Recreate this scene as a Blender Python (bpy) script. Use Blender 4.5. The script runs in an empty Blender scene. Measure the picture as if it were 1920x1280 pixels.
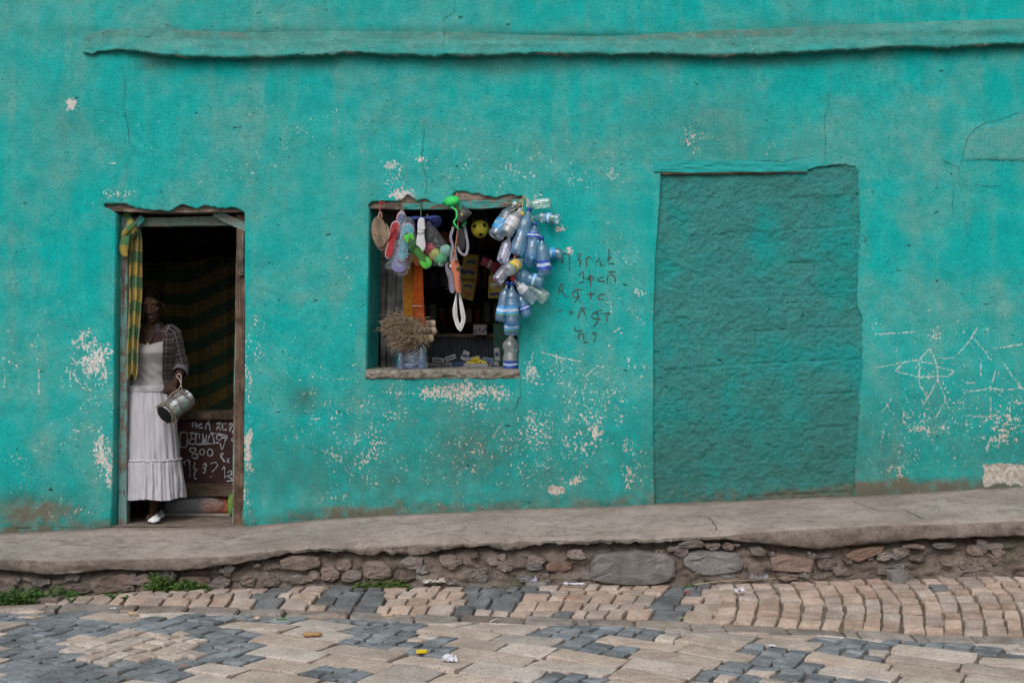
import bpy, bmesh, math, random
import numpy as np
from mathutils import Vector, Matrix

random.seed(7)
RNG = np.random.default_rng(11)
SC = bpy.context.scene
COL = SC.collection

# ------------------------------------------------------------------ camera
CAM_D, CAM_Z, F_PX = 9.0, 1.65, 2430.0          # metres to the wall face, eye height, focal length in photo pixels
cam_data = bpy.data.cameras.new('camera')
cam_data.sensor_width = 36.0
cam_data.lens = F_PX / 1920.0 * 36.0
cam_data.clip_end = 500.0
cam = bpy.data.objects.new('camera', cam_data)
cam.location = (0.0, -CAM_D, CAM_Z)
cam.rotation_euler = (math.radians(90), 0, 0)
COL.objects.link(cam)
SC.camera = cam

# ------------------------------------------------------------------ overcast daylight
SUN_EL, SUN_AZ = 46.0, 200.0
world = bpy.data.worlds.new('World')
SC.world = world
world.use_nodes = True
wt = world.node_tree
wt.nodes.clear()
w_out = wt.nodes.new('ShaderNodeOutputWorld')
w_bg = wt.nodes.new('ShaderNodeBackground')
w_sky = wt.nodes.new('ShaderNodeTexSky')
w_sky.sky_type = 'NISHITA'
w_sky.sun_disc = False
w_sky.sun_elevation = math.radians(SUN_EL)
w_sky.sun_rotation = math.radians(SUN_AZ)
w_sky.air_density = 1.0
w_sky.dust_density = 6.0
w_sky.ozone_density = 1.0
w_hsv = wt.nodes.new('ShaderNodeHueSaturation')   # cloud cover takes most of the blue out
w_hsv.inputs['Saturation'].default_value = 0.14
wt.links.new(w_sky.outputs[0], w_hsv.inputs['Color'])
wt.links.new(w_hsv.outputs[0], w_bg.inputs[0])
w_bg.inputs[1].default_value = 0.10
wt.links.new(w_bg.outputs[0], w_out.inputs[0])
sun_data = bpy.data.lights.new('sun', 'SUN')
sun_data.energy = 0.6
sun_data.angle = math.radians(40)
sun_data.color = (1.0, 0.97, 0.93)
sun = bpy.data.objects.new('sun', sun_data)
COL.objects.link(sun)
_a, _e = math.radians(SUN_AZ), math.radians(SUN_EL)
_to = Vector((math.sin(_a) * math.cos(_e), math.cos(_a) * math.cos(_e), math.sin(_e)))   # towards the sun: behind the camera
sun.rotation_euler = _to.to_track_quat('Z', 'Y').to_euler()
SC.view_settings.view_transform = 'Standard'
SC.view_settings.look = 'None'
SC.view_settings.gamma = 1.0
SC.view_settings.use_curve_mapping = False
SC.view_settings.exposure = 0.42
SC.cycles.use_denoising = True
SC.cycles.transparent_max_bounces = 24
SC.cycles.max_bounces = 8

# ------------------------------------------------------------------ helpers
def P(px, py, y=0.0):
    """photo pixel -> point on the vertical plane at depth y behind the wall face"""
    d = CAM_D + y
    return Vector(((px - 960.0) * d / F_PX, y, CAM_Z + (640.0 - py) * d / F_PX))

def PX(px, y=0.0): return (px - 960.0) * (CAM_D + y) / F_PX
def PZ(py, y=0.0): return CAM_Z + (640.0 - py) * (CAM_D + y) / F_PX
def PS(n, y=0.0): return n * (CAM_D + y) / F_PX

def thing(name, label, cat, loc=(0, 0, 0), group=None):
    o = bpy.data.objects.new(name, None)
    o.empty_display_size = 0.05
    COL.objects.link(o)
    o.location = loc
    tag(o, label, cat, group)
    return o

def tag(o, label=None, cat=None, group=None, kind=None):
    if label: o['label'] = label
    if cat: o['category'] = cat
    if group: o['group'] = group
    if kind: o['kind'] = kind
    return o

def adopt(o, parent):
    if parent is not None:
        o.parent = parent
        m = Matrix.Identity(4)
        chain = []
        p = parent
        while p is not None:
            chain.append(p)
            p = p.parent
        for q in reversed(chain):
            if q.parent is not None:
                m = m @ q.matrix_parent_inverse
            m = m @ Matrix.LocRotScale(q.location, q.rotation_euler, q.scale)
        o.matrix_parent_inverse = m.inverted()
    return o

def mesh_obj(name, verts, faces, mat, parent=None, smooth=False, uv=None, mats=None, midx=None):
    me = bpy.data.meshes.new(name)
    me.from_pydata([tuple(v) for v in verts], [], [tuple(f) for f in faces])
    if uv is not None:
        l = me.uv_layers.new(name='UVMap')
        vi = np.empty(len(me.loops), dtype=np.int32)
        me.loops.foreach_get('vertex_index', vi)
        l.data.foreach_set('uv', np.asarray(uv, dtype=np.float32)[vi].ravel())
    if smooth:
        me.polygons.foreach_set('use_smooth', [True] * len(me.polygons))
    if mats:
        for m in mats: me.materials.append(m)
        if midx is not None: me.polygons.foreach_set('material_index', midx)
    elif mat is not None:
        me.materials.append(mat)
    me.update()
    o = bpy.data.objects.new(name, me)
    COL.objects.link(o)
    return adopt(o, parent)

def fattr(me, name, arr):
    a = me.attributes.new(name, 'FLOAT', 'POINT')
    a.data.foreach_set('value', np.asarray(arr, dtype=np.float32).ravel())

class G:
    """collects geometry for one mesh"""
    def __init__(s): s.v, s.f, s.uv, s.mi = [], [], [], []
    def add(s, v, f, uv=None, mi=0):
        b = len(s.v)
        s.v += [tuple(p) for p in v]
        s.f += [tuple(i + b for i in q) for q in f]
        s.uv += list(uv) if uv is not None else [(0, 0)] * len(v)
        s.mi += [mi] * len(f)
        return s
    def box(s, c, size, rot=None, bev=0.0, mi=0, jit=0.0):
        sx, sy, sz = (q / 2 for q in size)
        bm = bmesh.new()
        bmesh.ops.create_cube(bm, size=1.0)
        for v in bm.verts:
            v.co = Vector((v.co.x * 2 * sx, v.co.y * 2 * sy, v.co.z * 2 * sz))
        if bev > 0:
            bmesh.ops.bevel(bm, geom=list(bm.edges), offset=min(bev, .45 * min(size)), segments=2, affect='EDGES', profile=.7)
        M = (rot.to_4x4() if rot is not None else Matrix.Identity(4))
        vs = []
        for v in bm.verts:
            p = M @ v.co + Vector(c)
            if jit: p += Vector((random.uniform(-jit, jit), random.uniform(-jit, jit), random.uniform(-jit, jit)))
            vs.append(p)
        bm.verts.index_update()
        fs = [[v.index for v in f.verts] for f in bm.faces]
        bm.free()
        return s.add(vs, fs, mi=mi)
    def tube(s, pts, rad, n=8, caps=True, mi=0, flat=1.0):
        """tube along points; rad number or list; flat squashes across"""
        pts = [Vector(p) for p in pts]
        m = len(pts)
        if not hasattr(rad, '__len__'): rad = [rad] * m
        rings, uvs = [], []
        t0 = (pts[1] - pts[0]).normalized()
        up = Vector((0, 1, 0)) if abs(t0.y) < .9 else Vector((1, 0, 0))
        nrm = (up - t0 * up.dot(t0)).normalized()
        L = 0.0
        for i in range(m):
            t = (pts[min(i + 1, m - 1)] - pts[max(i - 1, 0)])
            t = t.normalized() if t.length > 1e-9 else t0
            nrm = nrm - t * nrm.dot(t)
            nrm = nrm.normalized() if nrm.length > 1e-6 else t.orthogonal().normalized()
            bi = t.cross(nrm)
            if i: L += (pts[i] - pts[i - 1]).length
            for k in range(n):
                a = 2 * math.pi * k / n
                rings.append(pts[i] + (nrm * math.cos(a) * flat + bi * math.sin(a)) * rad[i])
                uvs.append((a * max(rad), L))
        fs = []
        for i in range(m - 1):
            for k in range(n):
                k2 = (k + 1) % n
                fs.append((i * n + k, i * n + k2, (i + 1) * n + k2, (i + 1) * n + k))
        if caps:
            fs.append(tuple(range(n - 1, -1, -1)))
            fs.append(tuple((m - 1) * n + k for k in range(n)))
        return s.add(rings, fs, uvs, mi)
    def lathe(s, prof, p0, axis, n=24, mi=0, wob=None):
        """prof: (distance along axis, radius)"""
        ax = Vector(axis).normalized()
        a1 = ax.orthogonal().normalized()
        a2 = ax.cross(a1)
        vs, uvs, fs = [], [], []
        for i, (h, r) in enumerate(prof):
            for k in range(n):
                a = 2 * math.pi * k / n
                rr = r * (1 + (wob(h, a) if wob else 0))
                vs.append(Vector(p0) + ax * h + (a1 * math.cos(a) + a2 * math.sin(a)) * rr)
                uvs.append((k / n, h))
        for i in range(len(prof) - 1):
            for k in range(n):
                k2 = (k + 1) % n
                fs.append((i * n + k, i * n + k2, (i + 1) * n + k2, (i + 1) * n + k))
        return s.add(vs, fs, uvs, mi)
    def grid(s, fn, nu, nv, mi=0, close_u=False):
        vs, uvs = [], []
        for j in range(nv + 1):
            for i in range(nu + (0 if close_u else 1)):
                vs.append(fn(i / nu, j / nv)); uvs.append((i / nu, j / nv))
        w = nu if close_u else nu + 1
        fs = []
        for j in range(nv):
            for i in range(nu):
                i2 = (i + 1) % w
                fs.append((j * w + i, j * w + i2, (j + 1) * w + i2, (j + 1) * w + i))
        return s.add(vs, fs, uvs, mi)
    def ribbon(s, pts, w, nrm=(0, -1, 0), mi=0):
        pts = [Vector(p) for p in pts]
        n = Vector(nrm)
        vs, fs, uvs = [], [], []
        for i, p in enumerate(pts):
            t = pts[min(i + 1, len(pts) - 1)] - pts[max(i - 1, 0)]
            t = t.normalized() if t.length > 1e-9 else Vector((1, 0, 0))
            b = t.cross(n).normalized()
            ww = (w[i] if hasattr(w, '__len__') else w) / 2
            vs += [p - b * ww, p + b * ww]; uvs += [(0, i), (1, i)]
        for i in range(len(pts) - 1):
            fs.append((2 * i, 2 * i + 1, 2 * i + 3, 2 * i + 2))
        return s.add(vs, fs, uvs, mi)
    def build(s, name, mat, parent=None, smooth=False, mats=None):
        return mesh_obj(name, s.v, s.f, mat, parent, smooth, s.uv, mats, s.mi if mats else None)

def resample(pts, step):
    out = [Vector(pts[0])]
    for a, b in zip(pts[:-1], pts[1:]):
        a, b = Vector(a), Vector(b)
        k = max(1, int((b - a).length / step))
        for i in range(1, k + 1): out.append(a.lerp(b, i / k))
    return out

def smooth_path(pts, n=6):
    """Catmull-Rom"""
    p = [Vector(q) for q in pts]
    if len(p) < 3: return p
    e = [p[0] * 2 - p[1]] + p + [p[-1] * 2 - p[-2]]
    out = []
    for i in range(1, len(e) - 2):
        for k in range(n):
            t = k / n
            out.append(.5 * ((2 * e[i]) + (e[i + 1] - e[i - 1]) * t + (2 * e[i - 1] - 5 * e[i] + 4 * e[i + 1] - e[i + 2]) * t * t + (3 * e[i] - e[i - 1] - 3 * e[i + 1] + e[i + 2]) * t ** 3))
    out.append(p[-1])
    return out

# numpy value noise ------------------------------------------------------
_TAB = RNG.random((256, 256)).astype(np.float64)
def vnoise(x, y, seed=0):
    x = np.asarray(x, float) + seed * 17.31; y = np.asarray(y, float) + seed * 9.77
    xi = np.floor(x).astype(int); yi = np.floor(y).astype(int)
    fx = x - xi; fy = y - yi
    fx = fx * fx * (3 - 2 * fx); fy = fy * fy * (3 - 2 * fy)
    a = _TAB[xi & 255, yi & 255]; b = _TAB[(xi + 1) & 255, yi & 255]
    c = _TAB[xi & 255, (yi + 1) & 255]; d = _TAB[(xi + 1) & 255, (yi + 1) & 255]
    return (a + (b - a) * fx) * (1 - fy) + (c + (d - c) * fx) * fy
def fbm(x, y, oct=4, seed=0, gain=.5):
    """about -1..1"""
    s, amp, tot = 0.0, 1.0, 0.0
    x = np.asarray(x, float); y = np.asarray(y, float)
    for o in range(oct):
        s = s + amp * (vnoise(x * 2 ** o, y * 2 ** o, seed + o * 3) * 2 - 1); tot += amp; amp *= gain
    return s / tot
def sstep(a, b, x):
    t = np.clip((np.asarray(x, float) - a) / (b - a), 0, 1)
    return t * t * (3 - 2 * t)

# ------------------------------------------------------------------ materials
class NT:
    def __init__(s, name):
        s.m = bpy.data.materials.new(name)
        s.m.use_nodes = True
        s.t = s.m.node_tree
        s.t.nodes.clear()
        s.out = s.t.nodes.new('ShaderNodeOutputMaterial')
        s._co = None
    def n(s, typ, **kw):
        q = s.t.nodes.new(typ)
        for k, v in kw.items(): setattr(q, k, v)
        return q
    def put(s, sock, val):
        if val is None: return
        if isinstance(val, bpy.types.NodeSocket): s.t.links.new(val, sock)
        else:
            if hasattr(sock.default_value, '__len__') and not hasattr(val, '__len__'): val = (val,) * len(sock.default_value)
            if hasattr(val, '__len__') and hasattr(sock.default_value, '__len__') and len(val) == 3 and len(sock.default_value) == 4: val = (*val, 1)
            sock.default_value = val
    def co(s, kind='Object'):
        if s._co is None: s._co = s.n('ShaderNodeTexCoord')
        return s._co.outputs[kind]
    def map(s, vec, scale=(1, 1, 1), rot=(0, 0, 0), loc=(0, 0, 0)):
        q = s.n('ShaderNodeMapping')
        s.put(q.inputs['Vector'], vec); q.inputs['Scale'].default_value = scale
        q.inputs['Rotation'].default_value = rot; s.put(q.inputs['Location'], loc)
        return q.outputs[0]
    def noise(s, scale, detail=3, rough=.5, dist=0, vec=None, col=False):
        q = s.n('ShaderNodeTexNoise')
        s.put(q.inputs['Vector'], vec if vec is not None else s.co())
        s.put(q.inputs['Scale'], scale); q.inputs['Detail'].default_value = detail
        q.inputs['Roughness'].default_value = rough; q.inputs['Distortion'].default_value = dist
        return q.outputs['Color' if col else 'Fac']
    def vor(s, scale, vec=None, feat='F1', out='Distance', rnd=1.0):
        q = s.n('ShaderNodeTexVoronoi', feature=feat)
        s.put(q.inputs['Vector'], vec if vec is not None else s.co()); s.put(q.inputs['Scale'], scale)
        q.inputs['Randomness'].default_value = rnd
        return q.outputs[out]
    def attr(s, name):
        return s.n('ShaderNodeAttribute', attribute_name=name).outputs['Fac']
    def rnd(s): return s.n('ShaderNodeObjectInfo').outputs['Random']
    def math(s, op, a, b=0.0, c=0.0, clamp=False):
        q = s.n('ShaderNodeMath', operation=op, use_clamp=clamp)
        s.put(q.inputs[0], a); s.put(q.inputs[1], b); s.put(q.inputs[2], c)
        return q.outputs[0]
    def rng(s, v, a, b, c=0.0, d=1.0, smooth=True):
        q = s.n('ShaderNodeMapRange', interpolation_type='SMOOTHSTEP' if smooth else 'LINEAR')
        s.put(q.inputs['Value'], v); s.put(q.inputs['From Min'], a); s.put(q.inputs['From Max'], b)
        s.put(q.inputs['To Min'], c); s.put(q.inputs['To Max'], d)
        return q.outputs[0]
    def mix(s, f, a, b, mode='MIX'):
        q = s.n('ShaderNodeMix', data_type='RGBA', blend_type=mode)
        s.put(q.inputs['Factor'], f); s.put(q.inputs['A'] if False else q.inputs[6], a); s.put(q.inputs[7], b)
        return q.outputs[2]
    def ramp(s, f, stops, interp='LINEAR'):
        q = s.n('ShaderNodeValToRGB'); s.put(q.inputs[0], f)
        e = q.color_ramp; e.interpolation = interp
        while len(e.elements) < len(stops): e.elements.new(.5)
        for el, (p, c) in zip(e.elements, stops): el.position = p; el.color = (*c, 1) if len(c) == 3 else c
        return q.outputs[0]
    def sep(s, vec):
        q = s.n('ShaderNodeSeparateXYZ'); s.put(q.inputs[0], vec); return q.outputs
    def bump(s, h, strength=.5, dist=.01, nrm=None):
        q = s.n('ShaderNodeBump'); s.put(q.inputs['Height'], h); s.put(q.inputs['Strength'], strength)
        q.inputs['Distance'].default_value = dist
        if nrm is not None: s.put(q.inputs['Normal'], nrm)
        return q.outputs[0]
    def bsdf(s, color, rough=.85, spec=.25, metal=0.0, nrm=None, **kw):
        q = s.n('ShaderNodeBsdfPrincipled')
        s.put(q.inputs['Base Color'], color); s.put(q.inputs['Roughness'], rough)
        s.put(q.inputs['Specular IOR Level'], spec); s.put(q.inputs['Metallic'], metal)
        if nrm is not None: s.put(q.inputs['Normal'], nrm)
        for k, v in kw.items(): s.put(q.inputs[k], v)
        return q.outputs[0]
    def end(s, sh):
        s.t.links.new(sh, s.out.inputs[0]); return s.m

MAT = {}
def simple(name, col, rough=.8, var=.12, scale=30, bump=.15, spec=.25, metal=0, bd=.003):
    """matt surface with fine uneven colour and relief"""
    if name in MAT: return MAT[name]
    t = NT(name)
    n = t.noise(scale, 5, .6)
    c = t.mix(t.rng(n, .3, .7), tuple(q * (1 - var) for q in col), tuple(min(1, q * (1 + var)) for q in col))
    MAT[name] = t.end(t.bsdf(c, rough, spec, metal, t.bump(t.noise(scale * 4, 4, .6), bump, bd)))
    return MAT[name]

def wood(name, dark, light, paint=None, amount=.5, vertical=True, rough=.85):
    """weathered timber, optionally with worn paint"""
    if name in MAT: return MAT[name]
    t = NT(name)
    sc = (60, 60, 3) if vertical else (3, 60, 60)
    g = t.noise(1.0, 6, .65, .6, vec=t.map(t.co(), sc))
    b = t.noise(9, 4, .6)
    c = t.mix(t.rng(g, .3, .7), dark, light)
    c = t.mix(t.rng(b, .35, .7), c, tuple(q * .6 for q in dark), 'MIX')
    h = g
    if paint is not None:
        wear = t.math('ADD', t.math('MULTIPLY', g, .5), t.math('MULTIPLY', t.noise(14, 5, .7), .5))
        thr = .36 + .28 * amount
        pf = t.rng(wear, thr - .015, thr + .015, 1, 0)
        c = t.mix(pf, c, t.mix(t.noise(20, 4), tuple(q * .8 for q in paint), paint))
    MAT[name] = t.end(t.bsdf(c, rough, .2, 0, t.bump(h, .5, .004)))
    return MAT[name]
# ================================================================== THE BUILDING
def line(pts, y):
    """photo polyline -> z as a function of world x on the plane y"""
    xs = np.array([PX(p[0], y) for p in pts]); zs = np.array([PZ(p[1], y) for p in pts])
    def f(X):
        X = np.asarray(X, float)
        r = np.interp(X, xs, zs)
        r = np.where(X < xs[0], zs[0] + (X - xs[0]) * .03, r)
        return np.where(X > xs[-1], zs[-1] + (X - xs[-1]) * .035, r)
    return f
zW = line([(-60, 1003), (0, 1000), (215, 988), (460, 985), (600, 972), (900, 956), (1200, 944), (1600, 930), (1830, 915), (1980, 908)], 0.0)
Z_FLOOR = float(zW(PX(330)))            # door sill level

building = thing('shop_building', 'long turquoise plastered building with open doorway, shop window and walled-up doorway', 'building', (0, 0, 0.4))

def hwall(X, Z):
    """how far the plaster stands out towards the street"""
    X = np.asarray(X, float); Z = np.asarray(Z, float)
    h = .016 * fbm(X * .7, Z * .7, 3, 1) + .005 * fbm(X * 4, Z * 4, 3, 2) + .0022 * fbm(X * 22, Z * 22, 3, 3)
    px = X * 270 + 960; py = 640 - (Z - CAM_Z) * 270
    h = h + .014 * sstep(190, 215, px) * sstep(75, 60, py)
    h = h + .006 * sstep(1800, 1806, px) * sstep(302, 296, py) * sstep(228, 240, py)
    # swelling of the foot of the wall
    h = h + .03 * sstep(.22, 0, Z - zW(X)) * (1 + .5 * fbm(X * 6, Z * 6, 2, 5))
    return h

DOOR_PX = [(206, 1080), (208, 985), (211, 850), (213, 640), (216, 480), (217, 401), (205, 392), (195, 388), (195, 382), (214, 383), (235, 382), (250, 387), (268, 392), (285, 394),
           (300, 393), (317, 396), (330, 389), (338, 384), (345, 383), (355, 387), (362, 389), (370, 392), (378, 387), (387, 385), (396, 388), (404, 388), (410, 391), (425, 391),
           (433, 388), (446, 391), (455, 396), (459, 399), (459, 520), (459, 700), (457, 860), (456, 985), (456, 1080)]
WIN_PX = [(688, 708), (686, 695), (687, 640), (689, 560), (691, 470), (692, 395), (690, 384), (697, 378), (722, 377), (738, 377), (750, 376), (758, 371), (766, 365), (772, 369), (777, 373),
          (782, 377), (793, 373), (801, 374), (808, 379), (818, 382), (829, 383), (838, 375), (847, 367), (856, 359), (866, 358), (875, 359), (884, 363), (895, 362), (904, 365), (918, 368),
          (930, 371), (938, 368), (948, 366), (960, 365), (975, 367), (982, 368), (979, 380), (978, 450), (976, 560), (974, 640), (973, 690), (974, 708)]
INF_PX = [(1226, 1010), (1226, 940), (1225, 760), (1225, 600), (1229, 480), (1236, 400), (1239, 345), (1239, 322), (1240, 319), (1512, 319), (1530, 313), (1560, 310), (1590, 309), (1604, 312), (1611, 322),
          (1612, 380), (1612, 440), (1610, 500), (1607, 540), (1610, 575), (1617, 592), (1616, 640), (1618, 690), (1613, 730), (1611, 780), (1607, 830), (1604, 880), (1600, 940), (1600, 1010)]

def jag(pxs, step, amp, seed, top=None, right=None):
    """break a ragged plaster edge into small irregular bites"""
    r = random.Random(seed); out = []
    for i in range(len(pxs)):
        a, b = pxs[i], pxs[(i + 1) % len(pxs)]
        out.append(a)
        if (top is not None and (a[1] > top or b[1] > top)) and not (right is not None and a[0] > right and b[0] > right): continue
        n = int(math.hypot(b[0] - a[0], b[1] - a[1]) / step)
        for k in range(1, n):
            out.append((a[0] + (b[0] - a[0]) * k / n + r.gauss(0, amp), a[1] + (b[1] - a[1]) * k / n + r.gauss(0, amp)))
    return out
DOOR_PX = jag(DOOR_PX, 5, 1.1, 1, 400); WIN_PX = jag(WIN_PX, 5, 1.0, 2, 392); INF_PX = jag(INF_PX, 5, 1.15, 3, 321, 1590)
def poly_world(pxs): return np.array([[PX(a), PZ(b)] for a, b in pxs])
def inside(poly, X, Z):
    r = np.zeros(X.shape, bool)
    n = len(poly)
    for i in range(n):
        x1, z1 = poly[i]; x2, z2 = poly[(i + 1) % n]
        if z1 == z2: continue
        c = ((z1 > Z) != (z2 > Z)) & (X < (x2 - x1) * (Z - z1) / (z2 - z1) + x1)
        r ^= c
    return r
def seg_dist(poly, X, Z, closed=True):
    """distance to a polyline and the nearest point"""
    best = np.full(X.shape, 1e9); bx = X.copy(); bz = Z.copy()
    n = len(poly)
    for i in range(n if closed else n - 1):
        x1, z1 = poly[i]; x2, z2 = poly[(i + 1) % n]
        dx, dz = x2 - x1, z2 - z1
        L = dx * dx + dz * dz + 1e-12
        t = np.clip(((X - x1) * dx + (Z - z1) * dz) / L, 0, 1)
        qx, qz = x1 + t * dx, z1 + t * dz
        d = np.hypot(X - qx, Z - qz)
        k = d < best
        best = np.where(k, d, best); bx = np.where(k, qx, bx); bz = np.where(k, qz, bz)
    return best, bx, bz

# ---- chips, dirt, scratches: where the wall itself is worn (photo pixels: x, y, rx, ry, strength)
CHIPS = [(137, 192, 9, 13, 1.5), (735, 312, 22, 14, .8), (790, 298, 13, 8, 1.0), (754, 364, 26, 14, 1.15), (745, 335, 45, 40, .5), (900, 368, 80, 9, .5), (1000, 378, 26, 16, .75),
         (955, 320, 60, 60, .42), (1120, 335, 70, 30, .45), (1060, 300, 120, 60, .3), (860, 300, 160, 60, .35), (1170, 470, 60, 90, .3), (1050, 428, 10, 10, 1.0), (1066, 470, 10, 7, .9),
         (165, 640, 32, 26, .8), (180, 680, 34, 45, .95), (150, 700, 50, 70, .5), (190, 850, 20, 48, 1.0), (200, 885, 10, 40, .9), (465, 700, 16, 60, .6), (465, 840, 11, 55, 1.05), (462, 930, 10, 40, .85),
         (480, 640, 30, 80, .4), (640, 850, 45, 45, .5), (690, 870, 60, 60, .55), (640, 930, 60, 30, .4), (860, 735, 110, 26, .85), (930, 735, 40, 24, .8), (890, 765, 60, 18, .6), (740, 735, 60, 25, .45),
         (700, 820, 60, 50, .55), (720, 770, 100, 60, .45), (600, 740, 60, 60, .35), (560, 700, 80, 120, .28), (1000, 810, 60, 50, .62), (960, 830, 60, 40, .5), (1100, 800, 70, 80, .55),
         (1118, 808, 9, 22, 1.1), (1090, 840, 60, 30, .6), (1060, 690, 70, 35, .5), (1000, 700, 22, 30, .7), (1180, 700, 40, 60, .4), (1180, 835, 16, 20, .75), (1180, 890, 20, 30, .7), (1130, 740, 60, 40, .5),
         (980, 895, 30, 20, .6), (1000, 870, 60, 40, .45), (1075, 900, 24, 12, .95), (1200, 600, 30, 40, .4), (1200, 880, 60, 60, .35), (560, 260, 160, 90, .28), (430, 330, 80, 50, .3), (220, 365, 60, 25, .45),
         (1100, 330, 60, 30, .3), (1300, 262, 40, 30, .5), (1330, 270, 60, 40, .3), (1455, 272, 40, 26, .48), (1600, 420, 12, 70, .3), (1640, 620, 30, 60, .35), (1690, 880, 46, 36, .55), (1650, 800, 30, 90, .4),
         (1750, 620, 45, 28, .5), (1810, 610, 30, 20, .4), (1740, 790, 130, 90, .42), (1720, 805, 40, 14, .6), (1880, 800, 60, 60, .6), (1900, 760, 40, 60, .5), (1810, 790, 40, 20, .5), (1800, 850, 40, 30, .4),
         (70, 640, 60, 60, .3), (20, 700, 30, 60, .4), (40, 880, 80, 60, .3), (110, 960, 80, 30, .4), (1420, 70, 30, 8, .4), (1010, 70, 60, 8, .45), (1170, 68, 40, 8, .45), (300, 230, 120, 60, .22),
         (520, 70, 150, 14, .25), (880, 560, 30, 200, .0), (625, 230, 90, 50, .25), (500, 560, 60, 110, .22), (650, 520, 40, 130, .28), (985, 880, 30, 60, .3), (780, 900, 120, 30, .35), (850, 950, 200, 12, .4), (920, 840, 300, 110, .40), (640, 800, 170, 130, .36), (1100, 760, 110, 130, .42), (160, 760, 90, 150, .34), (1770, 740, 150, 150, .36), (700, 420, 30, 60, .2)]
DIRT = [(60, 960, 130, 42, 1.1), (110, 990, 130, 18, .8), (570, 750, 34, 30, .75), (545, 725, 20, 20, .35), (890, 850, 150, 100, .72), (960, 930, 200, 40, .5), (850, 720, 130, 40, .5), (1100, 930, 140, 25, .4),
        (300, 122, 40, 12, .7), (600, 120, 60, 10, .35), (950, 125, 130, 12, .55), (1450, 115, 100, 10, .6), (1330, 250, 120, 60, .3), (1390, 285, 90, 24, .35), (130, 230, 60, 50, .18), (830, 800, 240, 120, .42), (1020, 880, 180, 80, .40),
        (1620, 840, 26, 60, .4), (1880, 870, 50, 20, .5), (1700, 900, 120, 18, .4), (700, 950, 160, 20, .5), (465, 960, 26, 30, .7), (1650, 920, 60, 10, .6), (600, 60, 420, 9, .5), (1050, 66, 200, 9, .5), (1500, 50, 200, 10, .35)]
FADE = [(130, 60, 90, 50, .5), (60, 200, 80, 60, .6), (100, 250, 90, 70, .55), (500, 30, 300, 40, .5), (520, 300, 220, 110, .45), (960, 300, 240, 90, .4), (1330, 250, 120, 70, .8), (1860, 262, 55, 38, 1.0), (1650, 250, 100, 60, .5),
        (1500, 250, 80, 50, .35), (1190, 540, 30, 150, .5), (620, 480, 50, 160, .35), (1750, 640, 160, 110, .35), (700, 300, 70, 120, .3), (880, 100, 300, 60, .3), (80, 700, 100, 100, .3), (1500, 420, 40, 10, .3)]
SCRATCH = []
def _sc(pts, ox, oy, k): SCRATCH.append([(ox + u / k, oy + v / k) for u, v in pts])
for q in [[(275, 435), (550, 385), (620, 315), (655, 385), (660, 430), (775, 455), (740, 490), (555, 495), (400, 455), (460, 400), (550, 385)], [(550, 385), (550, 540), (605, 630), (670, 505), (660, 420)],
          [(670, 505), (720, 640), (655, 750)], [(575, 670), (640, 565)], [(720, 650), (738, 690)], [(450, 690), (450, 770), (490, 815), (540, 838), (600, 820)], [(320, 710), (380, 620)], [(335, 650), (370, 715)],
          [(790, 355), (840, 300), (870, 260), (920, 180)], [(890, 240), (1005, 385)], [(1015, 315), (1200, 285)], [(675, 375), (760, 370)], [(1035, 440), (1000, 560), (1000, 760), (1060, 790), (1210, 800)],
          [(830, 595), (930, 575), (1010, 565), (1090, 575), (1210, 560)], [(1090, 410), (1130, 480), (1210, 580)], [(840, 530), (900, 530)], [(840, 740), (980, 745)], [(270, 225), (520, 210)], [(330, 830), (315, 885)],
          [(865, 270), (905, 325)], [(555, 400), (640, 405)], [(575, 490), (615, 500)], [(470, 625), (480, 655)], [(230, 1010), (250, 1030)], [(980, 180), (985, 215)], [(940, 410), (935, 490)]]:
    _sc(q, 1560, 560, 3.37)
for q in [[(70, 1100), (200, 1135), (410, 1180)], [(240, 1140), (245, 1260)], [(200, 1120), (205, 1200)], [(540, 1210), (610, 1225)], [(885, 560), (868, 590), (905, 590)], [(902, 560), (900, 630)], [(925, 570), (930, 610), (965, 590)],
          [(735, 640), (775, 625)], [(630, 675), (685, 675)], [(668, 700), (668, 760)], [(690, 930), (740, 890)], [(640, 1035), (690, 1070)], [(935, 1190), (940, 1225), (955, 1225)]]:
    _sc(q, 1000, 420, 4.573)
for q in [[(600, 665), (720, 740)], [(720, 690), (715, 740)], [(690, 125), (760, 120)], [(800, 20), (830, 10)], [(505, 370), (500, 420), (550, 420)], [(600, 665), (570, 655)]]:
    _sc(q, 460, 680, 4.0)
for q in [[(820, 232), (885, 232)], [(915, 215), (905, 260)], [(1030, 185), (1100, 120)], [(615, 150), (690, 185)], [(640, 0), (590, 230)], [(1090, 160), (1140, 155)], [(330, 640), (390, 560)], [(690, 600), (760, 645)], [(690, 240), (715, 240)]]:
    _sc(q, 840, 660, 4.0)
for q in [[(22, 365), (22, 440)], [(200, 370), (200, 495)], [(162, 475), (165, 500)], [(60, 270), (75, 285)], [(375, 215), (400, 255), (440, 215), (420, 205), (385, 230)], [(365, 300), (400, 340), (420, 310)], [(435, 300), (430, 380)], [(465, 350), (460, 420)],
          [(360, 380), (365, 460)], [(390, 410), (430, 470)], [(505, 345), (560, 370), (545, 410)], [(440, 235), (480, 270)], [(30, 170), (55, 170)]]:
    _sc(q, 0, 560, 2.783)
SCRATCH += [[(1117, 795), (1116, 825)], [(204, 306), (218, 306)], [(740, 70), (738, 90)], [(870, 75), (870, 90)], [(645, 66), (645, 95)]]

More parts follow.
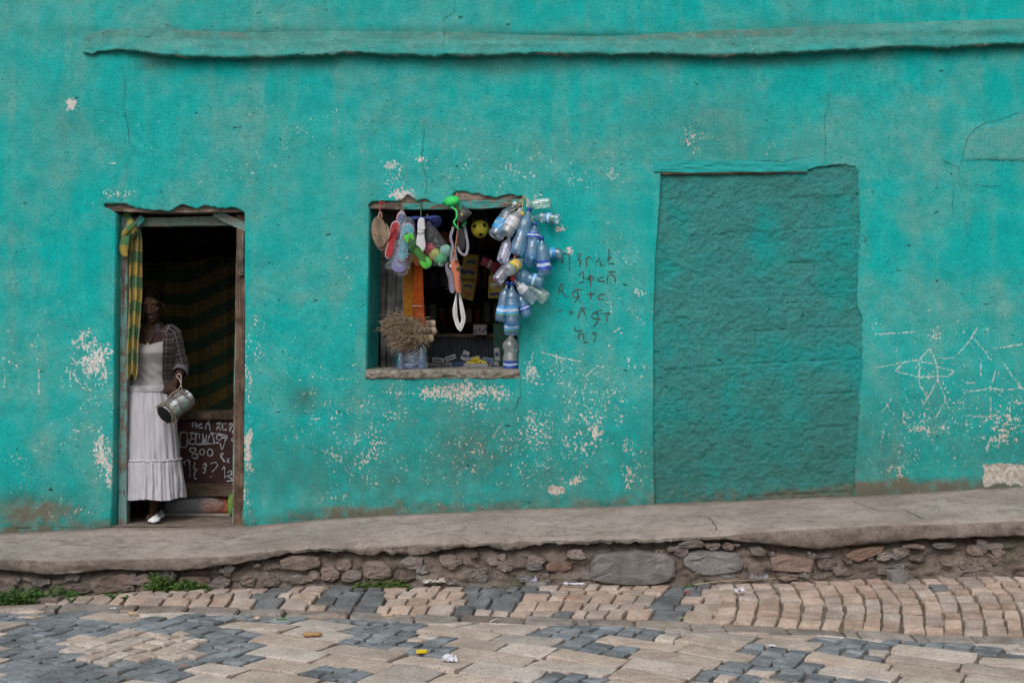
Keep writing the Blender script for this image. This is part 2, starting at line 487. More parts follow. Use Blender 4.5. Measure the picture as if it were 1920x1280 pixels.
def blobs(lst, px, py, seed):
    wx = px + 10 * fbm(px / 30, py / 30, 3, seed); wy = py + 8 * fbm(px / 30, py / 30, 3, seed + 7)
    r = np.zeros_like(px)
    for x, y, rx, ry, s in lst:
        d = ((wx - x) / rx) ** 2 + ((wy - y) / ry) ** 2
        r = np.maximum(r, s * np.exp(-d * .9))
    return r

ST = .009
def axis_pts(a0, a1, b0, b1, fine, coarse):
    return np.concatenate([np.arange(a0, b0, coarse), np.arange(b0, b1, fine), np.arange(b1, a1 + coarse, coarse)])
xs = axis_pts(-5.6, 5.6, -3.66, 3.66, ST, .05)
zs = axis_pts(-.1, 5.0, .22, 4.08, ST, .05)
GX, GZ = np.meshgrid(xs, zs)
NX, NZ = len(xs), len(zs)
X, Z = GX.ravel().copy(), GZ.ravel().copy()
CX = (GX[:-1, :-1] + GX[1:, 1:]) / 2; CZ = (GZ[:-1, :-1] + GZ[1:, 1:]) / 2
ii = np.arange(NX * NZ).reshape(NZ, NX)
quads = np.stack([ii[:-1, :-1], ii[:-1, 1:], ii[1:, 1:], ii[1:, :-1]], -1)
HOLES = {'door': poly_world(DOOR_PX), 'window': poly_world(WIN_PX), 'infill': poly_world(INF_PX)}
keep = np.ones(CX.shape, bool)
rim = {}
for nm, pl in HOLES.items():
    ins = inside(pl, CX, CZ)
    keep &= ~ins
    fin = quads[ins].reshape(-1, 4)
    e = np.concatenate([fin[:, [0, 1]], fin[:, [1, 2]], fin[:, [2, 3]], fin[:, [3, 0]]])
    es = np.sort(e, 1)
    key = es[:, 0].astype(np.int64) * (NX * NZ) + es[:, 1]
    u, idx, cnt = np.unique(key, return_index=True, return_counts=True)
    be = e[idx[cnt == 1]]
    rim[nm] = be
    bv = np.unique(be)
    d, qx, qz = seg_dist(pl, X[bv], Z[bv])
    X[bv], Z[bv] = qx, qz
H = hwall(X, Z)
WPX = X * 270 + 960; WPY = 640 - (Z - CAM_Z) * 270
verts = np.stack([X, -H, Z], -1)
faces = quads[keep].reshape(-1, 4)
extra_v, extra_f = [], []
base = len(verts)
REVEAL = {'door': (.30, .030, 0.0), 'window': (.34, .050, .03), 'infill': (.07, .0, 0.0)}
for nm, be in rim.items():
    dep, splay, _ = REVEAL[nm]
    bv = np.unique(be); mp = {}
    cx = HOLES[nm][:, 0].mean()
    ST_N = 6
    for v in bv:
        ids = [int(v)]
        for k in range(1, ST_N + 1):
            t = k / ST_N
            x, z = X[v], Z[v]
            inw = splay * t * (1 if x < cx else -.25)
            nz = .004 * float(fbm(z * 9, t * 4, 2, 9)) * (1 if k < ST_N else 0)
            extra_v.append((x + inw + nz, -H[v] * (1 - t) + dep * t + .003, z))
            ids.append(base + len(extra_v) - 1)
        mp[int(v)] = ids
    for a, b in be:
        A, B = mp[int(a)], mp[int(b)]
        for k in range(ST_N):
            extra_f.append((A[k], B[k], B[k + 1], A[k + 1]))
allv = np.concatenate([verts, np.array(extra_v)])
allf = np.concatenate([faces, np.array(extra_f)]).astype(np.int32)
me = bpy.data.meshes.new('wall')
me.vertices.add(len(allv)); me.vertices.foreach_set('co', allv.astype(np.float32).ravel())
me.loops.add(len(allf) * 4); me.loops.foreach_set('vertex_index', allf.ravel())
me.polygons.add(len(allf)); me.polygons.foreach_set('loop_start', np.arange(0, len(allf) * 4, 4, dtype=np.int32))
me.polygons.foreach_set('use_smooth', np.ones(len(allf), bool))
me.update(calc_edges=True)

def wear_fields(X, Z):
    px = X * 270 + 960; py = 640 - (Z - CAM_Z) * 270
    chip = blobs(CHIPS, px, py, 21) * 1.06 + .17 + .06 * fbm(X * .8, Z * .8, 2, 4)
    chip = np.where(py < 130, chip * .75, chip)
    hb = Z - zW(X)
    jag = .05 * fbm(X * 5, Z * 5, 4, 31)
    dirt = blobs(DIRT, px, py, 41)
    dirt = np.maximum(dirt, sstep(.20, .015, hb + 1.3 * jag) * (1.0 + .45 * fbm(X * 1.5, Z, 3, 8)))
    dirt = np.maximum(dirt, .78 * sstep(1.05, .05, hb + 2.5 * jag) * (.45 + .55 * sstep(-2.6, -1.0, X)) * (.8 + .5 * fbm(X * 1.1, Z * 1.1, 3, 18)))
    fade = blobs(FADE, px, py, 51)
    fade = np.maximum(fade, 1.5 * sstep(1804, 1812, px + 3 * fbm(X * 20, Z * 20, 2, 55)) * sstep(301, 297, py) * sstep(252, 262, py + np.minimum(px - 1812, 120) * .40) * sstep(2060, 2045, px))
    scr = np.zeros_like(X)
    near = np.ones_like(X, bool)
    jx = X + .004 * fbm(X * 40, Z * 40, 2, 61); jz = Z + .004 * fbm(X * 40, Z * 40, 2, 67)
    for q in SCRATCH:
        w = np.array([[PX(a), PZ(b)] for a, b in q])
        m = (X > w[:, 0].min() - .05) & (X < w[:, 0].max() + .05) & (Z > w[:, 1].min() - .05) & (Z < w[:, 1].max() + .05)
        if not m.any(): continue
        d, _, _ = seg_dist(w, jx[m], jz[m], closed=False)
        scr[m] = np.maximum(scr[m], np.clip(1 - d / .0115, 0, 1))
    gone = sstep(1833, 1850, px + 10 * fbm(X * 14, Z * 14, 3, 71)) * sstep(862, 874, py + 7 * fbm(X * 14, Z * 14, 3, 73)) * sstep(914, 904, py + 8 * fbm(X * 10, Z * 10, 3, 75)) * sstep(1990, 1970, px + 14 * fbm(X * 14, Z * 14, 3, 76))
    gone = np.maximum(gone, sstep(.55, .3, ((px - 1045) / 26) ** 2 + ((py - 916) / 14) ** 2 + .45 * fbm(X * 30, Z * 30, 3, 77)))
    gone = np.maximum(gone, sstep(.55, .3, ((px - 137) / 9) ** 2 + ((py - 191) / 12) ** 2 + .35 * fbm(X * 40, Z * 40, 3, 78)) * .0)
    return chip, dirt, fade, scr, gone
chip, dirt, fade, scr, gone = wear_fields(X, Z)
nE = len(extra_v)
for nm, arr, fill in (('chip', chip, .15), ('dirt', dirt, .12), ('fade', fade, .2), ('scr', scr, 0), ('gone', gone, 0)):
    fattr(me, nm, np.concatenate([arr, np.full(nE, fill)]))

def plaster(name, rough_face=False):
    t = NT(name)
    co = t.co()
    A_chip, A_dirt, A_fade, A_scr, A_gone = (t.attr(q) for q in ('chip', 'dirt', 'fade', 'scr', 'gone'))
    big = t.noise(1.9, 5, .66, .4)
    mid = t.noise(6.5, 5, .65)
    streak = t.noise(1.0, 4, .6, .3, vec=t.map(co, (7, 7, .9)))
    grain = t.noise(75, 5, .72)
    sat = t.mix(t.rng(mid, .3, .7), (.000, .335, .322), (.000, .405, .388))
    pale = t.mix(t.rng(mid, .3, .7), (.055, .318, .290), (.130, .372, .338))
    f = t.math('ADD', t.math('MULTIPLY', t.rng(big, .40, .68), .72), t.math('MULTIPLY', A_fade, .75), clamp=True)
    f = t.math('MULTIPLY', f, t.rng(t.noise(11, 5, .7), .25, .65, .55, 1.1), clamp=True)
    f = t.math('ADD', f, t.math('MULTIPLY', t.rng(streak, .46, .72), .42), clamp=True)
    c = t.mix(f, sat, pale)
    if rough_face:
        c = t.mix(t.rng(t.noise(2.4, 4, .6), .45, .68), t.mix(t.rng(mid, .3, .7), (.042, .225, .210), (.052, .268, .250)), (.010, .305, .292))
        c = t.mix(t.rng(grain, .54, .70), c, (.060, .165, .148))
    c = t.mix(t.math('MULTIPLY', t.rng(grain, .34, .50, 1, 0), .50), c, (.0, .150, .150))          # low grain is tinted darker
    c = t.mix(1.0, c, t.rng(t.noise(125, 4, .75), .28, .72, .76 if not rough_face else .62, 1.22 if not rough_face else 1.34, False), 'MULTIPLY')
    c = t.mix(t.math('MULTIPLY', t.rng(t.noise(160, 3, .7), .55, .75), .18), c, (.08, .42, .40))
    # dust and splash from the street
    dn = t.math('MULTIPLY', A_dirt, t.rng(t.noise(9, 6, .72), .25, .6, .45, 1.15))
    dcol = t.mix(t.rng(t.math('ADD', t.noise(17, 4, .6), t.math('MULTIPLY', t.math('SUBTRACT', A_dirt, .80), .75)), .38, .62), (.040, .118, .098), (.112, .108, .080))
    c = t.mix(t.math('MULTIPLY', dn, .92, clamp=True), c, dcol)
    # crackled patches where soot sits in the cracks of the paint
    crk = t.math('MULTIPLY', t.rng(t.noise(2.6, 4, .7), .52, .68), t.rng(t.noise(1.0, 5, .75, .8, vec=t.map(co, (60, 60, 95))), .56, .66))
    c = t.mix(t.math('MULTIPLY', crk, .62), c, (.004, .085, .082))
    # nicks
    nick = t.noise(1.0, 5, .68, .5, vec=t.map(co, (17, 17, 34)))
    nk = t.rng(t.math('ADD', nick, t.math('MULTIPLY', big, .12)), .715, .745)
    c = t.mix(nk, c, t.mix(t.rng(mid, .58, .68), (.010, .060, .056), (.075, .050, .040)))
    # flaked paint
    ch = t.noise(1.0, 4, .64, .25, vec=t.map(co, (62, 62, 46)))
    ch2 = t.noise(11, 4, .6, .2)
    v = t.math('ADD', t.math('MULTIPLY', ch, .72), t.math('MULTIPLY', ch2, .28))
    thr = t.math('SUBTRACT', .722, t.math('MULTIPLY', A_chip, .235))
    cf = t.rng(t.math('SUBTRACT', v, thr), .0, .012)
    sf = t.rng(t.math('ADD', A_scr, t.math('MULTIPLY', t.math('SUBTRACT', t.noise(60, 4, .75), .5), 2.3)), .58, .74)
    cf = t.math('MAXIMUM', cf, t.math('MULTIPLY', sf, .62))
    under = t.mix(t.rng(t.noise(60, 3), .35, .65), (.47, .46, .44), (.66, .64, .61))
    under = t.mix(t.math('MULTIPLY', A_dirt, 1.1, clamp=True), under, (.40, .30, .22))
    c = t.mix(cf, c, under)
    gf = t.rng(t.math('ADD', A_gone, t.math('MULTIPLY', t.math('SUBTRACT', t.noise(30, 5, .75), .5), 1.5)), .50, .58)
    c = t.mix(gf, c, t.mix(t.rng(t.noise(38, 5, .75), .3, .7), (.20, .17, .14), (.50, .45, .40)))
    h = t.math('ADD', t.math('MULTIPLY', grain, 1.0), t.math('MULTIPLY', t.noise(190, 3, .6), .4))
    nrm = t.bump(h, .8 if not rough_face else .95, .007 if not rough_face else .013)
    return t.end(t.bsdf(c, .88, .18, 0, nrm))
MAT['plaster'] = plaster('turquoise_plaster')
MAT['rough_plaster'] = plaster('rough_turquoise_render', True)
me.materials.append(MAT['plaster'])
wall = bpy.data.objects.new('wall', me)
COL.objects.link(wall)
adopt(wall, building)

# unseen sides, roof slab and back, added to keep skylight out of the rooms
MAT['mud'] = simple('mud_plaster', (.17, .14, .11), .95, .25, 6, .5)
g = G()
for c, s in (((-5.62, 2.6, 2.4), (.04, 5.2, 5.2)), ((5.62, 2.6, 2.4), (.04, 5.2, 5.2)), ((0, 5.2, 2.4), (11.28, .04, 5.2)), ((0, 2.58, 5.03), (11.3, 5.3, .06))):
    g.box(c, s)
g.build('outer_shell', MAT['mud'], building)

# blocked doorway ---------------------------------------------------------
ix = np.arange(PX(1205), PX(1640), .008); iz = np.arange(.2, PZ(292), .008)
IX, IZ = np.meshgrid(ix, iz)
ipx = IX * 270 + 960; ipy = 640 - (IZ - CAM_Z) * 270
tilt = (ipx - 1420) * -.045
row = (ipy - tilt) / 62.0
rr = np.floor(row + .08 * fbm(IX * 5, IZ * 5, 2, 90)); fr = row - np.floor(row + .08 * fbm(IX * 5, IZ * 5, 2, 90))
jointh = np.minimum(np.abs(fr), np.abs(1 - fr)) * 62
colp = (ipx / 118.0) + (rr % 2) * .5 + .05 * fbm(IX * 6, IZ * 6, 2, 93)
fc = colp - np.floor(colp); jointv = np.minimum(fc, 1 - fc) * 118
brickh = _TAB[(rr.astype(int) * 7) & 255, np.floor(colp).astype(int) & 255]
vis = sstep(-.15, .5, fbm(IX * 1.9, IZ * 1.9, 3, 95))
ih = -.006 + .010 * fbm(IX * 3, IZ * 3, 3, 96) + .0085 * fbm(IX * 15, IZ * 15, 3, 97) + .0085 * fbm(IX * 38, IZ * 50, 3, 98, .7)
ih = ih - .007 * vis * sstep(3, .3, jointh) - .005 * vis * sstep(2.5, .3, jointv) + .008 * (brickh - .5)
ih = ih + .02 * sstep(.15, 0, IZ - zW(IX))
ih = ih + .008 * sstep(1570, 1604, ipx)
ivs = np.stack([IX, .011 - ih - .016 * fbm(IX * .7, IZ * .7, 3, 1), IZ], -1).reshape(-1, 3)
n0, n1 = IX.shape
ji = np.arange(n0 * n1).reshape(n0, n1)
iq = np.stack([ji[:-1, :-1], ji[:-1, 1:], ji[1:, 1:], ji[1:, :-1]], -1).reshape(-1, 4).astype(np.int32)
me2 = bpy.data.meshes.new('blocked_doorway')
me2.vertices.add(len(ivs)); me2.vertices.foreach_set('co', ivs.astype(np.float32).ravel())
me2.loops.add(len(iq) * 4); me2.loops.foreach_set('vertex_index', iq.ravel())
me2.polygons.add(len(iq)); me2.polygons.foreach_set('loop_start', np.arange(0, len(iq) * 4, 4, dtype=np.int32))
me2.polygons.foreach_set('use_smooth', np.ones(len(iq), bool))
me2.update(calc_edges=True)
_, d2, f2, _, _ = wear_fields(IX.ravel(), IZ.ravel())
d2 = np.maximum(d2 * .8, .35 * sstep(.9, .0, (IZ - zW(IX)).ravel()))
d2 = np.maximum(d2, .45 * sstep(375, 330, ipy.ravel()) * sstep(-.3, .5, fbm(IX * 4, IZ * 4, 3, 99)).ravel())
fattr(me2, 'chip', np.full(len(ivs), .02)); fattr(me2, 'dirt', d2); fattr(me2, 'fade', f2 * .3); fattr(me2, 'scr', np.zeros(len(ivs))); fattr(me2, 'gone', np.zeros(len(ivs)))
me2.materials.append(MAT['rough_plaster'])
blocked = bpy.data.objects.new('blocked_doorway', me2)
COL.objects.link(blocked)
adopt(blocked, building)
blocked['label'] = 'walled-up doorway in darker rough teal render'

TEAL = (.03, .32, .30)
MAT['lintel_paint'] = wood('painted_lintel', (.13, .07, .045), (.24, .15, .10), (.02, .34, .33), 1.0, vertical=False)
MAT['old_wood'] = wood('grey_old_wood', (.10, .075, .058), (.30, .235, .19), None, .5, vertical=False)
MAT['old_wood_v'] = wood('grey_old_wood_upright', (.085, .065, .05), (.25, .19, .15), None, .5, vertical=True)
MAT['teal_wood'] = wood('worn_teal_wood', (.12, .085, .06), (.26, .20, .155), (.05, .27, .25), .62, vertical=False)
MAT['pale_wood_v'] = wood('pale_painted_jamb', (.13, .095, .075), (.25, .20, .17), (.16, .30, .28), .52, vertical=True)
MAT['pale_wood_h'] = wood('pale_painted_header', (.16, .14, .115), (.30, .27, .23), (.17, .26, .235), .6, vertical=False)
MAT['brown_wood_v'] = wood('brown_jamb', (.085, .05, .035), (.22, .135, .095), None, .5, vertical=True)
MAT['crack'] = simple('crack_dark', (.035, .035, .03), 1, .3)

def wavy_board(name, pxpoly_top, pxpoly_bot, y0, depth, mat, parent, amp=.004, seed=0, n=60):
    """timber lying behind a ragged edge: outline from two photo polylines"""
    x0, x1 = PX(pxpoly_top[0][0], y0), PX(pxpoly_top[-1][0], y0)
    ft = line(pxpoly_top, y0); fb = line(pxpoly_bot, y0)
    g = G()
    K = 8
    def fn(u, v):
        x = x0 + (x1 - x0) * u
        zt, zb = float(ft(x)), float(fb(x))
        a = v * 4
        if a < 1:   p = (y0 + depth * (1 - a), zt)
        elif a < 2: p = (y0, zt + (zb - zt) * (a - 1))
        elif a < 3: p = (y0 + depth * (a - 2), zb)
        else:       p = (y0 + depth, zb + (zt - zb) * (a - 3))
        w = float(fbm(x * 14, p[1] * 60, 3, seed)) * amp
        return (x, p[0] + (w if 1 <= a <= 2 else 0), p[1] + w * .6)
    g.grid(fn, n, 24)
    return g.build(name, mat, parent, smooth=False)

wavy_board('lintel', [(1226, 303), (1300, 301), (1400, 302), (1514, 308)], [(1226, 322), (1300, 324), (1400, 322), (1514, 322)], -.010, .06, MAT['lintel_paint'], blocked, .006, 3)
wavy_board('lintel_gap_line', [(1240, 322), (1330, 323), (1512, 322)], [(1240, 327), (1330, 326), (1512, 324)], -.004, .05, MAT['brown_wood_v'], blocked, .005, 5)  # brown strip drawn in for the dark gap line under the lintel

# ledge --------------------------------------------------------------------
led_top = [(150, 66), (200, 55), (300, 57), (450, 62), (620, 60), (800, 60), (1000, 66), (1150, 68), (1300, 60), (1450, 54), (1600, 47), (1750, 41), (1920, 36), (2100, 32), (2480, 24)]
led_bot = [(150, 95), (165, 97), (200, 92), (222, 89), (245, 93), (275, 99), (310, 105), (400, 107), (500, 106), (600, 103), (640, 98), (700, 99), (800, 102), (900, 102), (1000, 98), (1100, 99), (1250, 99), (1330, 102), (1420, 100), (1500, 97), (1600, 92), (1700, 86), (1760, 88), (1850, 82), (1920, 81), (2100, 78), (2480, 72)]
fT, fB = line(led_top, -.02), line(led_bot, -.1)
lx = np.arange(PX(158), 5.58, .012)
prof = [(-.12, -.03), (-.02, .004), (.08, .018), (.18, .036), (.28, .056), (.35, .066), (.40, .070), (.48, .071), (.58, .072), (.68, .073), (.78, .075), (.88, .077), (.96, .078), (1.0, .070), (1.0, .045), (.99, .015), (.97, -.03)]
lv, la = [], []
for j, (v, o) in enumerate(prof):
    zt, zb = fT(lx), fB(lx)
    edge = sstep(PX(158), PX(300), lx)
    rag = .012 * fbm(lx * 10, np.full_like(lx, 3.0), 4, 120) + .010 * fbm(lx * 40, np.full_like(lx, 1.0), 3, 121, .7)
    z = zt + (zb - zt) * v + (rag if v > .9 else 0)
    out = o * (.30 + .70 * edge) if o > 0 else o
    out = out + (.008 * fbm(lx * 4, np.full_like(lx, v * 3), 3, 122) + .007 * fbm(lx * 20, np.full_like(lx, v * 9), 4, 123)) * (1 if o > 0 else 0)
    hw = hwall(lx, z)
    lv.append(np.stack([lx, -hw - out, z], -1))
    la.append(np.full(len(lx), v))
lv = np.array(lv); npf, nl = lv.shape[:2]
lq = []
for j in range(npf - 1):
    for i in range(nl - 1):
        lq.append((j * nl + i, (j + 1) * nl + i, (j + 1) * nl + i + 1, j * nl + i + 1))
ledge = mesh_obj('ledge', lv.reshape(-1, 3), lq, MAT['plaster'], building, smooth=True)
lm = ledge.data
LX = lv[:, :, 0].ravel(); LZ = lv[:, :, 2].ravel(); LV = np.array(la).ravel()
fattr(lm, 'chip', .22 + .25 * np.clip(fbm(LX * 2, LZ * 2, 2, 130), 0, 1))
fattr(lm, 'dirt', np.clip(.62 * sstep(.46, .30, LV) * (.7 + .6 * fbm(LX * 1.2, LX * 0, 3, 131)) + .5 * sstep(.92, 1.0, LV) + .16, 0, 1.0))
fattr(lm, 'fade', .55 + .6 * sstep(.95, .4, LV)); fattr(lm, 'scr', LX * 0); fattr(lm, 'gone', .62 * sstep(.9, .99, LV) * sstep(.0, .5, fbm(LX * 4, LX * 0, 3, 133)))

# cracks in the plaster ---------------------------------------------------------
CRACKS = [[(1557, 165), (1554, 200), (1545, 222), (1547, 250), (1548, 300)], [(795, 222), (794, 262), (790, 290), (793, 315), (800, 332), (798, 368)], [(230, 125), (236, 155), (231, 200), (240, 232), (243, 270), (254, 280), (240, 305), (236, 325)],
          [(1920, 208), (1895, 216), (1870, 226), (1845, 232), (1828, 242), (1812, 262), (1806, 285), (1802, 305), (1796, 322), (1795, 335), (1800, 352)], [(1765, 298), (1782, 308), (1797, 312)], [(1810, 302), (1850, 299), (1890, 301), (1960, 302)],
          [(1787, 345), (1786, 400)], [(853, 0), (852, 22), (845, 30), (834, 34)], [(1290, 255), (1284, 275), (1280, 278)], [(1229, 305), (1245, 298), (1270, 304), (1300, 300), (1330, 305), (1365, 302), (1400, 305), (1440, 301), (1470, 303), (1492, 297), (1515, 295)],
          [(1218, 300), (1228, 306)], [(1830, 345), (1850, 350), (1880, 348)], [(842, 349), (850, 354), (860, 360)], [(828, 55), (836, 72), (830, 92)], [(835, 32), (830, 46)], [(975, 705), (976, 740), (965, 768), (955, 772)], [(920, 755), (923, 770), (930, 775)],
          [(700, 95), (702, 92)], [(1240, 325), (1239, 360), (1235, 400), (1232, 430)], [(195, 382), (206, 379), (222, 381), (240, 382)]]
for q in CRACKS:
    g = G()
    pts = []
    path = resample([P(a, b) for a, b in q], .012)
    L = len(path)
    for k, p in enumerate(path):
        jx, jz = random.gauss(0, .0028), random.gauss(0, .0028)
        x, z = p.x + jx, p.z + jz
        lp = -.082 if (fB(x) - .01 < z < fT(x) and x > PX(180)) else 0
        pts.append((x, -float(hwall(x, z)) - .0028 + lp, z))
    w = [.0032 * (.30 + .65 * math.sin(math.pi * (k + .5) / L)) * random.uniform(.4, 1.5) for k in range(L)]
    g.ribbon(pts, w)
    g.build('plaster_crack', MAT['crack'], wall)

# hand-written lines in dark paint ---------------------------------------------------
WR = [[(250, 340), (252, 262), (275, 258), (305, 262), (308, 330), (310, 405)], [(370, 265), (405, 262), (385, 300), (405, 320), (395, 365)], [(455, 370), (455, 300), (475, 283), (497, 290)], [(530, 335), (572, 283)], [(567, 285), (575, 355), (602, 350)],
      [(645, 215), (650, 270), (638, 312), (668, 285)], [(640, 340), (690, 340)], [(385, 450), (425, 410), (427, 500)], [(390, 500), (442, 495)], [(438, 463), (449, 467)], [(480, 402), (488, 470), (492, 540)], [(460, 470), (485, 450), (520, 460), (500, 485), (465, 475)],
      [(602, 455), (555, 470), (560, 490), (612, 490)], [(640, 410), (708, 410)], [(635, 510), (638, 455), (665, 435), (695, 455), (702, 505)], [(672, 410), (668, 438)], [(203, 655), (230, 530), (250, 518), (258, 545), (235, 580)], [(225, 580), (245, 580), (282, 630), (305, 612)],
      [(415, 560), (360, 568), (335, 600), (350, 628), (400, 622)], [(372, 560), (385, 622), (352, 672)], [(488, 575), (492, 645)], [(458, 603), (528, 600)], [(612, 602), (565, 610), (556, 640), (608, 645)], [(625, 605), (630, 635)], [(215, 745), (246, 738)], [(300, 745), (336, 755), (310, 776)],
      [(393, 720), (452, 720)], [(383, 805), (398, 755), (428, 738), (455, 818)], [(587, 735), (515, 765), (500, 792), (530, 815), (582, 815)], [(540, 745), (556, 820), (515, 880)], [(605, 765), (657, 765), (630, 790), (630, 838)], [(363, 880), (355, 910), (412, 915)],
      [(383, 985), (393, 945), (430, 940), (426, 990)], [(503, 935), (557, 935)], [(518, 940), (536, 965), (518, 1005)], [(430, 1010), (465, 1012)]]
MAT['dark_paint'] = simple('dark_brush_paint', (.060, .058, .056), .9, .4)
for q in WR:
    g = G()
    path = resample(smooth_path([P(1000 + u / 4.573, 420 + v / 4.573) for u, v in q], 4), .006)
    run, ws = [], []
    for p in path:
        x, z = p.x + random.gauss(0, .0010), p.z + random.gauss(0, .0010)
        worn = fbm(x * 42, z * 42, 2, 150) < -.40
        run.append((x, -float(hwall(x, z)) - .0026, z)); ws.append((.0022 if worn else .0078) * random.uniform(.65, 1.25))
    g.ribbon(run, ws)
    g.build('handwriting_stroke', MAT['dark_paint'], wall)

# door surround -------------------------------------------------------------------------
wavy_board('door_lintel', [(190, 379), (330, 378), (466, 386)], [(190, 394), (214, 396), (330, 399), (400, 397), (466, 398)], .018, .22, MAT['old_wood'], building, .007, 11)
frame = thing('door_frame', '', '', (PX(335, .16), .16, Z_FLOOR)); 
for k in ('label', 'category'):
    if k in frame: del frame[k]
adopt(frame, building)
def plank(name, a, b, wpx, y, thick, mat, parent, seed=0, wend=None, amp=.0035):
    """board between two photo points"""
    A, B = P(*a, y), P(*b, y)
    d = (B - A); L = d.length; d.normalize()
    n = Vector((d.z, 0, -d.x))
    wa = PS(wpx, y); wb = PS(wend if wend else wpx, y)
    g = G()
    sec = [(-.5, 0), (-.46, -.5), (.46, -.5), (.5, -.42), (.5, .5), (-.5, .5)]
    m = max(6, int(L / .03))
    def fn(u, v):
        k = int(round(u * len(sec))) % len(sec)
        s, tq = sec[k]
        w = wa + (wb - wa) * v
        j = float(fbm(v * L * 5 + k * 3.1, seed + k, 3, seed)) * amp * (1 + 1.5 * (abs(float(fbm(v * L * 2, k, 2, seed + 4))) > .45))
        p = A + d * (L * v) + n * (s * w + j) + Vector((0, (tq + .5) * thick * 1.0 - thick * .0 + j * .6, 0))
        return p
    g.grid(fn, len(sec), m, close_u=True)
    nr = len(sec)
    g.f.append(tuple(range(nr))); g.f.append(tuple(m * nr + k for k in range(nr - 1, -1, -1)))
    g.mi += [0, 0]
    return g.build(name, mat, parent)
plank('door_jamb', (229, 1000), (233, 405), 15, .10, .09, MAT['pale_wood_v'], frame, 1, 14)
plank('door_jamb', (446, 1000), (452, 402), 19, .08, .10, MAT['brown_wood_v'], frame, 2, 17)
plank('jamb_edge', (437, 985), (446, 432), 5, .135, .05, MAT['pale_wood_v'], frame, 3, 5)
plank('door_header', (226, 416), (450, 414), 17, .13, .08, MAT['pale_wood_h'], frame, 4)
plank('corner_brace', (402, 398), (461, 427), 16, .075, .035, MAT['pale_wood_h'], frame, 5)
plank('corner_brace', (268, 407), (220, 455), 13, .085, .03, MAT['teal_wood'], frame, 6)
plank('jamb_block', (452, 440), (452, 516), 10, .055, .03, MAT['old_wood_v'], frame, 7)

# rooms behind the openings -----------------------------------------------------------------
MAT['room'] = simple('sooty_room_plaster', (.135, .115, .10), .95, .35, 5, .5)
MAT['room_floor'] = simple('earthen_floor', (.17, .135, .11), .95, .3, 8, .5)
def room(x0, x1, y1, z0, z1):
    g = G()
    y0 = .06
    v = [(x0, y0, z0), (x1, y0, z0), (x1, y1, z0), (x0, y1, z0), (x0, y0, z1), (x1, y0, z1), (x1, y1, z1), (x0, y1, z1)]
    g.add(v, [(2, 3, 7, 6), (3, 0, 4, 7), (1, 2, 6, 5), (4, 5, 6, 7)])
    w = g.build('room_wall', MAT['room'], building)
    g = G()
    g.grid(lambda u, t: (x0 + (x1 - x0) * u, -.02 + (y1 + .02) * t, z0 + .006 * float(fbm(u * 9, t * 9, 3, 160))), 40, 40)
    f = g.build('room_floor', MAT['room_floor'], building, smooth=True)
    return w
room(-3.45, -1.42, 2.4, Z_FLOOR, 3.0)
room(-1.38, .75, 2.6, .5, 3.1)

# window surround --------------------------------------------------------------------------------
wavy_board('window_lintel', [(680, 362), (760, 360), (830, 362), (857, 354), (990, 358)], [(680, 391), (760, 392), (830, 389), (900, 388), (985, 381)], .020, .10, MAT['old_wood'], building, .007, 13, 110)
wavy_board('window_lintel_board', [(757, 383), (800, 380), (840, 382), (860, 376), (985, 374)], [(757, 392), (800, 393), (840, 392), (900, 391), (985, 386)], .008, .07, MAT['teal_wood'], building, .006, 14, 90)
MAT['sill'] = simple('gritty_sill_plaster', (.20, .178, .150), .95, .45, 22, 1.0, .2, 0, .008)
zs0, zs1 = PZ(692), PZ(709)
g = G()
def sillfn(u, v):
    x = PX(686) + (PX(975) - PX(686)) * u
    a = v * 3
    n = .006 * float(fbm(x * 8, v * 5, 3, 170)) + .006 * float(fbm(x * 30, v * 16, 3, 171, .7))
    if a < 1: return (x, .36 - .352 * a, zs0 + .010 - .012 * a + n * .5)
    if a < 2: return (x, .004 - .014 * math.sin((a - 1) * math.pi * .9) ** .5 + n * 1.3, zs0 - .002 - (zs0 - zs1) * (a - 1) + n)
    return (x, .0 + .05 * (a - 2), zs1 - .004 + n)
g.grid(sillfn, 150, 36)
g.build('window_sill', MAT['sill'], building, smooth=True)
MAT['grey_plank'] = wood('grey_weathered_plank', (.06, .06, .06), (.17, .17, .17), None, .5, vertical=True)
shutter = thing('window_shutter', '', '', (PX(735, .36), .36, PZ(695, .36)))
for k in ('label', 'category'):
    if k in shutter: del shutter[k]
adopt(shutter, building)
plank('shutter_plank', (718, 694), (718, 388), 10, .345, .05, MAT['grey_plank'], shutter, 21)
plank('shutter_plank', (733, 694), (733, 388), 19, .36, .05, MAT['grey_plank'], shutter, 22)
plank('shutter_plank', (750, 694), (750, 388), 13, .37, .05, MAT['grey_plank'], shutter, 23)
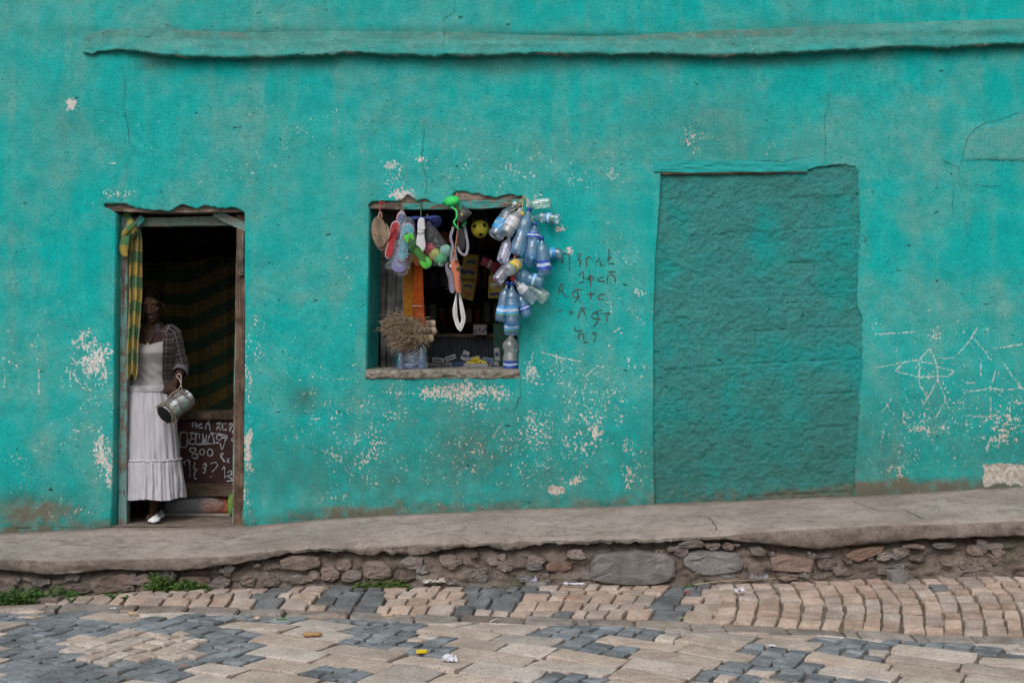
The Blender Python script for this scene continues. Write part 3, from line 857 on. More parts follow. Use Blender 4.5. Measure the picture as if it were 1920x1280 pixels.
# ================================================================== THE STREET
YF = -1.05
zTop = line([(-80, 1050), (0, 1047), (100, 1050), (250, 1047), (400, 1041), (520, 1030), (620, 1024), (760, 1020), (900, 1016), (1060, 1012), (1250, 1004), (1350, 1000), (1500, 992), (1650, 985), (1800, 979), (1980, 972)], YF)
zBot = line([(-80, 1068), (0, 1069), (50, 1074), (100, 1079), (200, 1069), (340, 1070), (440, 1057), (480, 1050), (520, 1046), (560, 1034), (620, 1028), (690, 1046), (740, 1039), (775, 1042), (830, 1034), (880, 1027), (950, 1032), (1000, 1027), (1060, 1022), (1120, 1018),
             (1200, 1019), (1240, 1014), (1275, 1007), (1330, 1010), (1370, 1014), (1420, 1018), (1480, 1024), (1540, 1031), (1600, 1024), (1660, 1018), (1730, 1011), (1800, 1009), (1860, 1006), (1980, 1003)], YF)
YB = -1.0
zFoot = line([(-80, 1128), (0, 1125), (130, 1116), (300, 1106), (460, 1101), (740, 1098), (900, 1098), (1100, 1096), (1270, 1096), (1500, 1089), (1700, 1081), (1980, 1077)], YB)
MAT['concrete'] = None
t = NT('worn_walkway_screed')
co = t.co()
b = t.noise(2.2, 6, .65, .3); m = t.noise(14, 5, .7)
c = t.mix(t.rng(b, .32, .68), (.272, .220, .195), (.395, .330, .298))
c = t.mix(t.math('MULTIPLY', t.rng(m, .3, .5, 1, 0), .6), c, (.140, .116, .100))
c = t.mix(t.math('MULTIPLY', t.rng(t.noise(4.5, 5, .7, .6), .54, .66), .45), c, (.150, .125, .108))
c = t.mix(t.rng(t.noise(1, 5, .7, .4, vec=t.map(co, (6, 26, 26))), .66, .72), c, (.085, .068, .055))
c = t.mix(t.math('MULTIPLY', t.rng(t.noise(26, 4, .7), .62, .72), .6), c, (.42, .38, .345))
zz = t.sep(co)
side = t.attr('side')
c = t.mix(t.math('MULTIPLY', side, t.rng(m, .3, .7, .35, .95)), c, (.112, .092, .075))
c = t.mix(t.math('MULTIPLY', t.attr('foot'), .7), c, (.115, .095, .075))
gr = t.noise(110, 5, .7)
c = t.mix(1.0, c, t.rng(t.noise(130, 4, .75), .28, .72, .58, 1.38, False), 'MULTIPLY')
c = t.mix(t.rng(t.noise(22, 5, .72), .66, .70), c, (.080, .064, .054))
MAT['concrete'] = t.end(t.bsdf(c, .95, .12, 0, t.bump(t.math('ADD', gr, t.math('MULTIPLY', m, 2.0)), .75, .008)))

sx = np.concatenate([np.arange(-5.6, -3.5, .04), np.arange(-3.5, 3.5, .012), np.arange(3.5, 5.61, .04)])
rows, side, foot = [], [], []
def prow(y, z, s, f=0.0):
    rows.append(np.stack([sx, y, z], -1)); side.append(np.full(len(sx), s)); foot.append(np.full(len(sx), f))
zb_, zt_, zo_ = zW(sx), zTop(sx), zBot(sx)
broken = sstep(PX(470, YF), PX(560, YF), sx) * sstep(PX(1420, YF), PX(1330, YF), sx)
edge = YF + .030 * fbm(sx * 2.2, sx * 0, 4, 201) + broken * (.05 + .06 * fbm(sx * 5, sx * 0 + 4, 4, 203) + .03 * fbm(sx * 22, sx * 0 + 9, 3, 204, .7))
NT_ = 60
for k in range(NT_ + 1):
    v = k / NT_
    y = .10 + (edge - .10) * v
    z = zb_ + (zt_ - zb_) * np.clip((y - 0) / np.minimum(edge, -.1), 0, 1) ** 1.1
    z = z + .010 * fbm(sx * 1.6, y * 1.6, 3, 205) * min(1, 4 * v) + .0055 * fbm(sx * 9, y * 9, 3, 206) + .0035 * fbm(sx * 30, y * 30, 3, 211, .7)
    z = z - .008 * sstep(.94, 1.0, v) - broken * .012 * sstep(.8, 1, v) * (1 + fbm(sx * 12, y * 3, 2, 207))
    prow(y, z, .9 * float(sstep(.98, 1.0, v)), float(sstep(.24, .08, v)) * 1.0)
ztop2 = rows[-1][:, 2]
zo_ = zo_ + broken * (.020 * fbm(sx * 8, sx * 0 + 2, 3, 231) + .020 * fbm(sx * 24, sx * 0 + 5, 3, 232, .7)) + .005 * fbm(sx * 20, sx * 0 + 7, 3, 233)
thin = np.maximum(ztop2 - zo_, .016)
for k, (q, o) in enumerate([(.03, .005), (.08, .007), (.25, .009), (.45, .010), (.65, .009), (.82, .006), (.93, .001), (1.0, -.010)]):
    z = ztop2 - thin * q + (.006 * fbm(sx * 18, sx * 0 + k, 3, 208) if q > .8 else 0)
    y = edge - o * (1 - .5 * broken) + .012 * fbm(sx * 7, sx * 0 + q * 3, 3, 209) + .006 * fbm(sx * 30, sx * 0 + q * 11, 2, 210)
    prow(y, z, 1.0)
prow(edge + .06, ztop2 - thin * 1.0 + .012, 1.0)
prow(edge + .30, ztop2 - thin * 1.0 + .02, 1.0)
R = np.array(rows); nr, nc = R.shape[:2]
q = [(j * nc + i, (j + 1) * nc + i, (j + 1) * nc + i + 1, j * nc + i + 1) for j in range(nr - 1) for i in range(nc - 1)]
walk = mesh_obj('walkway', R.reshape(-1, 3), q, MAT['concrete'], None, smooth=True)
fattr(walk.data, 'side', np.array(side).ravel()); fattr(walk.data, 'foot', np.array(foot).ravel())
tag(walk, 'worn concrete walkway with broken front edge along the turquoise wall', None, None, 'structure')

WC = [[(1010, 985), (1060, 990), (1120, 998), (1180, 996), (1230, 1004)], [(700, 975), (760, 982), (800, 990)], [(1290, 965), (1330, 972), (1345, 990), (1340, 1002)], [(380, 1000), (450, 1010), (520, 1012)], [(1600, 940), (1640, 955), (1700, 958), (1730, 972)], [(130, 1020), (200, 1028), (260, 1024)]]
topz = np.array(rows)[:NT_ + 1]
def on_walk(px, py):
    best = None
    for k in range(0, NT_ + 1):
        y = float(topz[k, 0, 1]) if False else float(np.interp(0, sx, topz[k, :, 1]))
        x = PX(px, y); yy = float(np.interp(x, sx, topz[k, :, 1])); zz = float(np.interp(x, sx, topz[k, :, 2]))
        e = abs(640 - (zz - CAM_Z) * F_PX / (CAM_D + yy) - py)
        if best is None or e < best[0]: best = (e, Vector((PX(px, yy), yy, zz + .0035)))
    return best[1]
for q in WC:
    g = G(); pts = [p + Vector((random.gauss(0, .004), random.gauss(0, .006), 0)) for p in resample([on_walk(*r) for r in q], .02)]
    g.ribbon(pts, [.006 * random.uniform(.3, 1.4) for _ in pts], (0, 0, 1)); g.build('screed_crack', MAT['crack'], walk)

# rubble foundation under the walkway ---------------------------------------------------
t = NT('packed_earth_mortar')
e1 = t.noise(7, 6, .7); e2 = t.noise(40, 5, .7)
c = t.mix(t.rng(e1, .3, .7), (.105, .082, .068), (.225, .184, .157))
c = t.mix(t.rng(e2, .62, .7), c, (.36, .31, .27))
c = t.mix(1.0, c, t.rng(t.noise(95, 4, .75), .28, .72, .60, 1.3, False), 'MULTIPLY')
c = t.mix(t.math('MULTIPLY', t.rng(t.noise(3.5, 3), .58, .68), .45), c, (.055, .070, .030))
MAT['earth'] = t.end(t.bsdf(c, .97, .1, 0, t.bump(t.math('ADD', e2, t.math('MULTIPLY', e1, 2)), .9, .015)))
found = thing('foundation_wall', 'low rubble stone foundation in earth mortar under the broken walkway edge', 'stone wall', (0, YB, .1))
ex = np.arange(-5.6, 5.6, .012)
rows = []
EN = 26
for k in range(EN + 1):
    v = k / EN
    zt = np.minimum(np.interp(ex, sx, ztop2) - .022, zBot(ex) + .03); z = zt + (zFoot(ex) - .06 - zt) * v
    y = YB + .022 + .085 * np.clip(1 - 3.2 * v, 0, 1) - .05 * v + .030 * fbm(ex * 4, z * 9, 4, 220) + .050 * np.clip(.30 - np.abs(fbm(ex * 7, z * 15, 3, 222)), 0, 1) / .3 * .6 + .012 * fbm(ex * 26, z * 30, 3, 221)
    rows.append(np.stack([ex, y, z], -1))
R = np.array(rows); nr, nc = R.shape[:2]
q = [(j * nc + i, (j + 1) * nc + i, (j + 1) * nc + i + 1, j * nc + i + 1) for j in range(nr - 1) for i in range(nc - 1)]
mesh_obj('earth_core', R.reshape(-1, 3), q, MAT['earth'], found, smooth=True)

def stone_mat(name, a, b, spot=None):
    t = NT(name)
    r = t.rnd()
    n1 = t.noise(7, 5, .65, .3); n2 = t.noise(55, 5, .7)
    c = t.mix(t.rng(n1, .3, .7), a, b)
    hv = t.n('ShaderNodeHueSaturation')
    t.put(hv.inputs['Color'], c); t.put(hv.inputs['Value'], t.rng(r, 0, 1, .80, 1.16, False)); t.put(hv.inputs['Saturation'], t.rng(t.math('FRACT', t.math('MULTIPLY', r, 7.3)), 0, 1, .75, 1.2, False))
    c = hv.outputs[0]
    c = t.mix(t.math('MULTIPLY', t.rng(n2, .28, .46, 1, 0), .65), c, tuple(q * .42 for q in a))
    c = t.mix(1.0, c, t.rng(t.noise(120, 4, .75), .28, .72, .66, 1.28, False), 'MULTIPLY')
    if spot: c = t.mix(t.rng(t.noise(90, 2, .5), .64, .70), c, spot)
    return t.end(t.bsdf(c, .93, .15, 0, t.bump(t.math('ADD', n2, t.math('MULTIPLY', n1, 1.5)), .8, .008)))
MAT['st_grey'] = stone_mat('grey_rubble', (.140, .128, .122), (.245, .226, .216))
MAT['st_brown'] = stone_mat('brown_rubble', (.125, .098, .083), (.228, .184, .160))
MAT['st_red'] = stone_mat('reddish_rubble', (.140, .092, .073), (.250, .172, .142))

def face_stone(px0, py0, px1, py1, mat, depth=.05, seed=0, y=YB, skew=0, outline=None):
    """angular rubble stone seen face on"""
    rs = random.Random(seed)
    if outline is None:
        k = rs.randint(5, 7); cx_, cy_ = (px0 + px1) / 2, (py0 + py1) / 2
        a0 = rs.uniform(0, 6.28); outline = []
        for q in range(k):
            a = a0 + 6.283 * (q + rs.uniform(-.28, .28)) / k
            ca, sa = math.cos(a), math.sin(a)
            r = (abs(ca) ** 5 + abs(sa) ** 5) ** (-1 / 5) * rs.uniform(.82, 1.05)
            outline.append((cx_ + ca * r * (px1 - px0) / 2, cy_ - sa * r * (py1 - py0) / 2))
    pts = [P(a, b, y) for a, b in outline]
    c = sum(pts, Vector()) / len(pts)
    base = []
    for q in range(len(pts)):
        a, b = pts[q], pts[(q + 1) % len(pts)]
        base.append(a.lerp(c, .06)); base.append(a.lerp(b, rs.uniform(.38, .62)) + Vector((rs.gauss(0, .003), 0, rs.gauss(0, .003))))
    n = len(base)
    size = max((p - c).length for p in base)
    vs, fs = [], []
    tx, tz = rs.uniform(-.4, .4), rs.uniform(-.4, .4)
    for s, o in ((1.03, .06), (1.0, 0), (.965, -.66), (.88, -.93), (.5, -1.0)):
        for p in base:
            d = (p - c) * s
            lift = o * depth * (1 + (tx * d.x + tz * d.z) / size) if o < 0 else .05
            vs.append((c.x + d.x + rs.gauss(0, size * .012), y + lift + rs.gauss(0, .0035), c.z + d.z + rs.gauss(0, size * .012)))
    for j in range(4):
        for k in range(n):
            k2 = (k + 1) % n
            fs.append((j * n + k, j * n + k2, (j + 1) * n + k2, (j + 1) * n + k))
    fs.append(tuple(4 * n + k for k in range(n)))
    return mesh_obj('stone', vs, fs, mat, found, smooth=False)
OUT = {0: [(1097, 1080), (1112, 1037), (1150, 1034), (1235, 1033), (1262, 1041), (1272, 1064), (1262, 1091), (1185, 1098), (1104, 1090)], 1: [(1276, 1058), (1282, 1034), (1340, 1030), (1388, 1036), (1396, 1066), (1360, 1076), (1310, 1079)],
       2: [(1440, 1043), (1470, 1037), (1532, 1047), (1524, 1073), (1445, 1070)], 4: [(1580, 1044), (1602, 1030), (1662, 1022), (1655, 1035), (1604, 1053)], 5: [(682, 1054), (705, 1050), (733, 1058), (737, 1080), (700, 1085), (680, 1078)], 8: [(522, 1050), (548, 1041), (600, 1044), (603, 1062), (570, 1069), (530, 1064)]}
BIG = [(1097, 1033, 1272, 1098, 'st_grey', .075), (1276, 1031, 1396, 1078, 'st_grey', .06), (1440, 1036, 1532, 1074, 'st_red', .06), (1398, 1046, 1442, 1086, 'st_brown', .05), (1578, 1024, 1662, 1052, 'st_red', .05), (680, 1051, 737, 1084, 'st_brown', .055),
       (1020, 1050, 1078, 1074, 'st_red', .05), (985, 1040, 1024, 1060, 'st_brown', .045), (522, 1040, 602, 1068, 'st_brown', .065), (745, 1043, 800, 1066, 'st_brown', .04), (820, 1040, 872, 1062, 'st_brown', .045), (1270, 1011, 1320, 1028, 'st_brown', .06), (1320, 1017, 1352, 1032, 'st_brown', .055),
       (1060, 1028, 1104, 1050, 'st_brown', .04), (1402, 1022, 1440, 1042, 'st_brown', .05), (1840, 1016, 1885, 1032, 'st_brown', .04), (1690, 1017, 1740, 1030, 'st_red', .045), (1740, 1016, 1800, 1028, 'st_brown', .045), (1855, 1040, 1880, 1058, 'st_brown', .04),
       (0, 1096, 34, 1122, 'st_brown', .06), (38, 1100, 70, 1122, 'st_brown', .05), (105, 1100, 130, 1122, 'st_brown', .05), (180, 1083, 235, 1112, 'st_brown', .045), (205, 1074, 260, 1098, 'st_red', .04), (240, 1074, 300, 1100, 'st_brown', .04), (418, 1066, 436, 1080, 'st_brown', .05), (475, 1054, 494, 1064, 'st_brown', .05),
       (450, 1075, 485, 1100, 'st_brown', .05), (330, 1078, 400, 1100, 'st_brown', .035), (545, 1076, 590, 1094, 'st_brown', .045), (600, 1060, 640, 1090, 'st_brown', .05), (640, 1066, 678, 1092, 'st_brown', .045), (735, 1070, 770, 1092, 'st_brown', .04), (965, 1075, 1000, 1092, 'st_grey', .05), (1330, 1080, 1365, 1098, 'st_brown', .06),
       (1365, 1082, 1395, 1096, 'st_brown', .05), (1290, 1082, 1325, 1100, 'st_brown', .06), (1455, 1075, 1500, 1090, 'st_brown', .05), (1680, 1072, 1716, 1090, 'st_grey', .09), (1560, 1060, 1600, 1080, 'st_brown', .03), (1640, 1058, 1690, 1078, 'st_brown', .03), (1760, 1040, 1810, 1064, 'st_brown', .03), (1895, 1030, 1935, 1060, 'st_brown', .04),
       (880, 1066, 915, 1085, 'st_brown', .03), (930, 1050, 965, 1072, 'st_brown', .03), (1000, 1072, 1035, 1090, 'st_brown', .04), (1045, 1076, 1085, 1096, 'st_brown', .045), (1530, 1044, 1570, 1070, 'st_brown', .03), (60, 1084, 100, 1100, 'st_brown', .04), (130, 1092, 178, 1114, 'st_brown', .05), (1800, 1056, 1848, 1074, 'st_brown', .03)]
for i, (a, b_, c_, d_, m_, dp) in enumerate(BIG):
    face_stone(a, b_, c_, d_, MAT[m_], dp * .50, 300 + i, outline=OUT.get(i))
rs = random.Random(5)
for i in range(230):
    px = rs.uniform(-330, 2250); w = rs.uniform(12, 40); hh = w * rs.uniform(.45, .8)
    x = PX(px, YB)
    zt, zf = float(zBot(x)), float(zFoot(x))
    if any(a - 6 < px < c_ + 6 for a, _, c_, _, _, _ in BIG) and rs.random() < .6: continue
    zc = rs.uniform(zf + .02, zt - .03)
    py = 640 + (CAM_Z - zc) * F_PX / (CAM_D + YB)
    face_stone(px - w / 2, py - hh / 2, px + w / 2, py + hh / 2, MAT[rs.choice(['st_brown', 'st_brown', 'st_brown', 'st_grey'])], rs.uniform(.010, .022), 500 + i)

# cobbled verge ---------------------------------------------------------------------------
K_PX = [(-340, 1134), (0, 1138), (200, 1137), (350, 1139), (480, 1145), (640, 1149), (840, 1157), (1060, 1160), (1200, 1164), (1300, 1170), (1500, 1180), (1700, 1190), (1920, 1198), (2260, 1212)]
kx, ky = np.array([p[0] for p in K_PX], float), np.array([p[1] for p in K_PX], float)
def kerb_point(px):
    d = 7.76 + (7.07 - 7.76) * (px / 1920.0)
    d = min(8.0 - .12, d)
    py = float(np.interp(px, kx, ky))
    return Vector(((px - 960) * d / F_PX, d - CAM_D, CAM_Z - (py - 640) * d / F_PX))
def foot_point(px):
    x = PX(px, YB - .03)
    return Vector((x, YB - .03, float(zFoot(x)) - .01))
def verge(px, v):
    """v 0 at the foundation, 1 at the kerb"""
    lean = float(np.interp(px, [-300, 300, 900, 1250, 1350, 1850, 2250], [-34, -34, -38, -46, -4, 66, 90]))
    a = foot_point(px - lean * .5 if px < 1350 else px - lean * .45); b_ = kerb_point(px + lean * .5)
    p = a.lerp(b_, v)
    p.z += .018 * math.sin(math.pi * v)
    if px > 1250: p.x += PS(14) * math.sin(math.pi * v) * min(1, (px - 1250) / 200)
    return p
MAT['cob_tan'] = stone_mat('tan_cobble', (.300, .226, .186), (.455, .358, .304))
MAT['cob_dark'] = stone_mat('blue_grey_cobble', (.095, .098, .102), (.185, .190, .198))
MAT['slab_tan'] = stone_mat('tan_paving_slab', (.365, .296, .254), (.520, .438, .388), (.115, .085, .065))
MAT['sett_dark'] = stone_mat('blue_grey_sett', (.120, .131, .144), (.245, .264, .285))
MAT['kerb'] = stone_mat('brown_grey_kerb', (.175, .145, .128), (.310, .266, .240))

def cobble_geo(corners, h, inset, rs, dome=.5, wob=.12):
    """one stone filling a ground quad; about forty triangles"""
    c = sum(corners, Vector()) / 4
    out = []
    for k in range(4):
        a, b_ = corners[k], corners[(k + 1) % 4]
        out.append(a); out.append((a + b_) / 2)
    ring = []
    for k, p in enumerate(out):
        d = (p - c); L = d.length
        s = (L - inset) / L
        if k % 2 == 0: s *= .955
        s *= 1 + rs.uniform(-wob, wob * .35)
        ring.append(Vector((d.x * s, d.y * s, d.z * s)))
    tl = Vector((rs.uniform(-.05, .05), rs.uniform(-.06, .06), 0))
    vs = []
    for s, z in ((1.0, -.06), (1.0, h * (.62 - .3 * dome)), (.93, h * .88), (.62, h * (1.0 + .10 * dome))):
        for p in ring:
            vs.append(c + Vector((p.x * s, p.y * s, p.z * s + z + (p.x * tl.x + p.y * tl.y) * (1 if z > 0 else 0) + rs.uniform(-.06, .06) * h * (z > 0))))
    fs = []
    for j in range(3):
        for k in range(8):
            k2 = (k + 1) % 8
            fs.append((j * 8 + k, j * 8 + k2, (j + 1) * 8 + k2, (j + 1) * 8 + k))
    fs.append(tuple(24 + k for k in range(8)))
    return vs, fs

def in_px(polys, x, y):
    for pl in polys:
        c = False
        n = len(pl)
        for i in range(n):
            x1, y1 = pl[i]; x2, y2 = pl[(i + 1) % n]
            if (y1 > y) != (y2 > y) and x < (x2 - x1) * (y - y1) / (y2 - y1) + x1: c = not c
        if c: return True
    return False
def proj(p):
    d = p.y + CAM_D
    return 960 + p.x * F_PX / d, 640 - (p.z - CAM_Z) * F_PX / d

DARK_V = [[(505, 1096), (545, 1096), (520, 1142), (478, 1142)], [(590, 1118), (640, 1100), (740, 1096), (690, 1152), (600, 1150)], [(865, 1098), (1000, 1098), (1015, 1115), (960, 1130), (930, 1150), (830, 1146), (870, 1128)], [(1265, 1100), (1330, 1100), (1250, 1168), (1205, 1168)]]
def joined(name, parts, mats, parent, label=None):
    """stones past the limit: one mesh of all of them"""
    g = G()
    ms = []
    for vs, fs, m in parts:
        if m not in ms: ms.append(m)
        g.add(vs, fs, mi=ms.index(m))
    o = g.build(name, None, parent, False, ms)
    o['kind'] = 'stuff'
    return o

# ground: one sheet that carries the street
t = NT('street_dirt')
n1 = t.noise(3, 6, .7); n2 = t.noise(45, 5, .7)
c = t.mix(t.rng(n1, .3, .7), (.10, .078, .06), (.19, .152, .122))
c = t.mix(t.rng(n2, .6, .72), c, (.28, .235, .195))
MAT['dirt'] = t.end(t.bsdf(c, .97, .1, 0, t.bump(n2, .8, .01)))
g = G()
def gz(x, y):
    if y > YB - .05: return .02
    return 0.0
g.add([(-80, -80, -.12), (80, -80, -.12), (80, 80, -.12), (-80, 80, -.12)], [(0, 1, 2, 3)])
tag(g.build('ground', MAT['dirt']), 'bare earth ground under and around the street', None, None, 'structure')

verge_o = None
g = G()
def vfn(u, v):
    px = -420 + 2740 * u
    a, b_ = foot_point(px), kerb_point(px)
    a = a + Vector((0, .06, 0)); p = a.lerp(b_, v)
    p.z += .018 * math.sin(math.pi * v) - .006
    return p
g.grid(vfn, 160, 8)
verge_o = g.build('cobbled_verge', MAT['dirt'], None, True)
tag(verge_o, 'sloping cobbled strip between stone kerb and rubble foundation', None, None, 'structure')

rs = random.Random(9)
nob = []
def lay(q4, hh, gap, wob):
    cpx, cpy = proj(sum(q4, Vector()) / 4)
    if 95 > cpx > -60 and cpy < 1135: return            # weeds have taken the stones here
    dark = in_px(DARK_V, cpx, cpy) or (rs.random() < .008)
    vs, fs = cobble_geo(q4, hh, gap, rs, .8, wob)
    nob.append((abs(cpx - 960), vs, fs, MAT['cob_dark'] if dark else MAT['cob_tan']))
# left of the dark band: courses that follow the kerb
for a0, a1, nrow in ((-420, 250, 2), (250, 560, 3), (560, 900, 4), (900, 1335, 5)):
    cuts = [0.0] + [(k + rs.uniform(-.1, .1)) / nrow for k in range(1, nrow)] + [1.0]
    for k in range(nrow):
        x = a0 + rs.uniform(-8, 14)
        ph = rs.uniform(0, 6.28)
        def cv(q, kk): return min(1, max(0, cuts[kk] + (.045 * math.sin(q * .012 + kk * 2.1) + .02 * math.sin(q * .05 + kk) if 0 < kk < nrow else 0)))
        while x < a1 + 4:
            w = rs.choice([24, 30, 34, 38, 42, 50])
            sl = rs.uniform(-5, 5)
            lay([verge(x + rs.uniform(-2, 2), cv(x, k)), verge(x + rs.uniform(-2, 2) + sl * .3, cv(x, k + 1)), verge(x + w + rs.uniform(-2, 2) + sl * .3, cv(x + w, k + 1)), verge(x + w + rs.uniform(-2, 2), cv(x + w, k))], rs.uniform(.010, .022), .0042, .10)
            x += w
# right of it: fanned columns
cols = [1338.0]
while cols[-1] < 2320: cols.append(cols[-1] + rs.uniform(30, 42))
for i in range(len(cols) - 1):
    mid = (cols[i] + cols[i + 1]) / 2
    n = max(4, round((kerb_point(mid) - foot_point(mid)).length / .118))
    ph = rs.uniform(-.3, .3)
    cuts = sorted([0.0] + [min(.98, max(.02, (k + ph + rs.uniform(-.2, .2)) / n)) for k in range(1, n)] + [1.0])
    wav = [rs.uniform(-2, 2) for _ in range(n + 1)]
    for k in range(n):
        if cuts[k + 1] - cuts[k] < .04: continue
        r2 = lambda: rs.uniform(-2.5, 2.5)
        ca, cb = cuts[k] + .010, cuts[k + 1] - .010
        lay([verge(cols[i] + r2() + wav[k], ca), verge(cols[i] + r2() + wav[k + 1], cb), verge(cols[i + 1] + r2() + wav[k + 1], cb + rs.uniform(-.02, .01)), verge(cols[i + 1] + r2() + wav[k], ca + rs.uniform(-.01, .02))], rs.uniform(.010, .020), .0045, .10)
nob.sort(key=lambda q: q[0])
for _, vs, fs, m_ in nob[:290]: mesh_obj('cobble', vs, fs, m_, verge_o)
if len(nob) > 290: joined('more_cobbles', [q[1:] for q in nob[290:]], None, verge_o)

# kerb line -------------------------------------------------------------------------------
g = G()
road_z = .02
def kfn(u, v):
    p = kerb_point(-420 + 2740 * u); p.y -= .24 * v - .02; p.z -= .028
    return p
g.grid(kfn, 120, 2)
kerb_o = g.build('drain_kerb', MAT['dirt'], None, True)
tag(kerb_o, 'line of flat worn stones between cobbled verge and paved road', None, None, 'structure')
px = -420.0
rs = random.Random(21)
KW = .150
while px < 2320:
    w = rs.choice([24, 60, 85, 105, 120, 95])
    a, b_ = kerb_point(px), kerb_point(px + w)
    q4 = [a + Vector((0, -.004, 0)), a + Vector((rs.uniform(-.01, .01), -KW, -.008)), b_ + Vector((rs.uniform(-.01, .01), -KW, -.008)), b_ + Vector((0, -.004, 0))]
    vs, fs = cobble_geo(q4, .020 if px < 600 else .012, .003, rs, .9, .05)
    mesh_obj('kerb_stone', vs, fs, MAT['kerb'], kerb_o)
    px += w

# road ------------------------------------------------------------------------------------
def road_pt(x, y):
    """road level: meets the kerb line and falls gently towards the middle"""
    px = 960 + x * F_PX / 7.4
    k = kerb_point(max(-420, min(2320, px)))
    far = k.y - KW
    z = k.z - .010 + (y - far) * .012
    return Vector((x, y, z)), far
g = G()
def rfn(u, v):
    x = -6 + 12 * u
    k, far = road_pt(x, -2)
    y = far + .04 - 7.0 * v ** 1.5
    p, _ = road_pt(x, y)
    p.z -= .006
    return p
g.grid(rfn, 90, 40)
road = g.build('road', MAT['dirt'], None, True)
tag(road, 'street paved with tan slabs and bands of blue-grey setts', None, None, 'structure')
DARK_R = [[(-10, 1146), (212, 1146), (175, 1158), (105, 1172), (-10, 1180)], [(390, 1154), (650, 1150), (625, 1163), (450, 1175), (425, 1188), (530, 1191), (500, 1205), (400, 1226), (335, 1242), (345, 1190), (380, 1170)],
          [(690, 1160), (850, 1165), (800, 1178), (845, 1186), (872, 1196), (810, 1215), (770, 1246), (705, 1246), (730, 1225), (690, 1208), (715, 1192), (650, 1185)], [(1000, 1166), (1300, 1184), (1250, 1206), (1150, 1200), (1020, 1190)],
          [(462, 1236), (562, 1229), (535, 1248), (468, 1251)], [(505, 1284), (600, 1260), (722, 1262), (650, 1284)], [(780, 1290), (985, 1207), (1030, 1207), (835, 1290)], [(990, 1290), (1150, 1218), (1190, 1220), (1045, 1290)], [(990, 1205), (1185, 1216), (1170, 1228), (985, 1216)],
          [(1225, 1290), (1330, 1240), (1420, 1222), (1560, 1200), (1660, 1190), (1830, 1204), (1820, 1222), (1640, 1216), (1590, 1240), (1545, 1262), (1420, 1266), (1300, 1290)], [(-10, 1195), (58, 1199), (-10, 1212)], [(1850, 1222), (1930, 1222), (1930, 1240), (1890, 1242)], [(0, 1266), (90, 1256), (120, 1268), (60, 1290), (0, 1290)]]
def med(x, y): return ((x - 250) / 137) ** 2 + ((y - 1217) / 29) ** 2
def ring(x, y): return ((x - 240) / 235) ** 2 + ((y - 1219) / 52) ** 2
ang = math.radians(-27)
ux, uy = Vector((math.cos(ang), math.sin(ang), 0)), Vector((-math.sin(ang), math.cos(ang), 0))
SW, SH = .37, .205
rs = random.Random(31)
tan_l, dark_l = [], []
jit = {}
def node(i, j):
    if (i, j) not in jit: jit[(i, j)] = (rs.uniform(-.03, .03), rs.uniform(-.022, .022))
    a, b_ = jit[(i, j)]
    off = .5 * ((j // 1) % 2) * 0
    return ux * (i * SW + a + off) + uy * (j * SH + b_)
def gpt(v2):
    p, far = road_pt(v2.x, v2.y); return p
org = Vector((0, -2.4, 0))
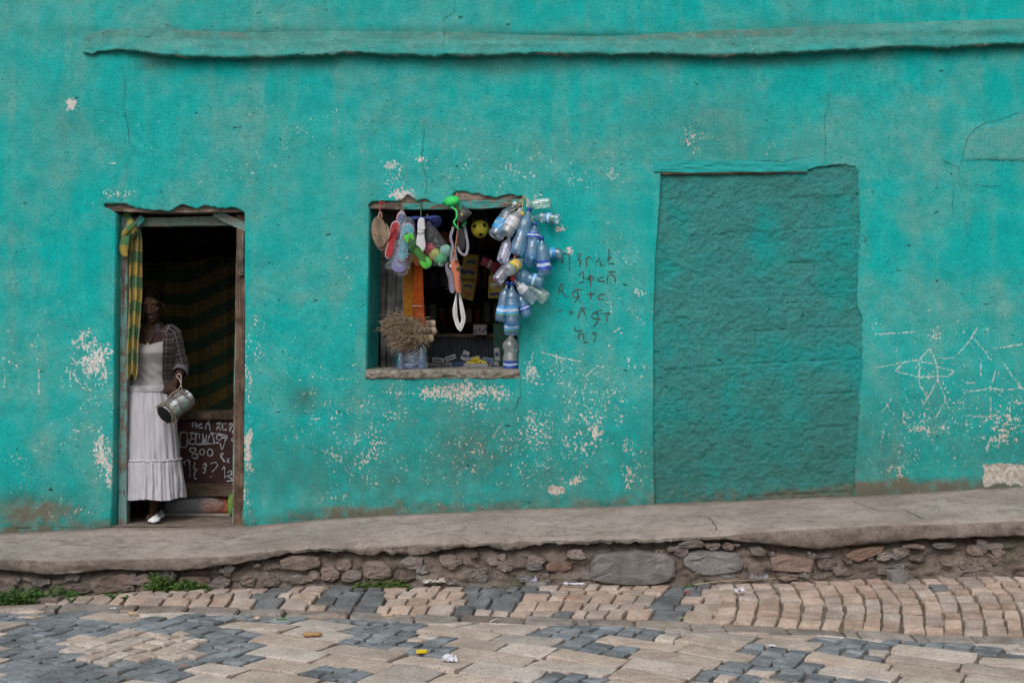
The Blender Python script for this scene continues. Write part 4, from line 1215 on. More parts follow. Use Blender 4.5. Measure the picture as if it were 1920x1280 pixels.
for j in range(-26, 26):
    sh = rs.uniform(0, SW)
    iedges = [-16 * SW + sh]
    while iedges[-1] < 16 * SW: iedges.append(iedges[-1] + SW * rs.uniform(.75, 1.25))
    for i in range(len(iedges) - 1):
        def cn(s, tq): return org + ux * s + uy * (tq * SH) 
        s0, s1 = iedges[i], iedges[i + 1]
        cc = cn((s0 + s1) / 2, j + .5)
        if abs(cc.x) > 5.2 or cc.y < -4.6: continue
        _, far = road_pt(cc.x, cc.y)
        def classify(p):
            x, y = proj(gpt(p))
            if med(x, y) < 1: return 'm'
            if ring(x, y) < 1 and x > -20: return 'd'
            if in_px(DARK_R, x, y): return 'd'
            if not (-20 < x < 1940 and y < 1285): return 'd' if fbm(p.x * .9, p.y * .9, 2, 260) > .18 else 't'
            return 't'
        # each slab place is either one slab or six setts
        nx, ny = 3, 2
        cells = []
        for a in range(nx):
            for b_ in range(ny):
                cells.append((a, b_, classify(cn(s0 + (s1 - s0) * (a + .5) / nx, j + (b_ + .5) / ny))))
        ks = [c_[2] for c_ in cells]
        def emit(sa, sb, ta, tb, kind):
            q4 = [cn(sa, ta), cn(sb, ta), cn(sb, tb), cn(sa, tb)]
            ctr = sum(q4, Vector()) / 4
            _, fr_ = road_pt(ctr.x, ctr.y)
            if min(p.y - road_pt(p.x, p.y)[1] for p in q4) > -.01: return
            q4 = [Vector((p.x, min(p.y, road_pt(p.x, 0)[1] - .004), 0)) for p in q4]
            ar = abs((q4[2] - q4[0]).cross(q4[3] - q4[1]).z) / 2
            if ar < .002: return
            q4 = [gpt(p) for p in q4]
            if kind == 't':
                vs, fs = cobble_geo(q4, rs.uniform(.009, .014), .004, rs, .08, .03)
                x, y = proj(sum(q4, Vector()) / 4)
                tan_l.append((abs(x - 960) + 3 * max(0, y - 1280), vs, fs, MAT['slab_tan']))
            elif kind == 'm':
                vs, fs = cobble_geo(q4, rs.uniform(.014, .024), .007, rs, .4, .07)
                x, y = proj(sum(q4, Vector()) / 4)
                tan_l.append((abs(x - 960), vs, fs, MAT['slab_tan']))
            else:
                j4 = [p + Vector((rs.uniform(-.013, .013), rs.uniform(-.013, .013), 0)) for p in q4]
                vs, fs = cobble_geo(j4, rs.uniform(.006, .018), .005, rs, .3, .10)
                x, y = proj(sum(q4, Vector()) / 4)
                dark_l.append((abs(x - 960) + 3 * max(0, y - 1280), vs, fs, MAT['sett_dark'] if rs.random() > .06 else MAT['slab_tan']))
        if all(k_ == 't' for k_ in ks): emit(s0, s1, j, j + 1, 't')
        elif ks.count('t') >= 4 and ks.count('d') <= 2 and 'm' not in ks: emit(s0, s1, j, j + 1, 't')
        else:
            for a, b_, k_ in cells:
                kk = k_ if k_ != 't' else ('d' if ks.count('d') >= 3 else 'm')
                emit(s0 + (s1 - s0) * a / nx, s0 + (s1 - s0) * (a + 1) / nx, j + b_ / ny, j + (b_ + 1) / ny, kk)
tan_l.sort(key=lambda q: q[0]); dark_l.sort(key=lambda q: q[0])
for _, vs, fs, m_ in tan_l[:290]: mesh_obj('paving_slab', vs, fs, m_, road)
for _, vs, fs, m_ in dark_l[:290]: mesh_obj('sett', vs, fs, m_, road)
rest = [q[1:] for q in tan_l[290:] + dark_l[290:]]
if rest: joined('more_paving', rest, None, road)
print('cobbles', len(nob), 'tan', len(tan_l), 'dark', len(dark_l))
# ================================================================== THE DOORWAY
def cloth_mat(name, kind, rough=.9):
    t = NT(name)
    uv = t.co('UV')
    s = t.sep(uv)
    def band(x, period, lo, hi):
        f = t.math('FRACT', t.math('DIVIDE', x, period))
        return t.math('MULTIPLY', t.math('GREATER_THAN', f, lo), t.math('LESS_THAN', f, hi))
    weave = t.noise(260, 2, .5)
    if kind == 'check':
        gy = band(s[1], .165, 0, .45); gx = band(s[0], .13, 0, .45)
        c = t.mix(gy, (.42, .30, .065), (.07, .18, .072))
        c = t.mix(t.math('MULTIPLY', gx, .35), c, (.16, .22, .06))
        ln = t.math('MAXIMUM', band(s[1], .0825, .0, .07), band(s[0], .065, 0, .07))
        c = t.mix(t.math('MULTIPLY', ln, .55), c, (.045, .03, .012))
    elif kind == 'stripe':
        w = t.math('ADD', s[1], t.math('MULTIPLY', t.noise(3, 3), .03))
        gy = band(w, .165, 0, .48)
        c = t.mix(gy, (.190, .135, .038), (.036, .082, .042))
        ln = t.math('MAXIMUM', band(w, .0825, .0, .05), band(s[0], .09, 0, .05))
        c = t.mix(t.math('MULTIPLY', ln, .6), c, (.02, .018, .008))
    elif kind == 'plaid':
        c = t.mix(band(s[1], .060, 0, .5), (.012, .012, .016), (.024, .023, .028))
        l1 = t.math('MAXIMUM', band(s[1], .030, .0, .10), band(s[0], .030, 0, .10))
        l2 = t.math('MAXIMUM', band(s[1], .060, .45, .52), band(s[0], .060, .45, .52))
        c = t.mix(t.math('MULTIPLY', l1, .75), c, (.125, .088, .082))
        c = t.mix(t.math('MULTIPLY', l2, .8), c, (.20, .135, .12))
    c = t.mix(t.math('MULTIPLY', t.rng(weave, .35, .65), .35), c, (.0, .0, .0), 'MIX')
    return t.end(t.bsdf(c, rough, .15, 0, t.bump(t.noise(180, 3, .6), .3, .002), **{'Sheen Weight': .2}))
MAT['check'] = cloth_mat('yellow_green_check_cloth', 'check')
MAT['stripe'] = cloth_mat('green_ochre_striped_cloth', 'stripe')
MAT['plaid'] = cloth_mat('dark_plaid_flannel', 'plaid')

# ---- curtain knotted beside the left jamb
cur = thing('tied_curtain', 'yellow and green checked curtain knotted beside the left door jamb', 'curtain', P(247, 706, .13))
g = G()
YC = .105
def curtain(u, v):
    py = 425 + (708 - 425) * v
    cx = np.interp(py, [425, 440, 480, 560, 640, 700, 708], [252, 252, 251, 251, 248, 247, 246])
    hw = np.interp(py, [425, 440, 480, 560, 640, 690, 708], [10, 13, 15, 15, 12.5, 11, 9])
    px = cx + (u * 2 - 1) * hw
    fold = .020 * math.sin(u * 15 + v * 2.5) + .010 * math.sin(u * 31 + v * 7)
    p = P(px, py + 6 * math.sin(u * 9) * v, YC + fold + .02 * math.sin(v * 5))
    p.x += .006 * float(fbm(u * 3, v * 9, 3, 401))
    return p
g.grid(curtain, 40, 70)
g.uv = [(a * .36, b * 1.0) for a, b in g.uv]
g.build('drape', MAT['check'], cur, True)
g = G()
g.tube(smooth_path([P(236, 398, .11), P(243, 412, .085), P(246, 428, .065), P(240, 440, .06)], 6), [.030, .028, .027, .026, .025, .024, .025, .027, .03, .032, .034, .036, .038, .038, .038, .036, .034, .03, .03][:19], 14, flat=.6)
g.build('twist', MAT['check'], cur, True)
g = G()
g.tube(smooth_path([P(252, 418, .06), P(243, 428, .035), P(233, 438, .045), P(236, 446, .07), P(250, 440, .08), P(256, 428, .08)], 6), .021, 12, flat=.75)
g.build('knot', MAT['check'], cur, True)
g = G()
pts = smooth_path([P(238, 440, .05), P(234, 455, .045), P(232, 470, .05), P(236, 481, .055)], 6)
g.tube(pts, [.018 + .016 * math.sin(math.pi * min(1, k / (len(pts) - 1) * .9 + .1)) for k in range(len(pts))], 14, flat=.4)
g.build('tail', MAT['check'], cur, True)

# ---- striped cloth hung across the room
hc = thing('hanging_cloth', 'large dim green and ochre striped cloth hanging across the room behind the doorway', 'curtain', P(350, 785, 1.5))
g = G()
def hang(u, v):
    px = 215 + 300 * u
    top = np.interp(px, [215, 300, 350, 400, 440, 515], [505, 503, 496, 484, 492, 510])
    py = top + (792 - top) * v
    gather = math.exp(-((px - 405) / 40) ** 2)
    yy = 1.5 + .045 * math.sin(u * 34 + 1.5 * v) * (1 - .4 * v) + .05 * gather * math.sin(u * 70) * (1 - v * .4) + .05 * float(fbm(u * 5, v * 3, 3, 410))
    return P(px, py, yy)
g.grid(hang, 120, 60)
g.uv = [(a * 1.2, -(b * 1.1 + .22 * a + .05 * math.sin(a * 9)) * 1.0) for a, b in g.uv]
g.build('cloth', MAT['stripe'], hc, True)
g = G(); g.tube([P(200, 497, 1.52), P(350, 494, 1.52), P(405, 482, 1.51), P(520, 500, 1.52)], .006, 8)
g.build('cord', simple('hemp_cord', (.20, .15, .09), .95), hc, True)

# ---- counter with chalked board
YT = .62
MAT['board'] = simple('oxblood_board_paint', (.040, .017, .015), .75, .35, 12, .25)
MAT['dark_wood_h'] = wood('dark_counter_wood', (.060, .042, .030), (.17, .12, .085), None, .5, vertical=False)
MAT['chalk'] = simple('white_chalk', (.40, .42, .47), 1.0, .45, 60, .3)
cnt = thing('price_board_counter', 'low counter whose dark red front carries chalked prices, behind the white skirt', 'counter', P(385, 968, YT))
g = G(); c0 = P(372, 846, YT); g.box((c0.x, YT + .02, c0.z), (PS(150, YT), .03, PS(120, YT)), bev=.003); g.build('board', MAT['board'], cnt)
g = G(); c0 = P(372, 918, YT); g.box((c0.x, YT + .012, c0.z), (PS(154, YT), .035, PS(24, YT)), bev=.004); g.build('lower_rail', MAT['dark_wood_h'], cnt)
g = G(); c0 = P(372, 779, YT); g.box((c0.x, YT + .15, c0.z), (PS(160, YT), .36, PS(14, YT)), bev=.006, jit=.002); g.build('counter_top', MAT['dark_wood_h'], cnt)
g = G(); c0 = P(370, 966, YT - .02); g.box((c0.x, YT - .02, c0.z), (PS(155, YT), .05, PS(7, YT)), bev=.003); g.build('floor_rail', simple('pale_batten', (.36, .315, .26), .9, .2, 12), cnt)
for px in (250, 300, 447):
    g = G(); a, b_ = P(px, 782, YT + .10), P(px, 969, YT + .10); g.box((a + b_) / 2, (PS(12, YT), .05, (a - b_).length), bev=.004); g.build('leg', MAT['dark_wood_h'], cnt)
def circ(cx, cy, rx, ry, n=14): return [(cx + rx * math.cos(6.283 * k / n), cy + ry * math.sin(6.283 * k / n)) for k in range(n + 1)]
CH = [[(725, 485), (722, 455), (740, 445), (755, 455), (752, 487)], [(725, 470), (752, 468)], [(795, 455), (770, 470), (775, 488), (802, 485)], [(820, 500), (830, 460), (845, 448), (857, 508)], [(845, 448), (847, 432)], [(903, 455), (935, 450), (915, 478), (903, 500)], [(915, 472), (935, 505)],
      [(978, 455), (950, 458), (952, 500), (982, 498)], [(1000, 462), (1018, 452), (1022, 470), (998, 482)], [(1017, 475), (1003, 510)], [(1028, 508), (1022, 525)],
      [(630, 525), (665, 520), (685, 530), (682, 620), (650, 632), (632, 622), (632, 530)], [(705, 525), (718, 555), (700, 600), (740, 608), (745, 530), (705, 525)], [(705, 570), (740, 568)], [(755, 530), (750, 605), (795, 605), (800, 530)], [(775, 530), (775, 572)], [(800, 530), (815, 603), (830, 540)],
      [(832, 605), (862, 525), (886, 600), (840, 604)], [(865, 525), (975, 545), (970, 580), (945, 650), (928, 602), (886, 600)], [(905, 545), (940, 545), (936, 575), (905, 571), (905, 545)], [(940, 560), (970, 560)], [(1026, 558), (1018, 578), (1030, 592)], [(720, 530), (765, 528)], [(700, 609), (850, 607)],
      [(742, 642), (715, 636), (703, 655), (730, 678), (762, 695), (758, 714), (735, 714), (718, 698), (738, 668), (750, 650), (738, 634)], [(753, 678), (765, 688)], circ(795, 668, 17, 22), circ(855, 672, 20, 26), [(923, 690), (957, 675), (935, 700), (934, 712)], [(955, 680), (943, 705), (965, 742)], [(985, 750), (988, 715), (1000, 752)], [(983, 722), (1002, 715)],
      [(655, 747), (672, 736), (700, 735), (705, 855)], [(660, 745), (665, 772)], [(742, 740), (735, 790), (757, 797), (738, 825), (742, 866), (757, 866)], [(800, 770), (820, 753), (827, 778), (800, 790)], [(822, 770), (817, 820), (800, 822)], [(858, 757), (890, 744), (912, 765), (890, 797), (868, 818)], [(858, 848), (866, 857)],
      [(943, 800), (962, 780), (966, 866)], [(985, 822), (1010, 808), (1016, 835), (985, 850), (1008, 860), (1022, 880), (978, 886)], [(962, 850), (985, 850)]]
for q in CH:
    g = G()
    pth = smooth_path([P(180 + u / 4, 680 + v / 4, YT + .0022) for u, v in q], 4)
    g.ribbon(pth, [.0086 * random.uniform(.35, 1.35) for _ in pth])
    g.build('chalk_stroke', MAT['chalk'], cnt)

# film of a plastic bag
def film(name, tint, rough=.15, dens=.05):
    t = NT(name)
    tr = t.n('ShaderNodeBsdfTransparent'); tr.inputs[0].default_value = (*tint, 1)
    n = t.bump(t.noise(30, 4, .6, .8), .9, .02)
    gl = t.n('ShaderNodeBsdfGlossy'); gl.inputs['Roughness'].default_value = rough; gl.inputs['Color'].default_value = (.9, .92, .95, 1); t.put(gl.inputs['Normal'], n)
    df = t.n('ShaderNodeBsdfDiffuse'); df.inputs[0].default_value = (.62, .66, .72, 1); t.put(df.inputs['Normal'], n)
    m1 = t.n('ShaderNodeMixShader'); m1.inputs[0].default_value = .55
    t.t.links.new(df.outputs[0], m1.inputs[1]); t.t.links.new(gl.outputs[0], m1.inputs[2])
    lw = t.n('ShaderNodeLayerWeight'); lw.inputs[0].default_value = .35; t.put(lw.inputs['Normal'], n)
    f = t.math('ADD', t.math('MULTIPLY', lw.outputs['Facing'], .40), dens, clamp=True)
    m2 = t.n('ShaderNodeMixShader'); t.put(m2.inputs[0], f)
    t.t.links.new(tr.outputs[0], m2.inputs[1]); t.t.links.new(m1.outputs[0], m2.inputs[2])
    return t.end(m2.outputs[0])
MAT['film'] = film('clear_bag_film', (.97, .98, .99))
def pillow(px0, py0, px1, py1, y, dep, seed, amp=.25, nu=36, nv=18):
    """crumpled closed sack between two photo corners"""
    c = P((px0 + px1) / 2, (py0 + py1) / 2, y); rx, rz = PS(px1 - px0, y) / 2, PS(py1 - py0, y) / 2
    def fn(u, v):
        a, b_ = u * 2 * math.pi, (v - .5) * math.pi
        k = 1 + amp * float(fbm(math.cos(a) * 2 + 7, math.sin(a) * 2 + v * 4, 3, seed))
        s = lambda q: math.copysign(abs(q) ** .7, q)
        return (c.x + rx * k * s(math.cos(b_) * math.cos(a)), y + dep * k * s(math.cos(b_) * math.sin(a)), c.z + rz * k * s(math.sin(b_)))
    g = G(); g.grid(fn, nu, nv, close_u=True); return g
tag(pillow(306, 932, 418, 963, .66, .05, 421).build('plastic_bag', film('milky_bag_film', (.95, .96, .97), .2, .22), None, True), 'clear crumpled plastic bag under the chalked counter', 'plastic bag')
tag(pillow(374, 933, 436, 963, .70, .05, 423, .15).build('orange_sack', simple('orange_woven_sack', (.46, .15, .08), .8, .25, 60, .5), None, True), 'small orange woven sack tucked under the chalked counter', 'sack')
tag(pillow(428, 926, 442, 966, .52, .05, 425, .1).build('green_sack', simple('green_sacking', (.14, .26, .05), .8, .2, 50, .4), None, True), 'slim bright green bag beside the right door jamb', 'bag')

# ================================================================== THE WOMAN IN THE DOORWAY
PO = Vector((PX(285, .27), .27, Z_FLOOR + .006))
who = thing('person', 'person in white skirt and plaid shirt standing in the doorway with a tin', 'person', PO)
def L(x, y, z): return PO + Vector((x, y, z))
def rings_v(g, lst, n=28, mi=0):
    """loft of horizontal ellipses: (cx, cy, z, rx, ry)"""
    m = len(lst)
    vs, fs = [], []
    for cx, cy, z, rx, ry in lst:
        for k in range(n):
            a = 2 * math.pi * k / n
            vs.append(L(cx + rx * math.sin(a), cy - ry * math.cos(a), z))
    for i in range(m - 1):
        for k in range(n):
            k2 = (k + 1) % n
            fs.append((i * n + k, i * n + k2, (i + 1) * n + k2, (i + 1) * n + k))
    fs.append(tuple(range(n - 1, -1, -1))); fs.append(tuple((m - 1) * n + k for k in range(n)))
    g.add(vs, fs, mi=mi)
def ell(g, c, r, M=None, n=16, m=10):
    vs, fs = [], []
    for j in range(m + 1):
        b_ = math.pi * j / m - math.pi / 2
        for k in range(n):
            a = 2 * math.pi * k / n
            p = Vector((c[0] + r[0] * math.cos(b_) * math.cos(a), c[1] + r[1] * math.cos(b_) * math.sin(a), c[2] + r[2] * math.sin(b_)))
            vs.append(M @ p if M is not None else p)
    for j in range(m):
        for k in range(n):
            k2 = (k + 1) % n
            fs.append((j * n + k, j * n + k2, (j + 1) * n + k2, (j + 1) * n + k))
    g.add(vs, fs)
HM = Matrix.Translation(L(.012, -.030, 1.545)) @ Matrix.Rotation(math.radians(17), 4, 'X') @ Matrix.Rotation(math.radians(-4), 4, 'Y')     # bowed head
TORSO = [(-.015, 0, .72, .15, .11), (-.018, 0, .84, .168, .125), (-.018, 0, .93, .158, .115), (-.012, 0, 1.02, .128, .092), (-.006, 0, 1.12, .136, .098), (0, -.008, 1.20, .150, .112), (.002, -.004, 1.27, .156, .100), (.004, .004, 1.325, .150, .080), (.006, .008, 1.362, .105, .062), (.008, .004, 1.395, .058, .054), (.010, -.008, 1.44, .047, .050), (.012, -.022, 1.50, .046, .052), (.012, -.03, 1.54, .046, .055)]
g = G()
rings_v(g, TORSO)
# head and face
for c, r in (((0, .012, .034), (.073, .092, .084)), ((0, -.026, -.040), (.056, .062, .078)), ((0, -.068, -.106), (.023, .021, .019)), ((0, -.040, -.085), (.043, .046, .035)), ((.030, -.066, .022), (.030, .016, .016)), ((-.030, -.066, .022), (.030, .016, .016)),
             ((.042, -.058, -.026), (.021, .024, .022)), ((-.042, -.058, -.026), (.021, .024, .022)), ((0, -.087, -.066), (.023, .011, .0075)), ((0, -.086, -.0795), (.020, .0115, .0085)), ((.031, -.0665, -.004), (.019, .013, .014)), ((-.031, -.0665, -.004), (.019, .013, .014)),
             ((.012, -.094, -.044), (.010, .011, .008)), ((-.012, -.094, -.044), (.010, .011, .008)), ((.073, .012, -.022), (.009, .020, .031)), ((-.073, .012, -.022), (.009, .020, .031))):
    ell(g, c, r, HM)
g.tube([HM @ Vector((0, -.078, .014)), HM @ Vector((0, -.086, -.015)), HM @ Vector((0, -.098, -.038)), HM @ Vector((0, -.093, -.047))], [.008, .0092, .0125, .009], 10)
# arms: her left arm carries the tin, the right one hangs behind the curtain
SH, EL, WR_ = L(.150, .004, 1.325), L(.205, .030, 1.085), L(.196, -.105, .985)
KN = L(.182, -.165, .952)
g.tube(smooth_path([L(.10, .004, 1.33), SH, SH.lerp(EL, .5), EL, EL.lerp(WR_, .5), WR_, WR_.lerp(KN, .6), KN], 4), np.interp(np.linspace(0, 7, 29), range(8), [.045, .052, .043, .036, .032, .024, .026, .024]).tolist(), 14)
ell(g, (0, 0, 0), (.038, .030, .026), Matrix.Translation(WR_.lerp(KN, .75)) @ Matrix.Rotation(math.radians(35), 4, 'X'))
for k, (dx, ln) in enumerate(((.030, .92), (.011, 1.05), (-.009, 1.0), (-.028, .80))):
    a = KN + Vector((dx, .008 - .004 * abs(k - 1.5), .004))
    g.tube([a + Vector((0, .02, .010)), a + Vector((0, -.010, .002)), a + Vector((dx * .12, -.030 * ln, -.022 * ln)), a + Vector((dx * .1, -.022 * ln, -.046 * ln)), a + Vector((0, .000, -.058 * ln))], [.0095, .0098, .0088, .0082, .0070], 8)
g.tube([WR_.lerp(KN, .3) + Vector((-.026, -.004, 0)), WR_.lerp(KN, .6) + Vector((-.048, -.014, -.006)), KN + Vector((-.052, -.012, -.022)), KN + Vector((-.040, -.018, -.042))], [.012, .0115, .0098, .0078], 8)
SR, ER, WR2, KR = L(-.150, .004, 1.325), L(-.205, .035, 1.085), L(-.205, -.03, .885), L(-.195, -.055, .80)
g.tube(smooth_path([L(-.10, .004, 1.33), SR, SR.lerp(ER, .5), ER, ER.lerp(WR2, .5), WR2, KR], 4), np.interp(np.linspace(0, 6, 25), range(7), [.045, .052, .043, .036, .032, .024, .026]).tolist(), 14)
for k, dy in enumerate((-.028, -.010, .009, .026)):
    a = KR + Vector((0, dy, 0))
    ln = (.9, 1.05, 1.0, .8)[k]
    g.tube([a + Vector((0, 0, .03)), a, a + Vector((.006, -.006, -.036 * ln)), a + Vector((.016, -.012, -.066 * ln)), a + Vector((.026, -.010, -.084 * ln))], [.0095, .0095, .0088, .008, .0068], 8)
g.tube([WR2.lerp(KR, .3) + Vector((.006, -.022, 0)), WR2.lerp(KR, .8) + Vector((.012, -.045, 0)), KR + Vector((.016, -.052, -.03))], [.012, .0105, .008], 8)
# legs
for hip, knee, ank in ((L(.065, .0, .80), L(.03, -.02, .45), L(.012, .0, .085)), (L(-.085, .0, .80), L(-.05, .07, .46), L(-.01, .20, .085))):
    g.tube(smooth_path([hip, hip.lerp(knee, .5), knee, knee.lerp(ank, .35), ank, ank + Vector((0, -.01, -.045))], 4), np.interp(np.linspace(0, 5, 21), range(6), [.082, .068, .050, .052, .031, .034]).tolist(), 16)
    ell(g, (0, 0, 0), (.036, .095, .028), Matrix.Translation(ank + Vector((0, -.055, -.055))))
tmp = g.build('body_cage', None, None)
md = tmp.modifiers.new('skin', 'REMESH'); md.mode = 'VOXEL'; md.voxel_size = .0042; md.use_smooth_shade = True
sm = tmp.modifiers.new('soft', 'SMOOTH'); sm.factor = .5; sm.iterations = 6
bpy.context.view_layer.update()
dg = bpy.context.evaluated_depsgraph_get()
bme = bpy.data.meshes.new_from_object(tmp.evaluated_get(dg))
bme.name = 'body'
bpy.data.objects.remove(tmp)
bv = np.empty(len(bme.vertices) * 3); bme.vertices.foreach_get('co', bv); bv = bv.reshape(-1, 3)
HI = np.array(HM.inverted())
hl = bv @ HI[:3, :3].T + HI[:3, 3]
lip = np.exp(-((hl[:, 0] / .022) ** 4 + ((hl[:, 2] + .073) / .0145) ** 4)) * (hl[:, 1] < -.070)
lash = np.exp(-(((np.abs(hl[:, 0]) - .031) / .0155) ** 4 + ((hl[:, 2] + .0125 + 12 * (np.abs(hl[:, 0]) - .031) ** 2 * -1) / .0046) ** 2)) * (hl[:, 1] < -.06)
browa = np.exp(-(((np.abs(hl[:, 0]) - .032) / .021) ** 4 + ((hl[:, 2] - .0215 + 8 * (np.abs(hl[:, 0]) - .03) ** 2) / .0055) ** 2)) * (hl[:, 1] < -.055)
fattr(bme, 'lip', lip); fattr(bme, 'dark', np.clip(lash * .8 + browa * .8, 0, 1))
t = NT('dark_brown_skin')
n = t.noise(28, 4, .6)
c = t.mix(t.rng(n, .3, .7), (.033, .0165, .0118), (.049, .0255, .0185))
c = t.mix(t.attr('lip'), c, (.072, .036, .034))
c = t.mix(t.math('MULTIPLY', t.attr('dark'), .85), c, (.012, .009, .008))
MAT['skin'] = t.end(t.bsdf(c, .72, .12, 0, t.bump(t.noise(300, 3, .6), .15, .001), **{'Subsurface Weight': .08, 'Subsurface Scale': .01}))
bme.materials.clear(); bme.materials.append(MAT['skin'])
bme.polygons.foreach_set('use_smooth', np.ones(len(bme.polygons), bool))
body = bpy.data.objects.new('body', bme); COL.objects.link(body); adopt(body, who)

# hair: cornrows drawn back from the brow
g = G()
def hair(u, v):
    a = u * 2 * math.pi
    front = math.cos(a)
    low = -.022 + .066 * max(0, front) ** 1.8 - .070 * max(0, -front)
    b0 = math.asin(max(-1, min(1, (low) / .095)))
    b_ = b0 + (math.pi / 2 - b0) * v
    row = .0022 * math.cos(16 * math.atan2(math.sin(a) * math.cos(b_), .9 * math.sin(b_) + .25))
    r = 1.02 + row * 16
    return HM @ Vector((.079 * r * math.cos(b_) * math.sin(a), .012 - .099 * r * math.cos(b_) * math.cos(a), .036 + .092 * r * math.sin(b_)))
g.grid(hair, 72, 20, close_u=True)
ell(g, (0, .098, -.02), (.036, .030, .036), HM)
g.build('hair', simple('black_braided_hair', (.003, .0026, .0024), 1.0, .3, 160, .4, .02), who, True)

def torso_at(z):
    zz = [q[2] for q in TORSO]
    return [float(np.interp(z, zz, [q[k] for q in TORSO])) for k in (0, 1, 3, 4)]
# pale strapped top
MAT['top'] = simple('pale_grey_jersey', (.275, .265, .265), .9, .06, 20, .2)
g = G()
def top(u, v):
    a = u * 2 * math.pi
    up = 1.262 + .020 * abs(math.sin(a)) - .012 * max(0, math.cos(a)) + .018 * max(0, math.cos(a)) * abs(math.sin(2 * a))
    z = .925 + (up - .925) * v
    cx, cy, rx, ry = torso_at(z)
    bust = .020 * math.exp(-((z - 1.205) / .05) ** 2) * max(0, math.cos(a)) * (1.2 - abs(math.cos(a * 1.0)) * .35)
    wr = .0045 * math.sin(z * 95 + 3 * math.sin(a * 2) + 5 * a) * max(0, 1 - abs(z - 1.04) / .11) + .003 * float(fbm(a * 3, z * 30, 3, 431))
    e = .011 + bust + wr + .012 * max(0, 1 - (z - .925) / .05)
    return L(cx + (rx + e) * math.sin(a), cy - (ry + e) * math.cos(a), z)
g.grid(top, 80, 46, close_u=True)
g.build('camisole', MAT['top'], who, True)
for s in (-1, 1):
    g = G(); g.tube(smooth_path([L(s * .100, -.098, 1.255), L(s * .108, -.075, 1.30), L(s * .106, -.03, 1.352), L(s * .100, .05, 1.345)], 5), .008, 8, flat=.5); g.build('strap', MAT['top'], who, True)

# skirt with gathered hem tier
t = NT('white_cotton_skirt')
n = t.noise(1, 5, .6, .3, vec=t.map(t.co('UV'), (120, 3, 1)))
c = t.mix(t.rng(n, .3, .7), (.365, .350, .385), (.465, .452, .490))
c = t.mix(t.rng(t.noise(60, 3, .5), .66, .72), c, (.58, .57, .60))
MAT['skirt'] = t.end(t.bsdf(c, .9, .15, 0, t.bump(t.noise(1, 3, .6, 0, vec=t.map(t.co('UV'), (260, 14, 1))), .4, .003), **{'Transmission Weight': 0.0}))
def skirt_r(z, a):
    zz = [.165, .25, .42, .44, .60, .80, .93, .965]
    rx = np.interp(z, zz, [.222, .217, .208, .196, .188, .178, .164, .158]); ry = np.interp(z, zz, [.185, .178, .165, .155, .150, .142, .124, .116])
    cx = np.interp(z, zz, [.008, .006, .002, .002, -.004, -.012, -.018, -.018])
    return cx, rx, ry
def skirtfn(z0, z1, k, amp, seed):
    def fn(u, v):
        a = u * 2 * math.pi
        z = z1 + (z0 - z1) * v
        cx, rx, ry = skirt_r(z, a)
        gr = (.25 + .75 * v)
        md_ = .35 + 1.1 * abs(float(fbm(a * 1.6, v * .7 + seed, 2, int(seed) + 40)))
        f = amp * gr * md_ * (math.sin(a * k + 3.5 * math.sin(a * 2 + seed) + 1.6 * float(fbm(a * 1.2, v * 1.5, 2, int(seed)))) + .6 * math.sin(a * (k * 1.7) + 1.3 + seed + 2 * math.sin(a * 3))) + .014 * float(fbm(a * 2.2, v * 1.6, 3, int(seed) + 9))
        zz = z + (.006 * math.sin(a * 5 + seed) if v > .97 else 0)
        return L(cx + (rx + f) * math.sin(a), -.005 - (ry + f) * math.cos(a), zz)
    return fn
g = G(); g.grid(skirtfn(.43, .955, 17, .0075, 3.0), 200, 40, close_u=True); g.build('skirt', MAT['skirt'], who, True)
sk = who.children[-1] if False else None
g = G(); g.grid(skirtfn(.165, .437, 27, .011, 8.0), 260, 24, close_u=True); g.build('skirt_flounce', MAT['skirt'], who, True)
g = G()
def ruffle(u, v):
    a = u * 2 * math.pi
    cx, rx, ry = skirt_r(.437, a)
    e = .006 + .008 * math.sin(v * math.pi) + .005 * float(fbm(a * 20, 1.0, 2, 47))
    return L(cx + (rx + e) * math.sin(a), -.005 - (ry + e) * math.cos(a), .428 + .020 * v + .004 * float(fbm(a * 9, 3.0, 2, 48)))
g.grid(ruffle, 260, 5, close_u=True); g.build('skirt_ruffle', MAT['skirt'], who, True)
g = G()
def wband(u, v):
    a = u * 2 * math.pi; cx, rx, ry = skirt_r(.96, a)
    return L(cx + (rx + .006) * math.sin(a), -.005 - (ry + .006) * math.cos(a), .932 + .036 * v)
g.grid(wband, 90, 3, close_u=True); g.build('waistband', MAT['skirt'], who, True)

